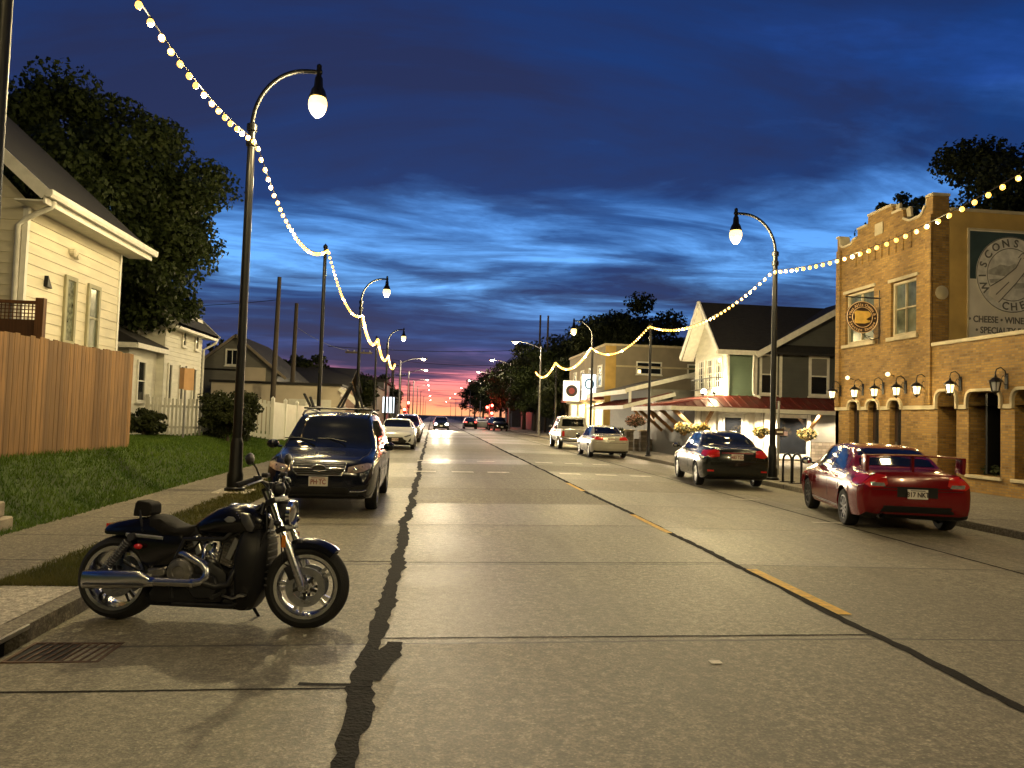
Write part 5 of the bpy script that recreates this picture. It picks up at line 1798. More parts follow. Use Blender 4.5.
class Car:
    """body lofted from stations (s from the rear, half width, sill z, belt z, top z, half width of top); y forward, ground z 0"""

    def __init__(self, name, label, cat, keys, wheels, wr, paint, loc, rz, group=None, rim='dkalloy', detail=True, track=None, spokes=10, tw=.2):
        self.t = thing(name, label, cat, loc, rz, group)
        self.keys, self.L, self.paint = keys, keys[-1][0], paint
        L_ = self.L
        Ra = wr + .055
        ss = {0.0, L_}
        ss |= {L_ * i / 70 for i in range(71)}
        for k in keys:
            ss.add(k[0])
        for w_ in wheels:
            for i in range(25):
                ss.add(w_ + Ra * math.cos(math.pi * i / 24))
            ss |= {w_ - Ra - .004, w_ + Ra + .004}
        ss = sorted(x for x in ss if 0 <= x <= L_)
        ss = [x for i, x in enumerate(ss) if i == 0 or x - ss[i - 1] > .0035]
        rings = []
        for s in ss:
            w_, zb, zl, zt, wt = interp(keys, s)
            az_ = -1
            for q in wheels:
                d = abs(s - q)
                if d < Ra:
                    az_ = max(az_, wr + math.sqrt(Ra * Ra - d * d))
            e = zl - zb
            rise = zt - zl
            half = [(0, zb), (w_ * .80, zb), (w_ * .945, zb + .05 * min(1, e)), (w_ * .985, zb + .28 * e), (w_, zb + .58 * e), (w_ * .992, zb + .8 * e), (w_ * .975, zb + .93 * e), (w_ * .945, zl)]
            half = [(x, max(z_, az_ if x < w_ * 1.01 else z_)) if z_ < az_ else (x, z_) for x, z_ in half]
            ze = zt - min(.05, .25 * max(rise, 0))
            x0, z0 = w_ * .945, zl
            for f_ in (.33, .66):
                half.append((x0 + (wt - x0) * f_ + .012 * min(1, rise * 2), z0 + (ze - z0) * f_))
            half += [(wt, ze), (wt * .93, zt - min(.02, .1 * rise)), (wt * .75, zt - .004), (wt * .4, zt + .006), (0, zt + .010)]
            y = s - L_ / 2
            ring = [V((x, y, z_)) for x, z_ in half] + [V((-x, y, z_)) for x, z_ in half[-2:0:-1]]
            rings.append(ring)
        mb = MB().loft(rings)
        self.body = obj('body', mb, [paint, M['plastic']], self.t, smooth=38)
        for p in self.body.data.polygons:       # underside and wheel housings are bare black
            if p.normal.z < -.55 or (p.center.z < .75 and abs(p.normal.z) < .95 and abs(p.center.x) < .62 and any(abs(p.center.y + L_ / 2 - q) < Ra + .01 for q in wheels)):
                p.material_index = 1
        me = self.body.data
        self.bvh = BVHTree.FromPolygons([v_.co.copy() for v_ in me.vertices], [tuple(p.vertices) for p in me.polygons])
        tr = track or (max(k[1] for k in keys) - .115)
        self.wheels(wheels, wr, tr, rim, spokes, tw, detail)

    def wheels(self, ws_, r, tr, rim, spokes, tw, detail):
        proto = None
        for s in ws_:
            for sd in (1, -1):
                y = s - self.L / 2
                if proto is None:
                    h = tw / 2
                    a = (1, 0, 0)
                    ri = r * .66
                    mb = MB().lathe([(ri, -h * .9), (ri + .02, -h), (r - .03, -h), (r - .006, -h * .75), (r, -h * .4), (r, h * .4), (r - .006, h * .75), (r - .03, h), (ri + .02, h), (ri, h * .9)], axis=a, n=36, cap=False)
                    o = obj('wheel', mb, M['rubber'], self.t, smooth=35)
                    mb = MB().lathe([(ri - .001, -h * .8), (ri - .001, h * .93), (ri - .018, h * .95), (ri - .03, h * .6), (ri - .03, -h * .7), (.001, -h * .7)], axis=a, n=30, cap=False)
                    mb.lathe([(.001, h * .8), (.045, h * .78), (.06, h * .6), (.06, -h * .5)], axis=a, n=14)
                    for k in range(spokes):
                        t_ = 2 * math.pi * k / spokes
                        c, s_ = math.cos(t_), math.sin(t_)
                        mb.bar((h * .68, .05 * c, .05 * s_), (h * .74, (ri - .02) * c, (ri - .02) * s_), .034 if spokes > 6 else .075, .03, up=(1, 0, 0))
                    q = obj('rim', mb, M[rim], o, smooth=35)
                    obj('brake_disc', MB().lathe([(.001, 0), (ri * .7, 0), (ri * .7, .02), (.001, .02)], (-h * .3, 0, 0), a, n=20), M['brakerotor'], o) if detail else None
                    proto = o
                else:
                    o = proto.copy()
                    C.objects.link(o)
                    o.parent = self.t
                    for ch in list(proto.children):
                        c_ = ch.copy()
                        C.objects.link(c_)
                        c_.parent = o
                o.location = (tr * sd, y, r)
                o.rotation_euler = (random.uniform(0, 1), 0, 0 if sd > 0 else math.pi)

    def decal(self, name, poly, view, m, off=.004, step=.07, parent=None, mirror=False, skirt=.02):
        """a panel of real thickness laid on the body: outline in (x,z) front/rear, (s,z) sides, (x,s) top"""
        objs = []
        for sgn in ((1, -1) if mirror else (1,)):
            P = []
            n = len(poly)
            for i in range(n):
                a, b = V(poly[i]), V(poly[(i + 1) % n])
                k = max(1, int((b - a).length / step))
                P += [a + (b - a) * j / k for j in range(k)]
            nb = len(P)
            xs_ = [p.x for p in P]
            zs_ = [p.y for p in P]
            inner = []
            x = min(xs_) + step * .5
            while x < max(xs_):
                z_ = min(zs_) + step * .5
                while z_ < max(zs_):
                    q = V((x, z_))
                    if min((q - p).length for p in P) > step * .35:
                        inner.append(q)
                    z_ += step
                x += step
            res = geometry.delaunay_2d_cdt(P + inner, [], [list(range(nb))], 1, 1e-6)
            vs2, fs = res[0], res[2]
            vs, ns_ = [], []
            for q in vs2:
                u, w_ = q.x, q.y
                if view == 'front':
                    o_, d = V((u * sgn, 9, w_)), V((0, -1, 0))
                elif view == 'rear':
                    o_, d = V((u * sgn, -9, w_)), V((0, 1, 0))
                elif view == 'side':
                    o_, d = V((9 * sgn, u - self.L / 2, w_)), V((-sgn, 0, 0))
                else:
                    o_, d = V((u * sgn, w_ - self.L / 2, 9)), V((0, 0, -1))
                hit = self.bvh.ray_cast(o_, d)
                if hit[0] is None:
                    near = self.bvh.find_nearest(o_ + d * 8)
                    vs.append(near[0])
                    ns_.append(near[1] if near[1].dot(d) < 0 else -near[1])
                else:
                    vs.append(hit[0])
                    ns_.append(hit[1] if hit[1].dot(d) < 0 else -hit[1])
            n0 = len(vs)
            top = [p + n_ * off for p, n_ in zip(vs, ns_)]
            cnt = {}
            for f_ in fs:
                for i in range(len(f_)):
                    e = (f_[i], f_[(i + 1) % len(f_)])
                    cnt[tuple(sorted(e))] = cnt.get(tuple(sorted(e)), []) + [e]
            low = [p - n_ * skirt for p, n_ in zip(vs, ns_)]
            faces = [tuple(f_) for f_ in fs]
            for e in cnt.values():
                if len(e) == 1:
                    a, b = e[0]
                    faces.append((b, a, a + n0, b + n0))
            mb = MB().add(top + low, faces)
            objs.append(obj(name, mb, m, parent or self.t, smooth=50))
        return objs

    def line(self, name, pts, view, w_=.016, m=None, off=.003, mirror=True):
        P = [V(p) for p in pts]
        A, B = [], []
        for i, p in enumerate(P):
            d = (P[min(i + 1, len(P) - 1)] - P[max(i - 1, 0)]).normalized()
            s = V((-d.y, d.x)) * w_ / 2
            A.append(p + s)
            B.append(p - s)
        return self.decal(name, [tuple(p) for p in A + B[::-1]], view, m or M['plastic'], off, .12, mirror=mirror, skirt=.008)

    def mirrors(self, s, z_, w_, m=None):
        for sd in (1, -1):
            y = s - self.L / 2
            mb = MB().ball((sd * (w_ + .12), y, z_ + .03), .11, 12, (1.0, .62, .72))
            mb.bar((sd * (w_ - .04), y + .01, z_ - .02), (sd * (w_ + .08), y, z_), .05, .035)
            o = obj('side_mirror', mb, m or self.paint, self.t, smooth=50)
            obj('mirror_glass', MB().ball((sd * (w_ + .12), y - .045, z_ + .03), .085, 10, (.9, .35, .7)), M['chrome'], o, smooth=50)

    def handles(self, ss, z_, w_):
        for s in ss:
            for sd in (1, -1):
                y = s - self.L / 2
                hit = self.bvh.ray_cast(V((9 * sd, y, z_)), V((-sd, 0, 0)))
                x = hit[0].x if hit[0] else sd * w_
                obj('door_handle', MB().bx(x - .004 * sd, x + .032 * sd, y - .1, y + .1, z_ - .014, z_ + .014), self.paint, self.t, bevel=.01, seg=2, smooth=50)

    def plate(self, view, z_, txt, x=0, w_=.30, h=.15, ink=None):
        d = V((0, -1, 0)) if view == 'front' else V((0, 1, 0))
        hit = self.bvh.ray_cast(V((x, 9 if view == 'front' else -9, z_)), d)
        y = hit[0].y if hit[0] else (self.L / 2 if view == 'front' else -self.L / 2)
        o_ = V((x, y, z_)) - d * .012
        T = frame(o_, (-1, 0, 0), (0, 1, 0)) if view == 'front' else frame(o_, (1, 0, 0), (0, -1, 0))
        o = obj('number_plate', MB(T).bx(-w_ / 2, w_ / 2, -.03, .012, -h / 2, h / 2), M['plate'], self.t, bevel=.004)
        mb = MB()
        text(mb, txt, T @ Matrix.Translation((0, .014, 0)), 0, -h * .27, h * .72, .8)
        obj('lettering', mb, ink or M['plateink'], o)
        mb = MB(T).bx(-w_ * .36, w_ * .36, .0125, .0145, h * .34, h * .42)
        obj('plate_band', mb, ink or M['plateink'], o)


def rect(x0, x1, z0, z1):
    return [(x0, z0), (x1, z0), (x1, z1), (x0, z1)]


def sedan_keys(L_=4.55, w=.885, rz=1.47, deck=1.08, belt=.9, hood=.92, nose=.72, tail=.9):
    return [(0, w * .80, .42, tail - .14, tail, w * .66), (.05, w * .91, .32, tail - .08, tail + .07, w * .74), (.22, w * .975, .24, belt - .05, deck - .03, w * .80), (.55, w, .21, belt, deck, w * .82),
            (.82, w, .20, belt + .02, deck + .03, w * .82), (1.15, w, .20, belt + .02, deck + .22, w * .74), (1.62, w, .20, belt + .02, rz - .03, w * .66), (2.2, w, .20, belt + .01, rz, w * .655), (2.72, w, .20, belt, rz - .03, w * .66),
            (3.1, w, .20, belt - .02, rz - .26, w * .74), (3.5, w * .995, .20, belt - .05, hood + .1, w * .80), (4.0, w * .98, .20, belt - .12, hood, w * .76), (L_ - .22, w * .93, .22, nose, hood - .09, w * .70), (L_ - .06, w * .83, .26, nose - .1, nose - .01, w * .62), (L_, w * .70, .34, nose - .2, nose - .12, w * .54)]


SG_F = [(1.98, .95), (1.98, 1.385), (2.55, 1.39), (2.95, 1.20), (3.28, .96)]
SG_R = [(1.93, .955), (1.93, 1.385), (1.62, 1.375), (1.36, 1.22), (1.08, 1.0), (1.14, .965)]

# --- dark SUV, nose to the camera, roof bars with ski/bike carriers
P_suv = paintmat('midnight blue car paint', (.006, .008, .017), .5, .28)
k = [(0, .74, .42, .9, 1.15, .62), (.05, .84, .32, .98, 1.35, .66), (.3, .885, .26, 1.02, 1.57, .63), (.7, .895, .25, 1.02, 1.635, .635), (1.6, .895, .25, 1.01, 1.665, .64), (2.4, .895, .25, 1.0, 1.645, .635), (2.72, .895, .25, .99, 1.60, .64), (3.1, .895, .25, .96, 1.34, .72), (3.55, .895, .25, .93, 1.05, .78), (3.9, .885, .25, .91, .99, .76), (4.25, .865, .25, .87, .945, .73), (4.42, .83, .26, .80, .905, .70), (4.53, .78, .29, .70, .84, .68), (4.58, .74, .33, .60, .74, .66), (4.6, .70, .38, .55, .66, .62)]
suv = Car('parked_suv', 'midnight blue SUV with roof carriers parked nose-on behind the motorcycle', 'SUV', k, [.93, 3.6], .345, P_suv, (-1.77, 14.45, -.052), math.pi, spokes=10, rim='satin')
# facing the camera: local +y is the nose, turned by pi
suv.decal('windshield', [(-.74, 1.045), (-.37, 1.055), (0, 1.06), (.37, 1.055), (.74, 1.045), (.60, 1.55), (.3, 1.575), (0, 1.58), (-.3, 1.575), (-.60, 1.55)], 'front', M['glass'], .004)
suv.decal('side_window', [(2.05, 1.06), (2.05, 1.52), (2.62, 1.52), (3.3, 1.08)], 'side', M['glass'], mirror=True)
suv.decal('side_window', [(1.1, 1.08), (1.15, 1.52), (1.98, 1.53), (1.98, 1.06)], 'side', M['glass'], mirror=True)
suv.decal('side_window', [(.45, 1.12), (.55, 1.5), (1.05, 1.52), (1.0, 1.08)], 'side', M['glass'], mirror=True)
suv.decal('bumper_intake', [(-.40, .30), (.40, .30), (.5, .40), (.46, .46), (-.46, .46), (-.5, .40)], 'front', M['plastic'], .006)
gr = suv.decal('grille', [(-.33, .655), (.33, .655), (.40, .72), (.43, .82), (.40, .86), (-.40, .86), (-.43, .82), (-.40, .72)], 'front', M['plastic'], .008)[0]
gpts = [(-.33, .655), (.33, .655), (.40, .72), (.43, .82), (.40, .86), (-.40, .86), (-.43, .82), (-.40, .72)]


def on_front(car, pts, off):
    out = []
    for x, z_ in pts:
        h = car.bvh.ray_cast(V((x, 9, z_)), V((0, -1, 0)))
        out.append((h[0] if h[0] else V((x, car.L / 2, z_))) + V((0, off, 0)))
    return out


def dense(pts, n=4, close=True):
    o = []
    m = len(pts) if close else len(pts) - 1
    for i in range(m):
        a, b = V(pts[i]), V(pts[(i + 1) % len(pts)])
        o += [tuple(a + (b - a) * j / n) for j in range(n)]
    return o + [o[0]] if close else o + [pts[-1]]


obj('grille_surround', MB().tube(on_front(suv, dense(gpts), .012), .011, 6, cap=False), M['chrome'], gr, smooth=60)
mb = MB().tube(on_front(suv, dense([(-.40, .765), (-.12, .765)], 6, False), .02), .014, 6).tube(on_front(suv, dense([(.12, .765), (.40, .765)], 6, False), .02), .014, 6)
ctr = on_front(suv, [(0, .765)], .022)[0]
mb.tube([ctr + V((.115 * math.cos(a), 0, .055 * math.sin(a))) for a in [2 * math.pi * i / 20 for i in range(21)]], .008, 5, cap=False)
obj('grille_bar', mb, M['chrome'], gr, smooth=60)
mb = MB()
for z_ in (.69, .725, .81, .84):
    mb.tube(on_front(suv, dense([(-.38, z_), (.38, z_)], 8, False), .012), .006, 5)
obj('grille_slat', mb, M['dkalloy'], gr)
for o in suv.decal('headlight', [(.45, .715), (.52, .69), (.68, .715), (.80, .77), (.81, .835), (.74, .85), (.54, .81), (.46, .785)], 'front', M['clearpk'], .006, .045, mirror=True):
    pass
for sx in (1, -1):
    c0 = on_front(suv, [(sx * .575, .75)], .004)[0]
    obj('headlight_projector', MB().lathe([(.036, 0), (.04, .012), (.03, .02), (.001, .024)], c0, (0, 1, .1), n=14), M['chrome'], suv.t, smooth=50)
suv.decal('fog_light', [(.50, .42), (.74, .43), (.80, .53), (.70, .50), (.52, .47)], 'front', M['plastic'], .007, .05, mirror=True)
for sx in (1, -1):
    obj('fog_trim', MB().tube(on_front(suv, dense([(sx * .50, .405), (sx * .66, .405), (sx * .75, .43)], 5, False), .012), .012, 6), M['chrome'], suv.t, smooth=60)
suv.plate('front', .555, 'PH·TC')
suv.line('hood_gap', [(-.74, 3.5), (-.72, 4.0), (-.62, 4.42), (-.3, 4.47), (.3, 4.47), (.62, 4.42), (.72, 4.0), (.74, 3.5)], 'top', .012, mirror=False)
suv.line('door_gap', [(2.0, .36), (2.0, 1.04)], 'side')
suv.line('door_gap', [(3.05, .36), (3.1, .96)], 'side')
suv.line('body_crease', [(.6, .9), (2, .88), (3.6, .84)], 'side', .01)
suv.mirrors(3.2, 1.05, .90)
suv.handles((1.3, 2.3), .92, .9)
mb = MB()
for x in (-.28, .25):
    mb.tube([(x, 4.6 / 2 - 1.15, 1.155), (x + .3, 4.6 / 2 - 1.28, 1.2), (x + .55, 4.6 / 2 - 1.3, 1.19)], .010, 5)
obj('wiper', mb, M['plastic'], suv.t)
obj('tow_hook_cover', MB().tube(on_front(suv, dense([(-.62, .335), (.62, .335)], 10, False), .004), .016, 6), M['plastic'], suv.t)
for sx in (1, -1):
    mb = MB().tube([(sx * .60, -1.9, 1.57), (sx * .605, -1.6, 1.66), (sx * .61, -.4, 1.715), (sx * .605, .2, 1.67), (sx * .60, .4, 1.6)], .022, 8)
    obj('roof_rail', mb, M['blackm'], suv.t, smooth=60)
for y in (-1.25, -.15):
    obj('roof_bar', MB().bar((-.68, y, 1.735), (.68, y, 1.735), .07, .035), M['blackm'], suv.t, bevel=.01)
for x, hgt, dx in ((.56, .26, .16), (.50, .2, .1), (.05, .50, -.24), (-.02, .46, -.18), (-.36, .50, .2), (-.43, .44, .15)):
    mb = MB().bar((x, -.15, 1.752), (x + dx, -.30, 1.75 + hgt), .05, .035).bar((x, -1.2, 1.752), (x, -.15, 1.765), .05, .03)
    obj('bike_carrier_arm', mb, M['plastic'], suv.t, bevel=.008)
mb = MB().box((-.1, .28, 1.40), (.10, .03, .07))
obj('rear_view_mirror', mb, M['plastic'], suv.t)

# --- red sedan with big wing, rear three-quarter
P_red = paintmat('deep red car paint', (.15, .005, .007), .2, .27)
redL = 4.42
k = sedan_keys(redL, .875, 1.39, .99, .87, .90, .70, .92)
red = Car('parked_sedan', 'glossy deep red sedan with large rear wing by the brick shop', 'car', k, [.95, 3.48], .315, P_red, (8.25, 13.15, -.05), R(-15), rim='dkalloy', spokes=10)
red.decal('rear_window', [(-.60, 1.045), (.60, 1.045), (.52, 1.30), (.3, 1.325), (-.3, 1.325), (-.52, 1.30)], 'rear', M['glass'])
red.decal('windshield', [(-.66, 1.05), (.66, 1.05), (.54, 1.31), (-.54, 1.31)], 'front', M['glass'])
red.decal('side_window', [(1.98, .93), (1.98, 1.31), (2.55, 1.315), (2.9, 1.17), (3.22, .94)], 'side', M['glass'], mirror=True)
red.decal('side_window', [(1.93, .935), (1.93, 1.31), (1.66, 1.30), (1.4, 1.19), (1.12, .99), (1.16, .945)], 'side', M['glass'], mirror=True)
for o in red.decal('taillight', [(.44, .80), (.47, .935), (.62, .955), (.795, .93), (.80, .80), (.70, .74), (.52, .75)], 'rear', M['redglass'], .010, .04, mirror=True):
    pass
red.decal('taillight', [(.10, .78), (.05, .90), (.25, .93), (.42, .92), (.44, .80), (.3, .765)], 'side', M['redglass'], .008, .04, mirror=True)
red.decal('reverse_lamp', [(.48, .765), (.50, .82), (.70, .82), (.68, .765)], 'rear', M['clear'], .016, .04, mirror=True)
red.decal('plate_recess', rect(-.30, .30, .60, .765), 'rear', M['plastic'], .003)
red.plate('rear', .655, '817 NKT', w_=.30, h=.15, ink=M['darkink'])
red.line('trunk_gap', [(-.60, .985), (-.56, .80), (-.5, .75), (.5, .75), (.56, .80), (.60, .985)], 'rear', .012, mirror=False)
red.line('bumper_gap', [(-.80, .715), (0, .70), (.80, .715)], 'rear', .010, mirror=False)
red.decal('diffuser', [(-.55, .36), (.55, .36), (.5, .46), (-.5, .46)], 'rear', M['plastic'], .008)
for x in (-.18,):
    obj('badge', MB().tube([(x + .05 * math.cos(a) + .18, -redL / 2 + .03, .885 + .028 * math.sin(a)) for a in [2 * math.pi * i / 14 for i in range(15)]], .008, 5), M['chrome'], red.t, smooth=60)
red.line('door_gap', [(1.95, .32), (1.95, .92)], 'side')
red.line('door_gap', [(3.0, .32), (3.05, .9)], 'side')
red.line('door_gap', [(1.28, .60), (1.22, .75), (1.1, .92)], 'side')
red.line('sill_trim', [(1.35, .30), (3.1, .30)], 'side', .03, M['satin'], .006)
red.mirrors(3.05, .97, .86, M['plastic'])
red.handles((1.42, 2.15), .82, .88)
mb = MB()
wy = -redL / 2 + .20
secs = []
for x, zo, yo in ((-.74, .0, .04), (-.70, .005, .0), (-.3, .02, -.02), (0, .024, -.025), (.3, .02, -.02), (.70, .005, 0), (.74, 0, .04)):
    z_ = 1.225 + zo
    secs.append([(x, wy + yo - .11, z_ + .012), (x, wy + yo - .02, z_ + .03), (x, wy + yo + .10, z_ + .012), (x, wy + yo + .12, z_), (x, wy + yo, z_ - .008), (x, wy + yo - .11, z_)])
mb.loft(secs)
o = obj('spoiler', mb, P_red, red.t, smooth=40)
for sx in (1, -1):
    obj('spoiler_post', MB().prism([(wy - .10, .985), (wy + .17, 1.0), (wy + .12, 1.238), (wy - .13, 1.25)], (sx * .72 - .03, 0, 0), (0, 1, 0), (0, 0, 1), (1, 0, 0), .055), P_red, o, bevel=.014, seg=2, smooth=40)
obj('spoiler_centre_post', MB().prism([(wy - .02, .99), (wy + .07, 1.0), (wy + .06, 1.24), (wy - .02, 1.24)], (-.02, 0, 0), (0, 1, 0), (0, 0, 1), (1, 0, 0), .04), P_red, o, bevel=.01)
obj('exhaust_tip', MB().lathe([(.05, 0), (.05, .2), (.042, .2), (.042, .01)], (-.52, -redL / 2 + .01, .29), (0, 1, 0), n=16, cap=False), M['satin'], red.t, smooth=50)

# --- dark olive/black sedan, rear view
P_blk = paintmat('black car paint', (.013, .014, .012), .3, .28)
k = sedan_keys(4.54, .88, 1.465, 1.09, .91, .93, .72, .95)
blk = Car('parked_sedan', 'glossy black sedan with red tail lamps parked before the tall right lamp post', 'car', k, [1.0, 3.6], .315, P_blk, (8.18, 20.65, -.045), R(-8), rim='satin', spokes=5)
blk.decal('rear_window', [(-.62, 1.13), (.62, 1.13), (.53, 1.375), (.3, 1.40), (-.3, 1.40), (-.53, 1.375)], 'rear', M['glass'])
blk.decal('windshield', [(-.66, 1.07), (.66, 1.07), (.54, 1.38), (-.54, 1.38)], 'front', M['glass'])
blk.decal('side_window', SG_F, 'side', M['glass'], mirror=True)
blk.decal('side_window', SG_R, 'side', M['glass'], mirror=True)
blk.decal('taillight', [(.46, .83), (.47, .98), (.58, 1.0), (.80, .965), (.80, .85), (.66, .80)], 'rear', M['redglass'], .010, .04, mirror=True)
blk.decal('taillight', [(.08, .82), (.05, .93), (.25, .975), (.42, .97), (.40, .86)], 'side', M['redglass'], .008, .04, mirror=True)
blk.plate('rear', .82, '483 TLD', w_=.30, h=.15)
blk.line('trunk_chrome', [(-.40, .925), (.40, .925)], 'rear', .022, M['chrome'], .008, mirror=False)
blk.line('trunk_gap', [(-.66, 1.07), (-.5, .82), (-.46, .72), (.46, .72), (.5, .82), (.66, 1.07)], 'rear', .012, mirror=False)
blk.line('bumper_gap', [(-.8, .70), (.8, .70)], 'rear', .01, mirror=False)
blk.decal('reflector', rect(.60, .76, .44, .48), 'rear', M['redglass'], .006, .05, mirror=True)
blk.line('door_gap', [(1.95, .32), (1.95, .94)], 'side')
blk.line('door_gap', [(3.05, .32), (3.1, .9)], 'side')
blk.mirrors(3.1, .98, .87)
blk.handles((1.45, 2.15), .84, .88)

# --- silver sedan, rear view
P_sil = paintmat('champagne silver car paint', (.36, .34, .30), .7, .35)
k = sedan_keys(4.5, .865, 1.43, 1.03, .89, .90, .70, .92)
sil = Car('parked_sedan', 'champagne silver sedan parked behind the pickup', 'car', k, [.98, 3.55], .31, P_sil, (7.95, 34.2, -.045), R(-2), rim='satin', spokes=8)
sil.decal('rear_window', [(-.60, 1.07), (.60, 1.07), (.52, 1.345), (-.52, 1.345)], 'rear', M['glass'])
sil.decal('windshield', [(-.66, 1.04), (.66, 1.04), (.54, 1.35), (-.54, 1.35)], 'front', M['glass'])
sil.decal('side_window', [(1.98, .93), (1.98, 1.34), (2.55, 1.35), (3.25, .95)], 'side', M['glass'], mirror=True)
sil.decal('side_window', [(1.93, .935), (1.93, 1.34), (1.62, 1.33), (1.08, .98), (1.14, .945)], 'side', M['glass'], mirror=True)
sil.decal('taillight', [(.36, .80), (.36, .93), (.60, .95), (.79, .92), (.78, .81)], 'rear', M['redglass'], .010, .05, mirror=True)
sil.plate('rear', .85, '264 RWB', w_=.30, h=.14)
sil.line('bumper_gap', [(-.79, .68), (.79, .68)], 'rear', .012, mirror=False)
sil.line('door_gap', [(1.95, .32), (1.95, .92)], 'side')
sil.mirrors(3.05, .97, .86)
sil.handles((1.45, 2.15), .82, .87)

# --- silver pickup, rear view
k = [(0, .86, .50, .98, 1.08, .80), (.05, .93, .46, 1.02, 1.12, .86), (.3, .95, .42, 1.03, 1.13, .88), (1.80, .96, .40, 1.05, 1.14, .88), (1.86, .96, .40, 1.05, 1.18, .87), (1.98, .96, .40, 1.06, 1.74, .72), (2.3, .96, .40, 1.06, 1.83, .70), (3.2, .96, .40, 1.06, 1.85, .70), (3.6, .96, .40, 1.05, 1.80, .70), (4.3, .95, .40, 1.02, 1.22, .84), (5.0, .94, .42, .98, 1.14, .82), (5.4, .90, .44, .9, 1.06, .78), (5.55, .82, .48, .8, .95, .7)]
pku = Car('pickup_truck', 'silver crew-cab pickup parked ahead of the silver sedan', 'pickup truck', k, [1.05, 4.4], .38, P_sil, (8.1, 42.9, -.045), R(-2), rim='satin', spokes=6, tw=.25)
pku.decal('rear_window', [(-.64, 1.26), (.64, 1.26), (.60, 1.68), (-.60, 1.68)], 'rear', M['glass'])
pku.decal('side_window', [(2.1, 1.14), (2.12, 1.68), (2.85, 1.7), (2.85, 1.14)], 'side', M['glass'], mirror=True)
pku.decal('side_window', [(2.95, 1.14), (2.95, 1.7), (3.5, 1.68), (4.0, 1.16)], 'side', M['glass'], mirror=True)
pku.decal('windshield', [(-.72, 1.3), (.72, 1.3), (.62, 1.74), (-.62, 1.74)], 'front', M['glass'])
pku.decal('taillight', rect(.74, .87, .72, 1.02), 'rear', M['redglass'], .01, .05, mirror=True)
pku.decal('bed_cover', rect(-.78, .78, .12, 1.78), 'top', M['plastic'], .006, .2)
obj('rear_bumper', MB().bx(-.92, .92, -5.55 / 2 - .12, -5.55 / 2 + .04, .48, .66), M['chrome'], pku.t, bevel=.03, seg=2, smooth=40)
pku.decal('tailgate_step', rect(-.1, .12, .66, .9), 'rear', M['plastic'], .01)
pku.line('tailgate_gap', [(-.72, 1.05), (-.72, .70), (.72, .70), (.72, 1.05)], 'rear', .014, mirror=False)
pku.line('door_gap', [(2.9, .5), (2.9, 1.1)], 'side')
pku.mirrors(3.75, 1.2, .94)
pku.handles((2.2, 3.05), 1.0, .96)

# --- white sedan, nose-on, left kerb
P_wht = paintmat('white car paint', (.62, .62, .62), .05, .3)
k = sedan_keys(4.8, .915, 1.44, 1.10, .92, .90, .70, .95)
wht = Car('parked_sedan', 'white sedan with black lower grille facing the camera behind the dark SUV', 'car', k, [1.05, 3.85], .33, P_wht, (-1.68, 37.4, -.05), math.pi, rim='satin', spokes=10)
wht.decal('windshield', [(-.68, 1.04), (.68, 1.04), (.57, 1.36), (.3, 1.38), (-.3, 1.38), (-.57, 1.36)], 'front', M['glass'])
wht.decal('side_window', SG_F, 'side', M['glass'], mirror=True)
wht.decal('side_window', SG_R, 'side', M['glass'], mirror=True)
wht.decal('grille', [(-.42, .30), (.42, .30), (.56, .42), (.40, .50), (.34, .58), (-.34, .58), (-.40, .50), (-.56, .42)], 'front', M['plastic'], .008, .05)
wht.decal('headlight', [(.40, .62), (.5, .585), (.72, .66), (.76, .73), (.60, .70)], 'front', M['clear'], .008, .04, mirror=True)
wht.decal('corner_intake', [(.60, .36), (.72, .40), (.74, .56), (.66, .5)], 'front', M['plastic'], .008, .04, mirror=True)
wht.plate('front', .47, '591 KGM')
wht.mirrors(3.15, .98, .90)
wht.line('door_gap', [(1.95, .32), (1.95, .94)], 'side')


def simple(name, label, cat, keys, wheels, wr, paint, loc, rz, front=True, lit=None, tail=None, group=None, suvish=False):
    c = Car(name, label, cat, keys, wheels, wr, paint, loc, rz, group, detail=False, spokes=6, rim='satin')
    rz_ = max(q[4] for q in keys)
    c.decal('windshield', [(-.66, rz_ - .42), (.66, rz_ - .42), (.55, rz_ - .1), (-.55, rz_ - .1)], 'front', M['glass'], step=.15)
    c.decal('rear_window', [(-.62, rz_ - .38), (.62, rz_ - .38), (.54, rz_ - .1), (-.54, rz_ - .1)], 'rear', M['glass'], step=.15)
    c.decal('side_window', [(1.3, rz_ - .46), (1.55, rz_ - .1), (2.6, rz_ - .1), (3.2, rz_ - .48)], 'side', M['glass'], step=.15, mirror=True)
    c.decal('headlight', [(.45, .60), (.72, .62), (.74, .70), (.5, .70)], 'front', M['headlamp'] if lit else M['clear'], .008, .08, mirror=True)
    c.decal('taillight', [(.5, .82), (.5, .94), (.78, .92), (.78, .83)], 'rear', M['tailon'] if tail else M['redglass'], .01, .08, mirror=True)
    c.plate('front' if front else 'rear', .5 if front else .8, '   ')
    return c


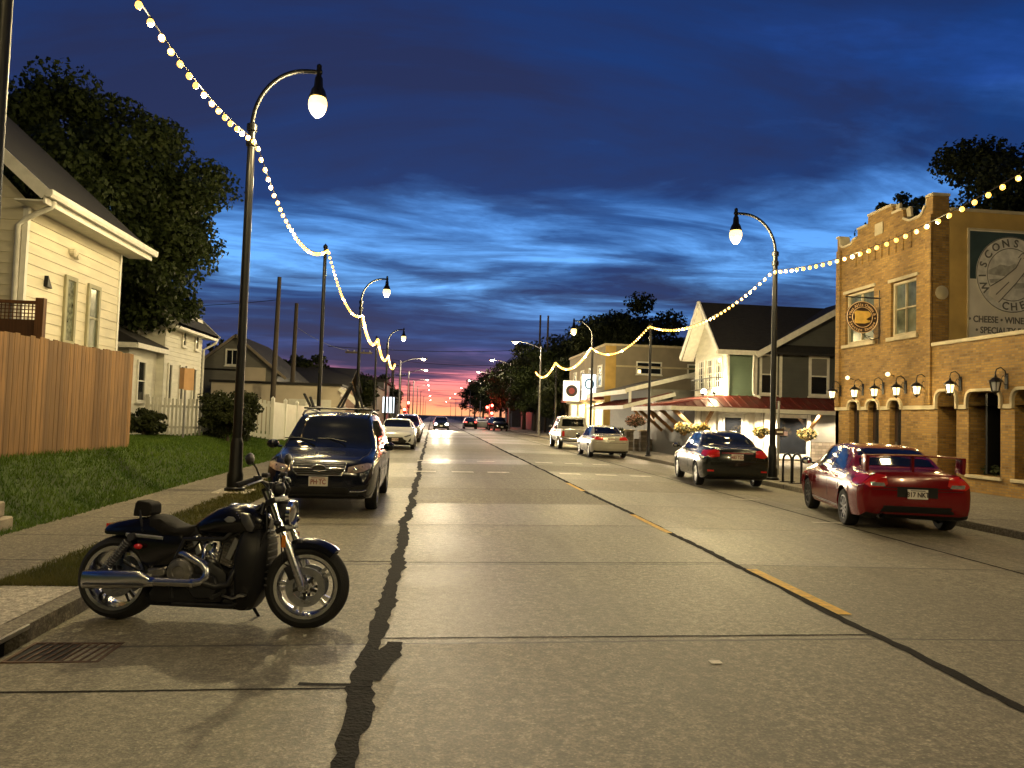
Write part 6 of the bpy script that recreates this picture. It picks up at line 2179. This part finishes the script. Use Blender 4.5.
suvk = [tuple(q) for q in [(0, .74, .42, .9, 1.15, .62), (.05, .84, .32, .98, 1.35, .66), (.3, .885, .26, 1.02, 1.57, .63), (1.6, .895, .25, 1.01, 1.68, .64), (2.72, .895, .25, .99, 1.60, .64), (3.48, .895, .25, .97, 1.14, .77), (4.25, .865, .25, .90, 1.0, .73), (4.53, .78, .29, .70, .84, .68), (4.6, .70, .38, .55, .66, .62)]]
P_dk = paintmat('dark plum car paint', (.03, .012, .02), .4, .3)
simple('parked_suv', 'dark plum SUV parked just behind the white sedan', 'SUV', suvk, [.93, 3.6], .34, P_dk, (-1.55, 46.5, -.05), math.pi)
simple('parked_sedan', 'dark car parked beyond the plum SUV on the left kerb', 'car', sedan_keys(), [1.0, 3.6], .315, P_blk, (-1.6, 56, -.05), math.pi)
simple('parked_sedan', 'farthest dark car in the left parked row', 'car', sedan_keys(), [1.0, 3.6], .315, P_dk, (-1.65, 66, -.05), math.pi)
on = simple('oncoming_car', 'oncoming car with glaring headlights in the left lane', 'car', sedan_keys(), [1.0, 3.6], .315, P_blk, (1.05, 84, -.02), math.pi, lit=True)
for sx in (.6, -.6):
    obj('headlight_bulb', MB().ball((-sx, 2.27, .66), .12, 10), M['headlamp'], on.t, smooth=60)
    lamp('headlight_beam', 'SPOT', (1.05 + sx, 81.5, .66), 7000, (1, .84, .55), size=.06, rot=(R(88.3), 0, math.pi), spot_size=R(50), spot_blend=.8)
simple('moving_car', 'dark car with lit red tail lamps driving away, right lane', 'car', sedan_keys(), [1.0, 3.6], .315, P_blk, (4.95, 97, -.02), 0, front=False, tail=True)
simple('moving_car', 'white car between the two dark cars far down the right lane', 'car', sedan_keys(), [1.0, 3.6], .315, P_wht, (6.6, 99, -.03), 0, front=False)
simple('parked_suv', 'dark SUV facing the camera at the far right kerb under the red signals', 'SUV', suvk, [.93, 3.6], .34, P_blk, (8.0, 90, -.05), R(188), lit=False)
# ------------------------------------------------------------------ motorcycle (local x forward from the rear axle, y to its left, ground z 0)
WB, WR = 1.51, .325
mc = thing('motorcycle', 'black cruiser motorcycle with chrome forks and silver exhaust leaning at the kerb', 'motorcycle', (-2.40, 6.20, crown(-2.43) + .004))
mc.rotation_euler = (R(-3), 0, math.atan2(5.91 - 6.20, -.91 + 2.43))
P_bike = mat('gloss black tank paint', (.004, .004, .005), .22, var=.05, coat=.25, spec=.4, rvar=.02)
M['bikeblack'] = mat('satin black engine', (.014, .014, .016), .42, metal=.3, var=.3, scale=20)
M['leather'] = mat('black seat leather', (.010, .009, .009), .75, var=.25, scale=30, bump=.3, bscale=160, spec=.15)
M['silver'] = mat('brushed silver', (.55, .56, .58), .24, metal=1, var=.08, scale=6, stretch=(1, 8, 8))
M['engine'] = mat('grey engine casting', (.22, .21, .19), .38, metal=.8, var=.3, scale=16)


def b(x, y):
    u = (x - 165) / 670 * WB
    return u, WR + (497 + 28 * (x - 165) / 670 - y) / 449


def side_prism(name, pts, w_, m, y0=0., bevel=.02, parent=None, seg=2):
    return obj(name, MB().prism([b(*p) for p in pts], (0, y0 + w_ / 2, 0), (1, 0, 0), (0, 0, 1), (0, -1, 0), w_), m, parent or mc, bevel=bevel, seg=seg, smooth=45)


def bp(x, y, t):
    u, z_ = b(x, y)
    return V((u, t, z_))


def moto_wheel(u, width, ri, spoke_w, rot, steer=0.):
    o = obj('wheel', MB().lathe([(ri, -width * .36), (ri + .02, -width * .44), (WR - .055, -width * .5), (WR - .02, -width * .38), (WR - .004, -width * .18), (WR, 0), (WR - .004, width * .18), (WR - .02, width * .38), (WR - .055, width * .5), (ri + .02, width * .44), (ri, width * .36)], axis=(0, 1, 0), n=56, cap=False), M['rubber'], mc, smooth=40)
    h = width * .40
    mb = MB().lathe([(ri + .004, -h), (ri + .012, -h - .012), (ri - .012, -h - .010), (ri - .03, -h * .6), (ri - .03, h * .6), (ri - .012, h + .01), (ri + .012, h + .012), (ri + .004, h)], axis=(0, 1, 0), n=56, cap=False)
    r_ = obj('rim', mb, M['silver'], o, smooth=40)
    mb = MB()
    for k in range(5):
        a = rot + 2 * math.pi * k / 5
        for da in (-.13, .13):
            p = V((math.cos(a + da * .5), 0, math.sin(a + da * .5))) * .06
            q = V((math.cos(a + da), 0, math.sin(a + da))) * (ri - .012)
            mb.bar(p + V((0, -.03, 0)), q + V((0, -.02, 0)), spoke_w, .026, up=(0, 1, 0))
    mb.lathe([(.001, -.055), (.05, -.055), (.06, -.03), (.06, .03), (.05, .055), (.001, .055)], axis=(0, 1, 0), n=20)
    obj('spokes', mb, M['silver'] if u > 1 else M['dkalloy'], o, smooth=40)
    for sd in (-1, 1):
        y = sd * (.075 if u > 1 else .07)
        mb = MB()
        n = 40
        for k in range(n):
            a0, a1 = 2 * math.pi * k / n, 2 * math.pi * (k + 1) / n
            A = [V((rr * math.cos(a), y + dy, rr * math.sin(a))) for dy in (-.003, .003) for a in (a0, a1) for rr in (.095, .15)]
            mb.add(A, [(0, 1, 3, 2), (4, 6, 7, 5), (1, 5, 7, 3), (0, 2, 6, 4)])
        d_ = obj('brake_disc', mb, M['brakerotor'], o)
        mb = MB()
        for k in range(5):
            a = rot + .3 + 2 * math.pi * k / 5
            mb.bar((.04 * math.cos(a), y, .04 * math.sin(a)), (.1 * math.cos(a), y, .1 * math.sin(a)), .022, .005, up=(0, 1, 0))
        obj('disc_carrier', mb, M['bikeblack'], d_)
    o.location = (u, 0, WR)
    o.rotation_euler = (0, 0, steer)
    return o


STEER = R(7)
moto_wheel(0, .225, .235, .022, .3)
fwheel = moto_wheel(WB, .125, .232, .026, .64, STEER)

# swing arm, belt guard, shock, tail
mb = MB()
for y in (-.135, .135):
    mb.tube([(0, y, WR), (.25, y, WR + .01), (.55, y * .9, WR + .04)], [.028, .034, .04], 8)
obj('swing_arm', mb, M['bikeblack'], mc, smooth=50)
for y in (-.155, .155):
    p, q = bp(232, 352, y), bp(140, 470, y)
    mb = MB().tube([p, q], .013, 8)
    for i in range(12):
        c = p.lerp(q, .15 + .06 * i)
        mb.lathe([(.030, -.006), (.036, 0), (.030, .006)], c, (q - p), n=12)
    mb.lathe([(.03, -.02), (.03, .02)], p, (0, 1, 0), n=10).lathe([(.028, -.02), (.028, .02)], q, (0, 1, 0), n=10)
    obj('rear_shock', mb, M['bikeblack'] if y > 0 else M['dkalloy'], mc, smooth=40)
obj('axle_nut', MB().lathe([(.03, 0), (.03, .02), (.015, .03)], (0, -.15, WR), (0, -1, 0), n=6).lathe([(.022, 0), (.022, .02)], (0, .15, WR), (0, 1, 0), n=6), M['chrome'], mc)
# rear fender and tail as a loft that hugs the tyre
secs = []
for x, yt, yb, hw in ((108, 318, 342, .07), (125, 308, 346, .10), (165, 299, 348, .118), (210, 291, 350, .125), (260, 288, 352, .128), (330, 292, 358, .12)):
    u, zt = b(x, yt)
    zb = b(x, yb)[1]
    secs.append([(u, -hw, zb), (u, -hw * 1.02, zb + (zt - zb) * .5), (u, -hw * .8, zt - .012), (u, -hw * .35, zt), (u, hw * .35, zt), (u, hw * .8, zt - .012), (u, hw * 1.02, zb + (zt - zb) * .5), (u, hw, zb)])
obj('rear_fender', MB().loft(secs), P_bike, mc, smooth=50)
obj('tail_light', MB().loft([[(b(112, 0)[0] - .02 + dx, y, z_) for y, z_ in ((-s_, .70), (-s_, .735), (s_, .735), (s_, .70))] for dx, s_ in ((0, .04), (.05, .055))]), M['redglass'], mc)
for y in (-.16, .16):
    o = obj('turn_signal', MB().ball(bp(258, 385, y), .028, 12, (1.3, .9, .8)), M['redglass'], mc, smooth=60)
    obj('stem', MB().tube([bp(262, 382, y * .6), bp(258, 385, y * .85)], .008, 6), M['bikeblack'], o)
for y in (-.14, .14):
    obj('fender_strut', MB().bar(bp(205, 345, y), bp(340, 358, y), .014, .028), M['satin'] if y < 0 else M['bikeblack'], mc, bevel=.005)
# seat and passenger backrest
secs = []
for x, yt, yb, hw in ((262, 286, 340, .10), (285, 279, 345, .125), (320, 285, 348, .135), (350, 306, 350, .145), (380, 321, 352, .15), (420, 318, 352, .13), (450, 308, 350, .10), (470, 300, 348, .08)):
    u, zt = b(x, yt)
    zb = b(x, yb)[1]
    secs.append([(u, -hw * .85, zb), (u, -hw, zb + (zt - zb) * .45), (u, -hw * .85, zb + (zt - zb) * .85), (u, -hw * .4, zt), (u, hw * .4, zt), (u, hw * .85, zb + (zt - zb) * .85), (u, hw, zb + (zt - zb) * .45), (u, hw * .85, zb)])
obj('seat', MB().loft(secs), M['leather'], mc, smooth=50)
obj('backrest', MB().prism([b(*p) for p in ((208, 284), (212, 240), (220, 228), (262, 236), (272, 246), (274, 276), (262, 286))], (0, .08, 0), (1, 0, 0), (0, 0, 1), (0, -1, 0), .16), M['leather'], mc, bevel=.025, seg=3, smooth=60)
mb = MB()
for y in (-.10, .10):
    mb.tube([bp(238, 262, y), bp(250, 300, y * 1.15), bp(262, 335, y * 1.25)], .010, 6)
obj('backrest_bracket', mb, M['bikeblack'], mc)
# side covers
side_prism('side_cover', [(235, 352), (330, 345), (405, 345), (425, 395), (385, 420), (360, 455), (300, 470), (262, 440)], .27, P_bike, bevel=.03)
# tank
secs = []
for x, yt, yb, hw in ((425, 322, 345, .06), (445, 300, 352, .10), (480, 275, 358, .135), (520, 253, 360, .155), (565, 242, 362, .165), (610, 243, 360, .165), (645, 254, 355, .15), (672, 272, 348, .12), (690, 292, 340, .08)):
    u, zt = b(x, yt)
    zb = b(x, yb)[1]
    n = 16
    secs.append([(u, hw * math.copysign(abs(math.cos(a)) ** .75, math.cos(a)), (zt + zb) / 2 + (zt - zb) / 2 * math.copysign(abs(math.sin(a)) ** .75, math.sin(a))) for a in [2 * math.pi * i / n for i in range(n)]])
tank = obj('fuel_tank', MB().loft(secs), P_bike, mc, smooth=60)
obj('tank_cap', MB().lathe([(.045, 0), (.045, .012), (.03, .02), (.001, .022)], (b(560, 0)[0], 0, b(0, 243)[1] + .035), (0, 0, 1), n=18), M['chrome'], tank, smooth=50)
for sy in (-1, 1):
    obj('tank_badge', MB().prism([b(*p) for p in ((556, 292), (570, 282), (588, 284), (598, 294), (588, 302), (568, 302))], (0, sy * .158, 0), (1, 0, 0), (0, 0, 1), (0, sy, 0), .009), M['satin'], tank, bevel=.002)
    mb = MB()
    for i in range(8):
        p = bp(600 + i * 5.5, 270 + i * 8.5, sy * (.166 - .004 * i))
        mb.ball(p, .006, 6)
    obj('rivets', mb, M['chrome'], tank)
# airbox shoulders and radiator shroud
for sy in (-1, 1):
    side_prism('air_scoop', [(615, 268), (645, 275), (668, 318), (660, 336), (640, 332), (618, 300)], .05, M['dkalloy'], sy * .15, bevel=.012)
secs = []
for y_, ln, rr, hw in ((330, 612, 692, .13), (370, 606, 702, .18), (420, 600, 704, .20), (480, 602, 698, .20), (540, 604, 690, .18), (590, 600, 664, .14), (606, 604, 650, .10)):
    z_ = b(650, y_)[1]
    ul, ur = b(ln, 0)[0], b(rr, 0)[0]
    secs.append([(ul, -hw * .8, z_), (ul + .03, -hw, z_), (ur - .05, -hw * .95, z_), (ur, -hw * .55, z_), (ur, hw * .55, z_), (ur - .05, hw * .95, z_), (ul + .03, hw, z_), (ul, hw * .8, z_)])
rad = obj('radiator_shroud', MB().loft(secs), M['plastic'], mc, bevel=.006, smooth=40)
mb = MB()
for i in range(9):
    z_ = .32 + i * .05
    mb.bx(b(697, 0)[0], b(701, 0)[0] + .012, -.09, .09, z_, z_ + .012)
obj('radiator_fins', mb, M['dkalloy'], rad)
# frame
mb = MB()
for y in (-.11, .11):
    mb.tube([bp(660, 250, y * .4), bp(560, 360, y * 1.3), bp(420, 360, y * 1.35), bp(380, 470, y * 1.35), bp(390, 560, y * 1.3)], .02, 8)
    mb.tube([bp(672, 240, y * .4), bp(655, 400, y * 1.2), bp(640, 560, y * 1.2), bp(600, 585, y * 1.2), bp(390, 580, y * 1.2)], .02, 8)
obj('frame', mb, M['bikeblack'], mc, smooth=60)
mb = MB().lathe([(.035, -.1), (.035, .1)], bp(683, 230, 0), (-.42, 0, .9), n=14)
obj('steering_head', mb, M['bikeblack'], mc, smooth=50)
# engine
side_prism('crankcase', [(350, 470), (385, 415), (450, 420), (520, 440), (575, 470), (580, 540), (560, 575), (320, 578), (300, 545)], .30, M['bikeblack'], bevel=.03)
for sy in (-1, 1):
    y = sy * .15
    o = obj('engine_cover', MB().lathe([(.105, 0), (.105, .03), (.09, .05), (.05, .056), (.045, .048), (.001, .05)], bp(418, 470, y), (0, sy, 0), n=28), M['engine'], mc, smooth=40)
    mb = MB()
    for k in range(8):
        a = 2 * math.pi * k / 8
        mb.lathe([(.008, 0), (.008, .008)], bp(418, 470, y + sy * .03) + V((.095 * math.cos(a), 0, .095 * math.sin(a))), (0, sy, 0), n=6)
    obj('bolts', mb, M['chrome'], o)
    obj('side_case', MB().prism([b(*p) for p in ((455, 470), (540, 480), (560, 520), (540, 560), (470, 560), (440, 520))], (0, y, 0), (1, 0, 0), (0, 0, 1), (0, sy, 0), .035), M['bikeblack'], mc, bevel=.015, smooth=40)
    obj('rear_case', MB().prism([b(*p) for p in ((300, 458), (360, 455), (372, 478), (350, 490), (305, 490))], (0, y, 0), (1, 0, 0), (0, 0, 1), (0, sy, 0), .03), M['engine'], mc, bevel=.012, smooth=40)
for cx_, cy_, tx, ty, nm in ((465, 440, 432, 352, 'rear'), (548, 450, 588, 352, 'front')):
    p, q = bp(cx_, cy_, 0), bp(tx, ty, 0)
    ax = (q - p).normalized()
    sv = V((ax.z, 0, -ax.x))
    mb = MB()
    nf = 9
    for i in range(nf):
        c = p.lerp(q, (i + .5) / nf)
        m3 = Matrix((sv, V((0, 1, 0)), ax)).transposed()
        g_ = .016
        mb.box(c, (.155 - .003 * i, .225, g_ * .55), rot=m3)
    mb.box(p.lerp(q, .5), (.125, .19, (q - p).length), rot=m3)
    o = obj('cylinder', mb, M['engine'], mc, bevel=.003)
    mb = MB().box(q + ax * .02, (.15, .21, .07), rot=m3)
    obj('cylinder_head', mb, M['bikeblack'], o, bevel=.018, seg=2, smooth=45)
    for sy in (-1, 1):
        obj('head_trim', MB().bar(p.lerp(q, .25) + V((0, sy * .118, 0)) + sv * .03, p.lerp(q, .95) + V((0, sy * .118, 0)) + sv * .03, .05, .016, up=(0, 1, 0)), M['satin'], o, bevel=.006)
mb = MB()
for sy in (-1, 1):
    mb.tube([bp(490, 352, sy * .06), bp(492, 385, sy * .13), bp(488, 430, sy * .14)], .016, 8)
    mb.tube([bp(512, 380, sy * .08), bp(516, 405, sy * .14), bp(524, 425, sy * .13)], .020, 8)
    mb.lathe([(.024, -.02), (.024, .02)], bp(508, 388, sy * .135), (0, 1, 0), n=12)
obj('intake_pipes', mb, M['chrome'], mc, smooth=60)
mb = MB()
for pts in ([(620, 330, -.13), (560, 372, -.155), (548, 440, -.16), (575, 480, -.15)], [(480, 352, -.12), (452, 392, -.14), (430, 404, -.13)], [(690, 250, -.09), (705, 330, -.14), (680, 400, -.15)], [(360, 500, -.17), (300, 480, -.165), (210, 440, -.16)]):
    obj('hose', MB().tube([bp(*p) for p in pts], .007, 6), M['plastic'], mc, smooth=60)
side_prism('belly_pan', [(280, 556), (600, 562), (655, 590), (640, 604), (600, 600), (300, 588)], .24, M['plastic'], bevel=.02)
# exhaust on the right side (towards the camera)
Y = -.205
secs = []
for x, yc, hh, hw in ((88, 493, .060, .040), (92, 493, .068, .046), (180, 494, .070, .05), (285, 492, .066, .05), (318, 497, .045, .042), (328, 500, .036, .036)):
    u, z_ = b(x, yc)
    secs.append([(u, Y + hw * math.copysign(abs(math.cos(a)) ** .6, math.cos(a)), z_ + hh * math.copysign(abs(math.sin(a)) ** .6, math.sin(a))) for a in [2 * math.pi * i / 20 for i in range(20)]])
muf = obj('muffler', MB().loft(secs), M['silver'], mc, smooth=50)
mb = MB()
for dz in (-.033, .033):
    mb.lathe([(.024, 0), (.024, .02), (.001, .021)], bp(90, 493, Y) + V((0, 0, dz)), (-1, 0, 0), n=14)
obj('tail_pipe', mb, M['plastic'], muf)
obj('muffler_strap', MB().bar(bp(100, 506, Y - .052), bp(312, 508, Y - .052), .012, .006, up=(0, 1, 0)), M['dkalloy'], muf)
ex = obj('exhaust_pipe', MB().tube([bp(325, 500, Y), bp(400, 503, Y + .01), bp(470, 505, Y + .015), bp(500, 500, Y + .02), bp(512, 485, Y + .03), bp(510, 462, Y + .035), bp(496, 444, Y + .035), bp(460, 426, Y + .04), bp(425, 410, Y + .05), bp(400, 408, Y + .07), bp(388, 425, Y + .09)], [.033, .034, .034, .034, .034, .033, .031, .030, .029, .027, .026], 14), M['silver'], mc, smooth=60)
obj('pipe_clamp', MB().lathe([(.040, -.02), (.040, .02)], bp(332, 500, Y), (1, 0, 0), n=16).lathe([(.04, -.012), (.04, .012)], bp(470, 505, Y + .015), (1, 0, 0), n=16), M['chrome'], ex, smooth=50)
obj('front_header', MB().tube([bp(598, 400, -.1), bp(612, 450, -.15), bp(590, 510, -.17), bp(545, 520, -.17), bp(500, 503, -.19)], .026, 10), M['bikeblack'], ex, smooth=60)
# pegs, pedals, stand
o = obj('foot_peg', MB().tube([bp(560, 545, -.15), bp(560, 545, -.29)], .018, 8).tube([bp(560, 545, .15), bp(560, 545, .29)], .018, 8), M['rubber'], mc)
obj('brake_pedal', MB().tube([bp(570, 548, -.17), bp(610, 556, -.19), bp(640, 545, -.20)], .010, 6).box(bp(646, 543, -.21), (.05, .06, .016)), M['satin'], mc)
st = obj('kickstand', MB().tube([bp(560, 575, .12), bp(600, 600, .2), V((b(640, 0)[0], .27, -.055))], [.018, .014, .012], 8).box(V((b(642, 0)[0], .275, -.052)), (.09, .05, .012)), M['bikeblack'], mc)

# front end, built about the steering axis so that it turns with the wheel
fk = bpy.data.objects.new('fork', None)
A0, A1 = bp(693, 195, 0), V((WB, 0, WR))
ax = (A0 - A1).normalized()
off = V((ax.z, 0, -ax.x)) * 0
mb = MB()
mbs = MB()
for y in (-.105, .105):
    mb.tube([A1 + V((0, y, 0)) + ax * .34, A0 + V((0, y, 0))], .028, 14)
    mbs.tube([A1 + V((-.0, y, -.03)), A1 + V((0, y, 0)) + ax * .05, A1 + V((0, y, 0)) + ax * .36], [.026, .036, .034], 14)
fork = obj('fork', mb, M['chrome'], mc, smooth=50)
obj('fork_slider', mbs, M['silver'], fork, smooth=50)
mb = MB()
for h in (.70, .47):
    c = A1 + ax * h
    m3 = Matrix((V((ax.z, 0, -ax.x)), V((0, 1, 0)), ax)).transposed()
    mb.box(c, (.085, .27, .045), rot=m3)
obj('triple_clamp', mb, M['bikeblack'], fork, bevel=.012, seg=2, smooth=45)
obj('axle', MB().tube([A1 + V((0, -.15, 0)), A1 + V((0, .15, 0))], .02, 10), M['satin'], fork, smooth=50)
mb = MB()
for sy in (-1, 1):
    mb.box(A1 + V((-.10, sy * .095, .11)), (.07, .05, .11), rot=Matrix.Rotation(R(-30), 3, 'Y'))
obj('brake_caliper', mb, M['bikeblack'], fork, bevel=.012, seg=2, smooth=45)
mb = MB()
for sy in (-1, 1):
    mb.tube([A1 + ax * .42 + V((-.02, sy * .12, 0)), A1 + ax * .2 + V((-.08, sy * .125, 0)), A1 + V((-.10, sy * .11, .15))], .005, 5)
    mb.tube([A0 + V((-.03, sy * .25, .10)), A0 + V((.06, sy * .2, .0)), A0 + V((.03, sy * .12, -.15)), A1 + ax * .45 + V((-.03, sy * .12, 0))], .005, 5)
obj('brake_hose', mb, M['plastic'], fork)
# front fender: arc of sheet over the tyre
secs = []
for i in range(15):
    a = R(50 + 62 * i / 14)
    rr = WR + .012
    c, s_ = math.cos(a), math.sin(a)
    secs.append([V((WB, 0, WR)) + V((c * q, y, s_ * q)) for y, q in ((-.082, rr - .04), (-.078, rr), (-.045, rr + .022), (0, rr + .028), (.045, rr + .022), (.078, rr), (.082, rr - .04), (.06, rr - .006), (0, rr + .012), (-.06, rr - .006))])
fen = obj('front_fender', MB().loft(secs), P_bike, fork, smooth=50)
# headlight
hc = bp(752, 275, 0)
hl = obj('headlight', MB().lathe([(.001, -.13), (.05, -.12), (.085, -.07), (.098, 0), (.098, .03), (.088, .036)], hc, (1, 0, -.06), n=26), M['bikeblack'], mc, smooth=50)
obj('lens', MB().lathe([(.088, .0), (.088, .03), (.06, .046), (.001, .052)], hc, (1, 0, -.06), n=26), M['clear'], hl, smooth=60)
obj('bezel', MB().lathe([(.088, .03), (.092, .05), (.102, .045), (.104, .015), (.099, .012)], hc, (1, 0, -.06), n=26, cap=False), M['chrome'], hl, smooth=50)
obj('headlight_bracket', MB().tube([hc + V((-.05, -.095, 0)), A1 + ax * .55 + V((0, -.1, 0))], .012, 6).tube([hc + V((-.05, .095, 0)), A1 + ax * .55 + V((0, .1, 0))], .012, 6), M['bikeblack'], hl)
for sy in (-1, 1):
    o = obj('turn_signal', MB().ball(A1 + ax * .53 + V((.02, sy * .19, 0)), .026, 12, (1.2, 1, .9)), M['bikeblack'], fork, smooth=60)
    obj('stem', MB().tube([A1 + ax * .53 + V((0, sy * .11, 0)), A1 + ax * .53 + V((.01, sy * .16, 0))], .009, 6), M['bikeblack'], o)
for sy in (-1, 1):
    obj('fork_reflector', MB().bx(WB - .17, WB - .14, sy * .142 - .003, sy * .142 + .003, WR + .30, WR + .39), M['amber'], fork)
# bars
hb = obj('handlebar', MB().tube([V(((A0.x - .035) - .06, -.40, A0.z - .045 + .10)), V(((A0.x - .035) - .01, -.25, A0.z - .045 + .135)), V(((A0.x - .035) + .03, -.12, A0.z - .045 + .10)), V(((A0.x - .035) + .01, -.06, A0.z - .045 + .06)), V(((A0.x - .035) + .01, .06, A0.z - .045 + .06)), V(((A0.x - .035) + .03, .12, A0.z - .045 + .10)), V(((A0.x - .035) - .01, .25, A0.z - .045 + .135)), V(((A0.x - .035) - .06, .40, A0.z - .045 + .10))], .0135, 10), M['bikeblack'], mc, smooth=60)
mb = MB().tube([A0 + V((0, -.05, -.02)), A0 + V((.01, -.05, .06))], .02, 8).tube([A0 + V((0, .05, -.02)), A0 + V((.01, .05, .06))], .02, 8)
obj('riser', mb, M['bikeblack'], hb, smooth=50)
for sy in (-1, 1):
    g0, g1 = V(((A0.x - .035) - .015, sy * .27, A0.z - .045 + .13)), V(((A0.x - .035) - .07, sy * .43, A0.z - .045 + .093))
    obj('grip', MB().tube([g0, g0.lerp(g1, .1), g0.lerp(g1, .9), g1], [.016, .021, .021, .018], 10), M['rubber'], hb, smooth=60)
    obj('control_pod', MB().box(V(((A0.x - .035) + .0, sy * .235, A0.z - .045 + .137)), (.05, .06, .05)), M['bikeblack'], hb, bevel=.012, seg=2)
    obj('lever', MB().tube([V(((A0.x - .035) + .03, sy * .21, A0.z - .045 + .14)), V(((A0.x - .035) + .05, sy * .27, A0.z - .045 + .13)), V(((A0.x - .035) + .005, sy * .42, A0.z - .045 + .095))], .007, 6), M['satin'], hb, smooth=60)
    obj('reservoir', MB().box(V(((A0.x - .035) + .04, sy * .18, A0.z - .045 + .165)), (.05, .06, .035)), M['bikeblack'], hb, bevel=.008)
    m0, m1 = V(((A0.x - .035) + .01, sy * .22, A0.z - .045 + .15)), V(((A0.x - .035) + (-.04 if sy < 0 else .02), sy * .30, A0.z - .045 + .285))
    o = obj('mirror', MB().ball(m1, .06, 14, (.35, 1.15, .78)), M['bikeblack'], hb, smooth=60)
    obj('mirror_stem', MB().tube([m0, m0.lerp(m1, .5) + V((.02, sy * .02, 0)), m1], .007, 6), M['bikeblack'], o, smooth=60)
    obj('mirror_glass', MB().ball(m1 + V((-.012, 0, 0)), .05, 12, (.25, 1.1, .74)), M['chrome'], o, smooth=60)
obj('speedometer', MB().lathe([(.03, -.06), (.055, -.03), (.058, .02), (.05, .028)], V(((A0.x - .035) + .07, 0, A0.z - .045 + .06)), (-.5, 0, .85), n=20), M['bikeblack'], hb, smooth=50)
